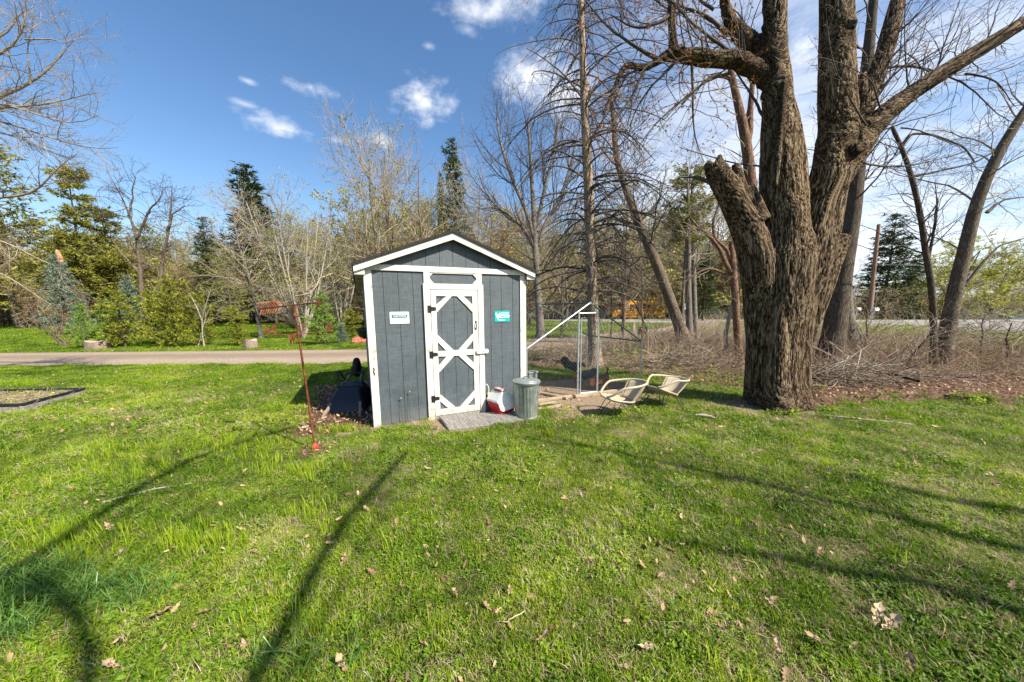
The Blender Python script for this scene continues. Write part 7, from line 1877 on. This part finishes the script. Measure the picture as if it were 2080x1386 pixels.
def scatter(name, protos, P, rot, sc, idx, tint):
    """ONE object of many small pieces: protos instanced on the points P"""
    me = mesh_points(name, P, rot, sc, idx, tint); o = link(name, me); tag(o, kind='stuff')
    col = bpy.data.collections.new(name + '_pieces')
    for k, p in enumerate(protos): p.name = '%02d_%s' % (k, p.name); col.objects.link(p)
    ng = bpy.data.node_groups.new(name, 'GeometryNodeTree'); ng.interface.new_socket('Geometry', in_out='INPUT', socket_type='NodeSocketGeometry'); ng.interface.new_socket('Geometry', in_out='OUTPUT', socket_type='NodeSocketGeometry')
    N, L = ng.nodes, ng.links; gi = N.new('NodeGroupInput'); go = N.new('NodeGroupOutput'); ci = N.new('GeometryNodeCollectionInfo'); ci.inputs['Collection'].default_value = col; ci.inputs['Separate Children'].default_value = True; ci.inputs['Reset Children'].default_value = True
    ip = N.new('GeometryNodeInstanceOnPoints'); ip.inputs['Pick Instance'].default_value = True
    def attr(nm, ty):
        a = N.new('GeometryNodeInputNamedAttribute'); a.data_type = ty; a.inputs['Name'].default_value = nm; return a.outputs[0]
    L.new(gi.outputs[0], ip.inputs['Points']); L.new(ci.outputs[0], ip.inputs['Instance']); L.new(attr('pick', 'INT'), ip.inputs['Instance Index'])
    er = N.new('FunctionNodeEulerToRotation'); L.new(attr('rot', 'FLOAT_VECTOR'), er.inputs[0]); L.new(er.outputs[0], ip.inputs['Rotation']); L.new(attr('sc', 'FLOAT'), ip.inputs['Scale']); L.new(ip.outputs[0], go.inputs[0])
    md = o.modifiers.new('strew', 'NODES'); md.node_group = ng
    return o


def mesh_points(name, P, rot, sc, idx, tint):
    me = bpy.data.meshes.new(name); me.vertices.add(len(P)); me.vertices.foreach_set('co', np.asarray(P, np.float32).ravel())
    for k, ty, a, f in (('rot', 'FLOAT_VECTOR', rot, 'vector'), ('sc', 'FLOAT', sc, 'value'), ('pick', 'INT', idx, 'value'), ('tint', 'FLOAT', tint, 'value')):
        at_ = me.attributes.new(k, ty, 'POINT'); at_.data.foreach_set(f, np.asarray(a, np.int32 if ty == 'INT' else np.float32).ravel())
    me.update(); return me


def field(N_per, y0, y1, g, margin=1.25, xr=(-1e9, 1e9)):
    """points spread over the ground between depths y0 and y1, a bit wider than the view"""
    half = lambda y: 1.58 * y * margin + 1.5
    A = (half(y0) + half(y1)) * (y1 - y0); n = int(A * N_per); y = g.uniform(y0, y1, n); x = g.uniform(-1, 1, n) * half(y1); m = (np.abs(x) < half(y)) & (x > xr[0]) & (x < xr[1]); 
    return x[m], y[m]


def not_grass(x, y):
    lx = (x - SHED_O[0]) * EX[0] + (y - SHED_O[1]) * EX[1]; ly = (x - SHED_O[0]) * EY[0] + (y - SHED_O[1]) * EY[1]
    bad = (lx > -.03) & (lx < 2.33) & (ly > -.01) & (ly < 2.95)
    bad |= (lx > .84) & (lx < 1.98) & (ly > -.72) & (ly < 0)
    bad |= d_line(x, y, DRIVE) < np.interp(x, [-20, 5, 20], [1.5, 1.6, 2.6]) - .04 + (n2(x, y, 3, 2) - .5) * .25
    bad |= in_poly(x, y, ROAD_POLY)
    bad |= in_poly(x, y, [tuple(G(*p)[:2]) for p in ((173, 803), (46, 838), (-140, 842), (-260, 815), (-60, 808))])
    bad |= np.hypot(x - 4.05, y - 5.25) < .42
    return bad


def make_grass():
    g = np.random.default_rng(400)
    protos = [blades_proto('grass', 16, .034, .0026, .6, .035, 'grass_blade', 1), blades_proto('grass', 14, .046, .0030, .9, .04, 'grass_blade', 2), blades_proto('grass', 18, .030, .0026, 1.0, .05, 'grass_blade', 3, droop=.8),
              leaf_proto('clover', 16, .0078, .04, .022, 'clover_leaf', 4, tilt=.55), leaf_proto('clover', 12, .010, .045, .02, 'clover_leaf', 5, tilt=.45),
              blades_proto('straw', 9, .06, .0024, 1.4, .04, 'straw_blade', 6, flat=.72), blades_proto('straw', 8, .05, .0022, .8, .02, 'straw_blade', 7, droop=.6),
              blades_proto('grass', 30, .038, .005, .8, .10, 'grass_blade', 8), blades_proto('clover', 26, .03, .008, 1.0, .10, 'clover_leaf', 9), blades_proto('straw', 14, .04, .005, 1.3, .09, 'straw_blade', 10, flat=.6)]
    Xs = []
    for (d, y0, y1, s0, near, xr) in ((4400, .7, 2.6, 1.0, 1, (-9, 9)), (3000, 2.6, 4.2, 1.05, 1, (-9, 9)), (1500, 4.2, 7.0, 1.3, 1, (-14, 14)), (620, 7.0, 10.4, 1.0, 0, (-20, 22)), (150, 10.4, 22, 1.5, 0, (-40, 30)), (34, 22, 62, 2.6, 0, (-95, 40))):
        x, y = field(d, y0, y1, g, 1.06, xr); l, e, dr = cover(x, y); keep = g.random(len(x)) > np.clip(np.maximum(l * 1.12, e * 1.08), 0, 1); keep &= ~not_grass(x, y)
        clump = n2(x, y, 5.5, 2, 50); keep &= g.random(len(x)) < .72 + smooth(.36, .52, clump) * .3
        x, y, dr, l = x[keep], y[keep], dr[keep], l[keep]; n = len(x); cl = n2(x, y, 1.9, 3, 60); q = g.random(n)
        dryp = np.clip(dr * .6 + .16, 0, .65); clov = .28 + .4 * smooth(.42, .58, cl)
        idx = np.where(q < dryp, (5 if near else 9), np.where(q < dryp + (1 - dryp) * clov, (3 if near else 8), (0 if near else 7)))
        if near: idx = np.where(idx == 5, 5 + (g.random(n) < .4), np.where(idx == 3, 3 + (g.random(n) < .45), g.integers(0, 3, n)))
        big = n2(x, y, .55, 3, 80); tall = .75 + .8 * smooth(.38, .66, n2(x, y, 2.6, 3, 77))
        tint = np.clip(.42 + (big - .5) * 1.5 + (n2(x, y, 3.3, 3, 90) - .5) * 1.6 + g.normal(0, .24, n), 0, 1)
        Xs.append((x, y, idx, s0 * tall * g.uniform(.7, 1.25, n), tint))
    x, y, idx, sc, ti = [np.concatenate(a) for a in zip(*Xs)]
    n = len(x); P = np.stack([x, y, height(x, y) - .004], 1); rot = np.stack([g.normal(0, .12, n), g.normal(0, .12, n), g.uniform(0, 6.28, n)], 1)
    scatter('lawn_grass', protos, P, rot, sc, idx, ti); print('grass', n)
    # pale lime tufts of wild onion and the long floppy blades near the left corner
    pr = [blades_proto('lime', 12, .13, .0042, .28, .03, 'lime_blade', 20, seg=3, droop=.3), blades_proto('lime', 9, .10, .004, .4, .035, 'lime_blade', 21, seg=3), blades_proto('long', 14, .26, .0075, 1.5, .06, 'long_blade', 22, seg=4, droop=.9)]
    pts = []
    for u, v, du, dv, n_ in ((400, 1110, 90, 22, 30), (100, 1120, 120, 40, 34), (150, 1090, 60, 20, 12), (20, 1030, 60, 60, 14), (330, 930, 220, 26, 60), (600, 960, 80, 14, 24), (640, 1050, 50, 20, 12), (60, 779, 38, 5, 60), (700, 875, 40, 5, 22), (500, 905, 120, 18, 26), (230, 960, 90, 20, 20), (1110, 885, 26, 5, 8), (900, 1150, 500, 180, 14), (1130, 845, 60, 7, 16), (1500, 1050, 400, 120, 10)):
        for _ in range(int(n_ * 2.2)): q = G(u + g.normal() * du * .6, min(v + g.normal() * dv * .6, 1500)); pts.append((*q[:2], int(g.random() < .5), g.uniform(.7, 1.35) * (1 if v > 850 else .8)))
    for u, v, du, dv, n_ in ((80, 1200, 110, 34, 60), (230, 1215, 110, 20, 34), (-60, 1250, 80, 60, 30), (620, 1360, 100, 20, 10), (20, 1290, 60, 24, 14)):
        for _ in range(n_): q = G(u + g.normal() * du * .7, min(v + g.normal() * dv * .7, 1500)); pts.append((*q[:2], 2, g.uniform(.35, .8)))
    a = np.array(pts); n = len(a); P = np.stack([a[:, 0], a[:, 1], height(a[:, 0], a[:, 1]) - .003], 1)
    scatter('tall_tufts', pr, P, np.stack([g.normal(0, .1, n), g.normal(0, .1, n), g.uniform(0, 6.28, n)], 1), a[:, 3], a[:, 2].astype(int), g.random(n))


make_grass()


def make_litter():
    g = np.random.default_rng(500)
    pr = [leaf_proto('leaf', 1, .030, .0, .0, 'dead_leaf', 30, tilt=.25), leaf_proto('leaf', 1, .036, 0, 0, 'dead_leaf', 31, tilt=.3, shape=OAK), leaf_proto('leaf', 1, .024, 0, 0, 'dead_leaf', 32, tilt=.6), leaf_proto('leaf', 1, .042, 0, 0, 'dead_leaf', 33, tilt=.25, shape=OAK)]
    A = []
    for d, y0, y1, s, xr in ((560, .8, 4, .85, (-7, 7)), (420, 4, 9, 1.1, (-12, 16)), (150, 9, 16, 1.5, (-3, 22)), (40, 16, 28, 2.2, (0, 30))):
        x, y = field(d, y0, y1, g, 1.05, xr); l, e, dr = cover(x, y); pth = np.clip(l * 1.0 + e * .10 + .085 + .16 * smooth(.55, .7, n2(x, y, 1.1, 3, 55)), 0, 1); k = (g.random(len(x)) < pth); lx = (x - SHED_O[0]) * EX[0] + (y - SHED_O[1]) * EX[1]; ly = (x - SHED_O[0]) * EY[0] + (y - SHED_O[1]) * EY[1]
        k &= ~((lx > -.02) & (lx < 2.32) & (ly > -.01) & (ly < 2.95)); k &= d_line(x, y, DRIVE) > 1.5
        A.append((x[k], y[k], s * g.uniform(.5, 1.15, k.sum()), l[k]))
    x, y, s, l = [np.concatenate(q) for q in zip(*A)]; n = len(x); P = np.stack([x, y, height(x, y) + np.where(l > .5, g.uniform(.004, .035, n), g.uniform(.012, .030, n))], 1)
    scatter('leaf_litter', pr, P, np.stack([g.normal(0, .4, n), g.normal(0, .4, n), g.uniform(0, 6.28, n)], 1), s, g.integers(0, 4, n), g.random(n) ** .9); print('litter', n)


make_litter()

# the larger dry oak leaves on the near lawn, one by one
g = np.random.default_rng(520)
leafmeshes = []
for k in range(4):
    c = g.normal() * .5; V = []; rings = 3
    W_ = MB(); sub = []
    for f in np.linspace(0, 1, rings + 1)[1:]:
        for (a, b) in OAK: sub.append((a * f, b * f * (.8 + .2 * k / 4)))
    V = [(0, 0, 0)] + sub; m = len(OAK); V = [(a, b, c * (a * a) * .35 + abs(b) * (.15 + .5 * g.random()) + .05 * math.sin(7 * a + k)) for (a, b, *_) in V]
    Fc = [(0, 1 + j, 1 + (j + 1) % m) for j in range(m)] + [(1 + i * m + j, 1 + i * m + (j + 1) % m, 1 + (i + 1) * m + (j + 1) % m, 1 + (i + 1) * m + j) for i in range(rings - 1) for j in range(m)]
    me = bpy.data.meshes.new('oak_leaf'); me.from_pydata(V, [], Fc); me.materials.append(MATS['oak_leaf']); me.polygons.foreach_set('use_smooth', [True] * len(me.polygons)); leafmeshes.append(me)
for k, (u, v, s) in enumerate(((1780, 1262, 44), (1806, 1283, 42), (225, 1084, 22), (326, 1262, 26), (420, 1257, 22), (700, 1148, 20), (696, 1368, 34), (578, 1340, 24), (1272, 1372, 26), (1312, 1330, 26), (1100, 1310, 26), (1664, 1132, 20), (1520, 1153, 16), (1658, 1318, 30), (1850, 1368, 34), (244, 1140, 14), (520, 1133, 16),
                              (1965, 1270, 22), (746, 1046, 13), (868, 960, 12), (434, 980, 11), (1257, 1162, 14), (1035, 1210, 16), (925, 1215, 16), (1565, 1240, 22), (230, 1370, 28), (395, 1290, 16), (1580, 1330, 26), (1730, 1330, 20), (1385, 1115, 12), (1830, 1165, 14), (120, 950, 11), (76, 912, 11), (405, 897, 9), (1860, 955, 14), (2010, 975, 14), (1995, 905, 10))):
    p = G(u, v); o = link('oak_leaf', leafmeshes[k % 4]); sc = s / F * p[1] * .82
    o.location = (p[0], p[1], gz(p[0], p[1]) + .035 + .1 * sc); o.scale = (sc,) * 3; o.rotation_euler = (g.normal() * .3, g.normal() * .35, g.uniform(0, 6.28))
    zone = 'in the left part of the lawn' if u < 640 else 'in the middle of the lawn' if u < 1400 else 'in the right part of the lawn'
    tag(o, 'dry brown lobed oak leaf lying %s' % zone, 'leaf', 'dry oak leaves %s' % zone)


def wild_green():
    """young weeds and low greenery in the wild strip and along the edges"""
    g = np.random.default_rng(530); pr = [leaf_proto('weed', 14, .035, .12, .16, 'clover_leaf', 40, tilt=.6), leaf_proto('weed', 12, .045, .1, .22, 'lime_blade', 41, tilt=.6), leaf_proto('weed', 18, .022, .09, .10, 'clover_leaf', 42, tilt=.6)]
    A = []
    for d, y0, y1, s, xr in ((26, 5, 10, .7, (-1, 18)), (26, 10, 18, 1.1, (-1, 27)), (16, 18, 32, 1.8, (4, 28))):
        x, y = field(d, y0, y1, g, 1.05, xr); k = in_poly(x, y, WILD) & (g.random(len(x)) < .6 * smooth(.46, .62, n2(x, y, .5, 3, 33)) + .10 + .6 * smooth(6, 14, x)) & (~in_poly(x, y, LITTER_POLYS[0]) | (g.random(len(x)) < .06)); A.append((x[k], y[k], s * g.uniform(.5, 1.2, k.sum())))
    # ground ivy at the maple's foot and the lawn edge
    for u, v, du, dv, n_ in ((1600, 845, 40, 6, 26), (1990, 824, 40, 5, 20), (1130, 838, 30, 8, 14), (1680, 838, 20, 4, 8), (1265, 842, 40, 6, 10)):
        q = np.array([G(u + g.normal() * du * .5, v + g.normal() * dv * .5)[:2] for _ in range(n_)]); A.append((q[:, 0], q[:, 1], g.uniform(.3, .6, n_)))
    x, y, s = [np.concatenate(q) for q in zip(*A)]; n = len(x); scatter('wild_greenery', pr, np.stack([x, y, height(x, y)], 1), np.stack([g.normal(0, .1, n), g.normal(0, .1, n), g.uniform(0, 6.28, n)], 1), s, g.integers(0, 3, n), g.random(n))


wild_green()


def far_wood():
    """the wood beyond, one mass down to the horizon"""
    g = np.random.default_rng(540); pr = []
    for k in ('tangle0', 'tangle1', 'bare0', 'bud1'):
        me = [m for _, m in TM[k]]; V, Q, B, n0 = [], [], [], 0
        tmp = bpy.data.objects.new('wood_' + k, me[1]); pr.append(tmp)
    xs, ys, ss, ii = [], [], [], []
    for n_, y0, y1, x0, x1, s, ids in ((260, 46, 75, -110, 14, 1.3, (0, 1)), (130, 62, 110, -150, 60, 1.0, (2, 3)), (150, 50, 62, -90, -6, .9, (0, 1)), (90, 60, 100, 15, 140, 1.0, (1, 3)), (110, 56, 80, 14, 130, 1.5, (0, 1))):
        xs.append(g.uniform(x0, x1, n_)); ys.append(g.uniform(y0, y1, n_)); ss.append(s * g.uniform(.7, 1.2, n_)); ii.append(g.choice(ids, n_))
    x, y, s, i = [np.concatenate(q) for q in (xs, ys, ss, ii)]; n = len(x)
    scatter('far_wood', pr, np.stack([x, y, height(x, y)], 1), np.stack([np.zeros(n), np.zeros(n), g.uniform(0, 6.28, n)], 1), s, i, g.random(n))


far_wood()
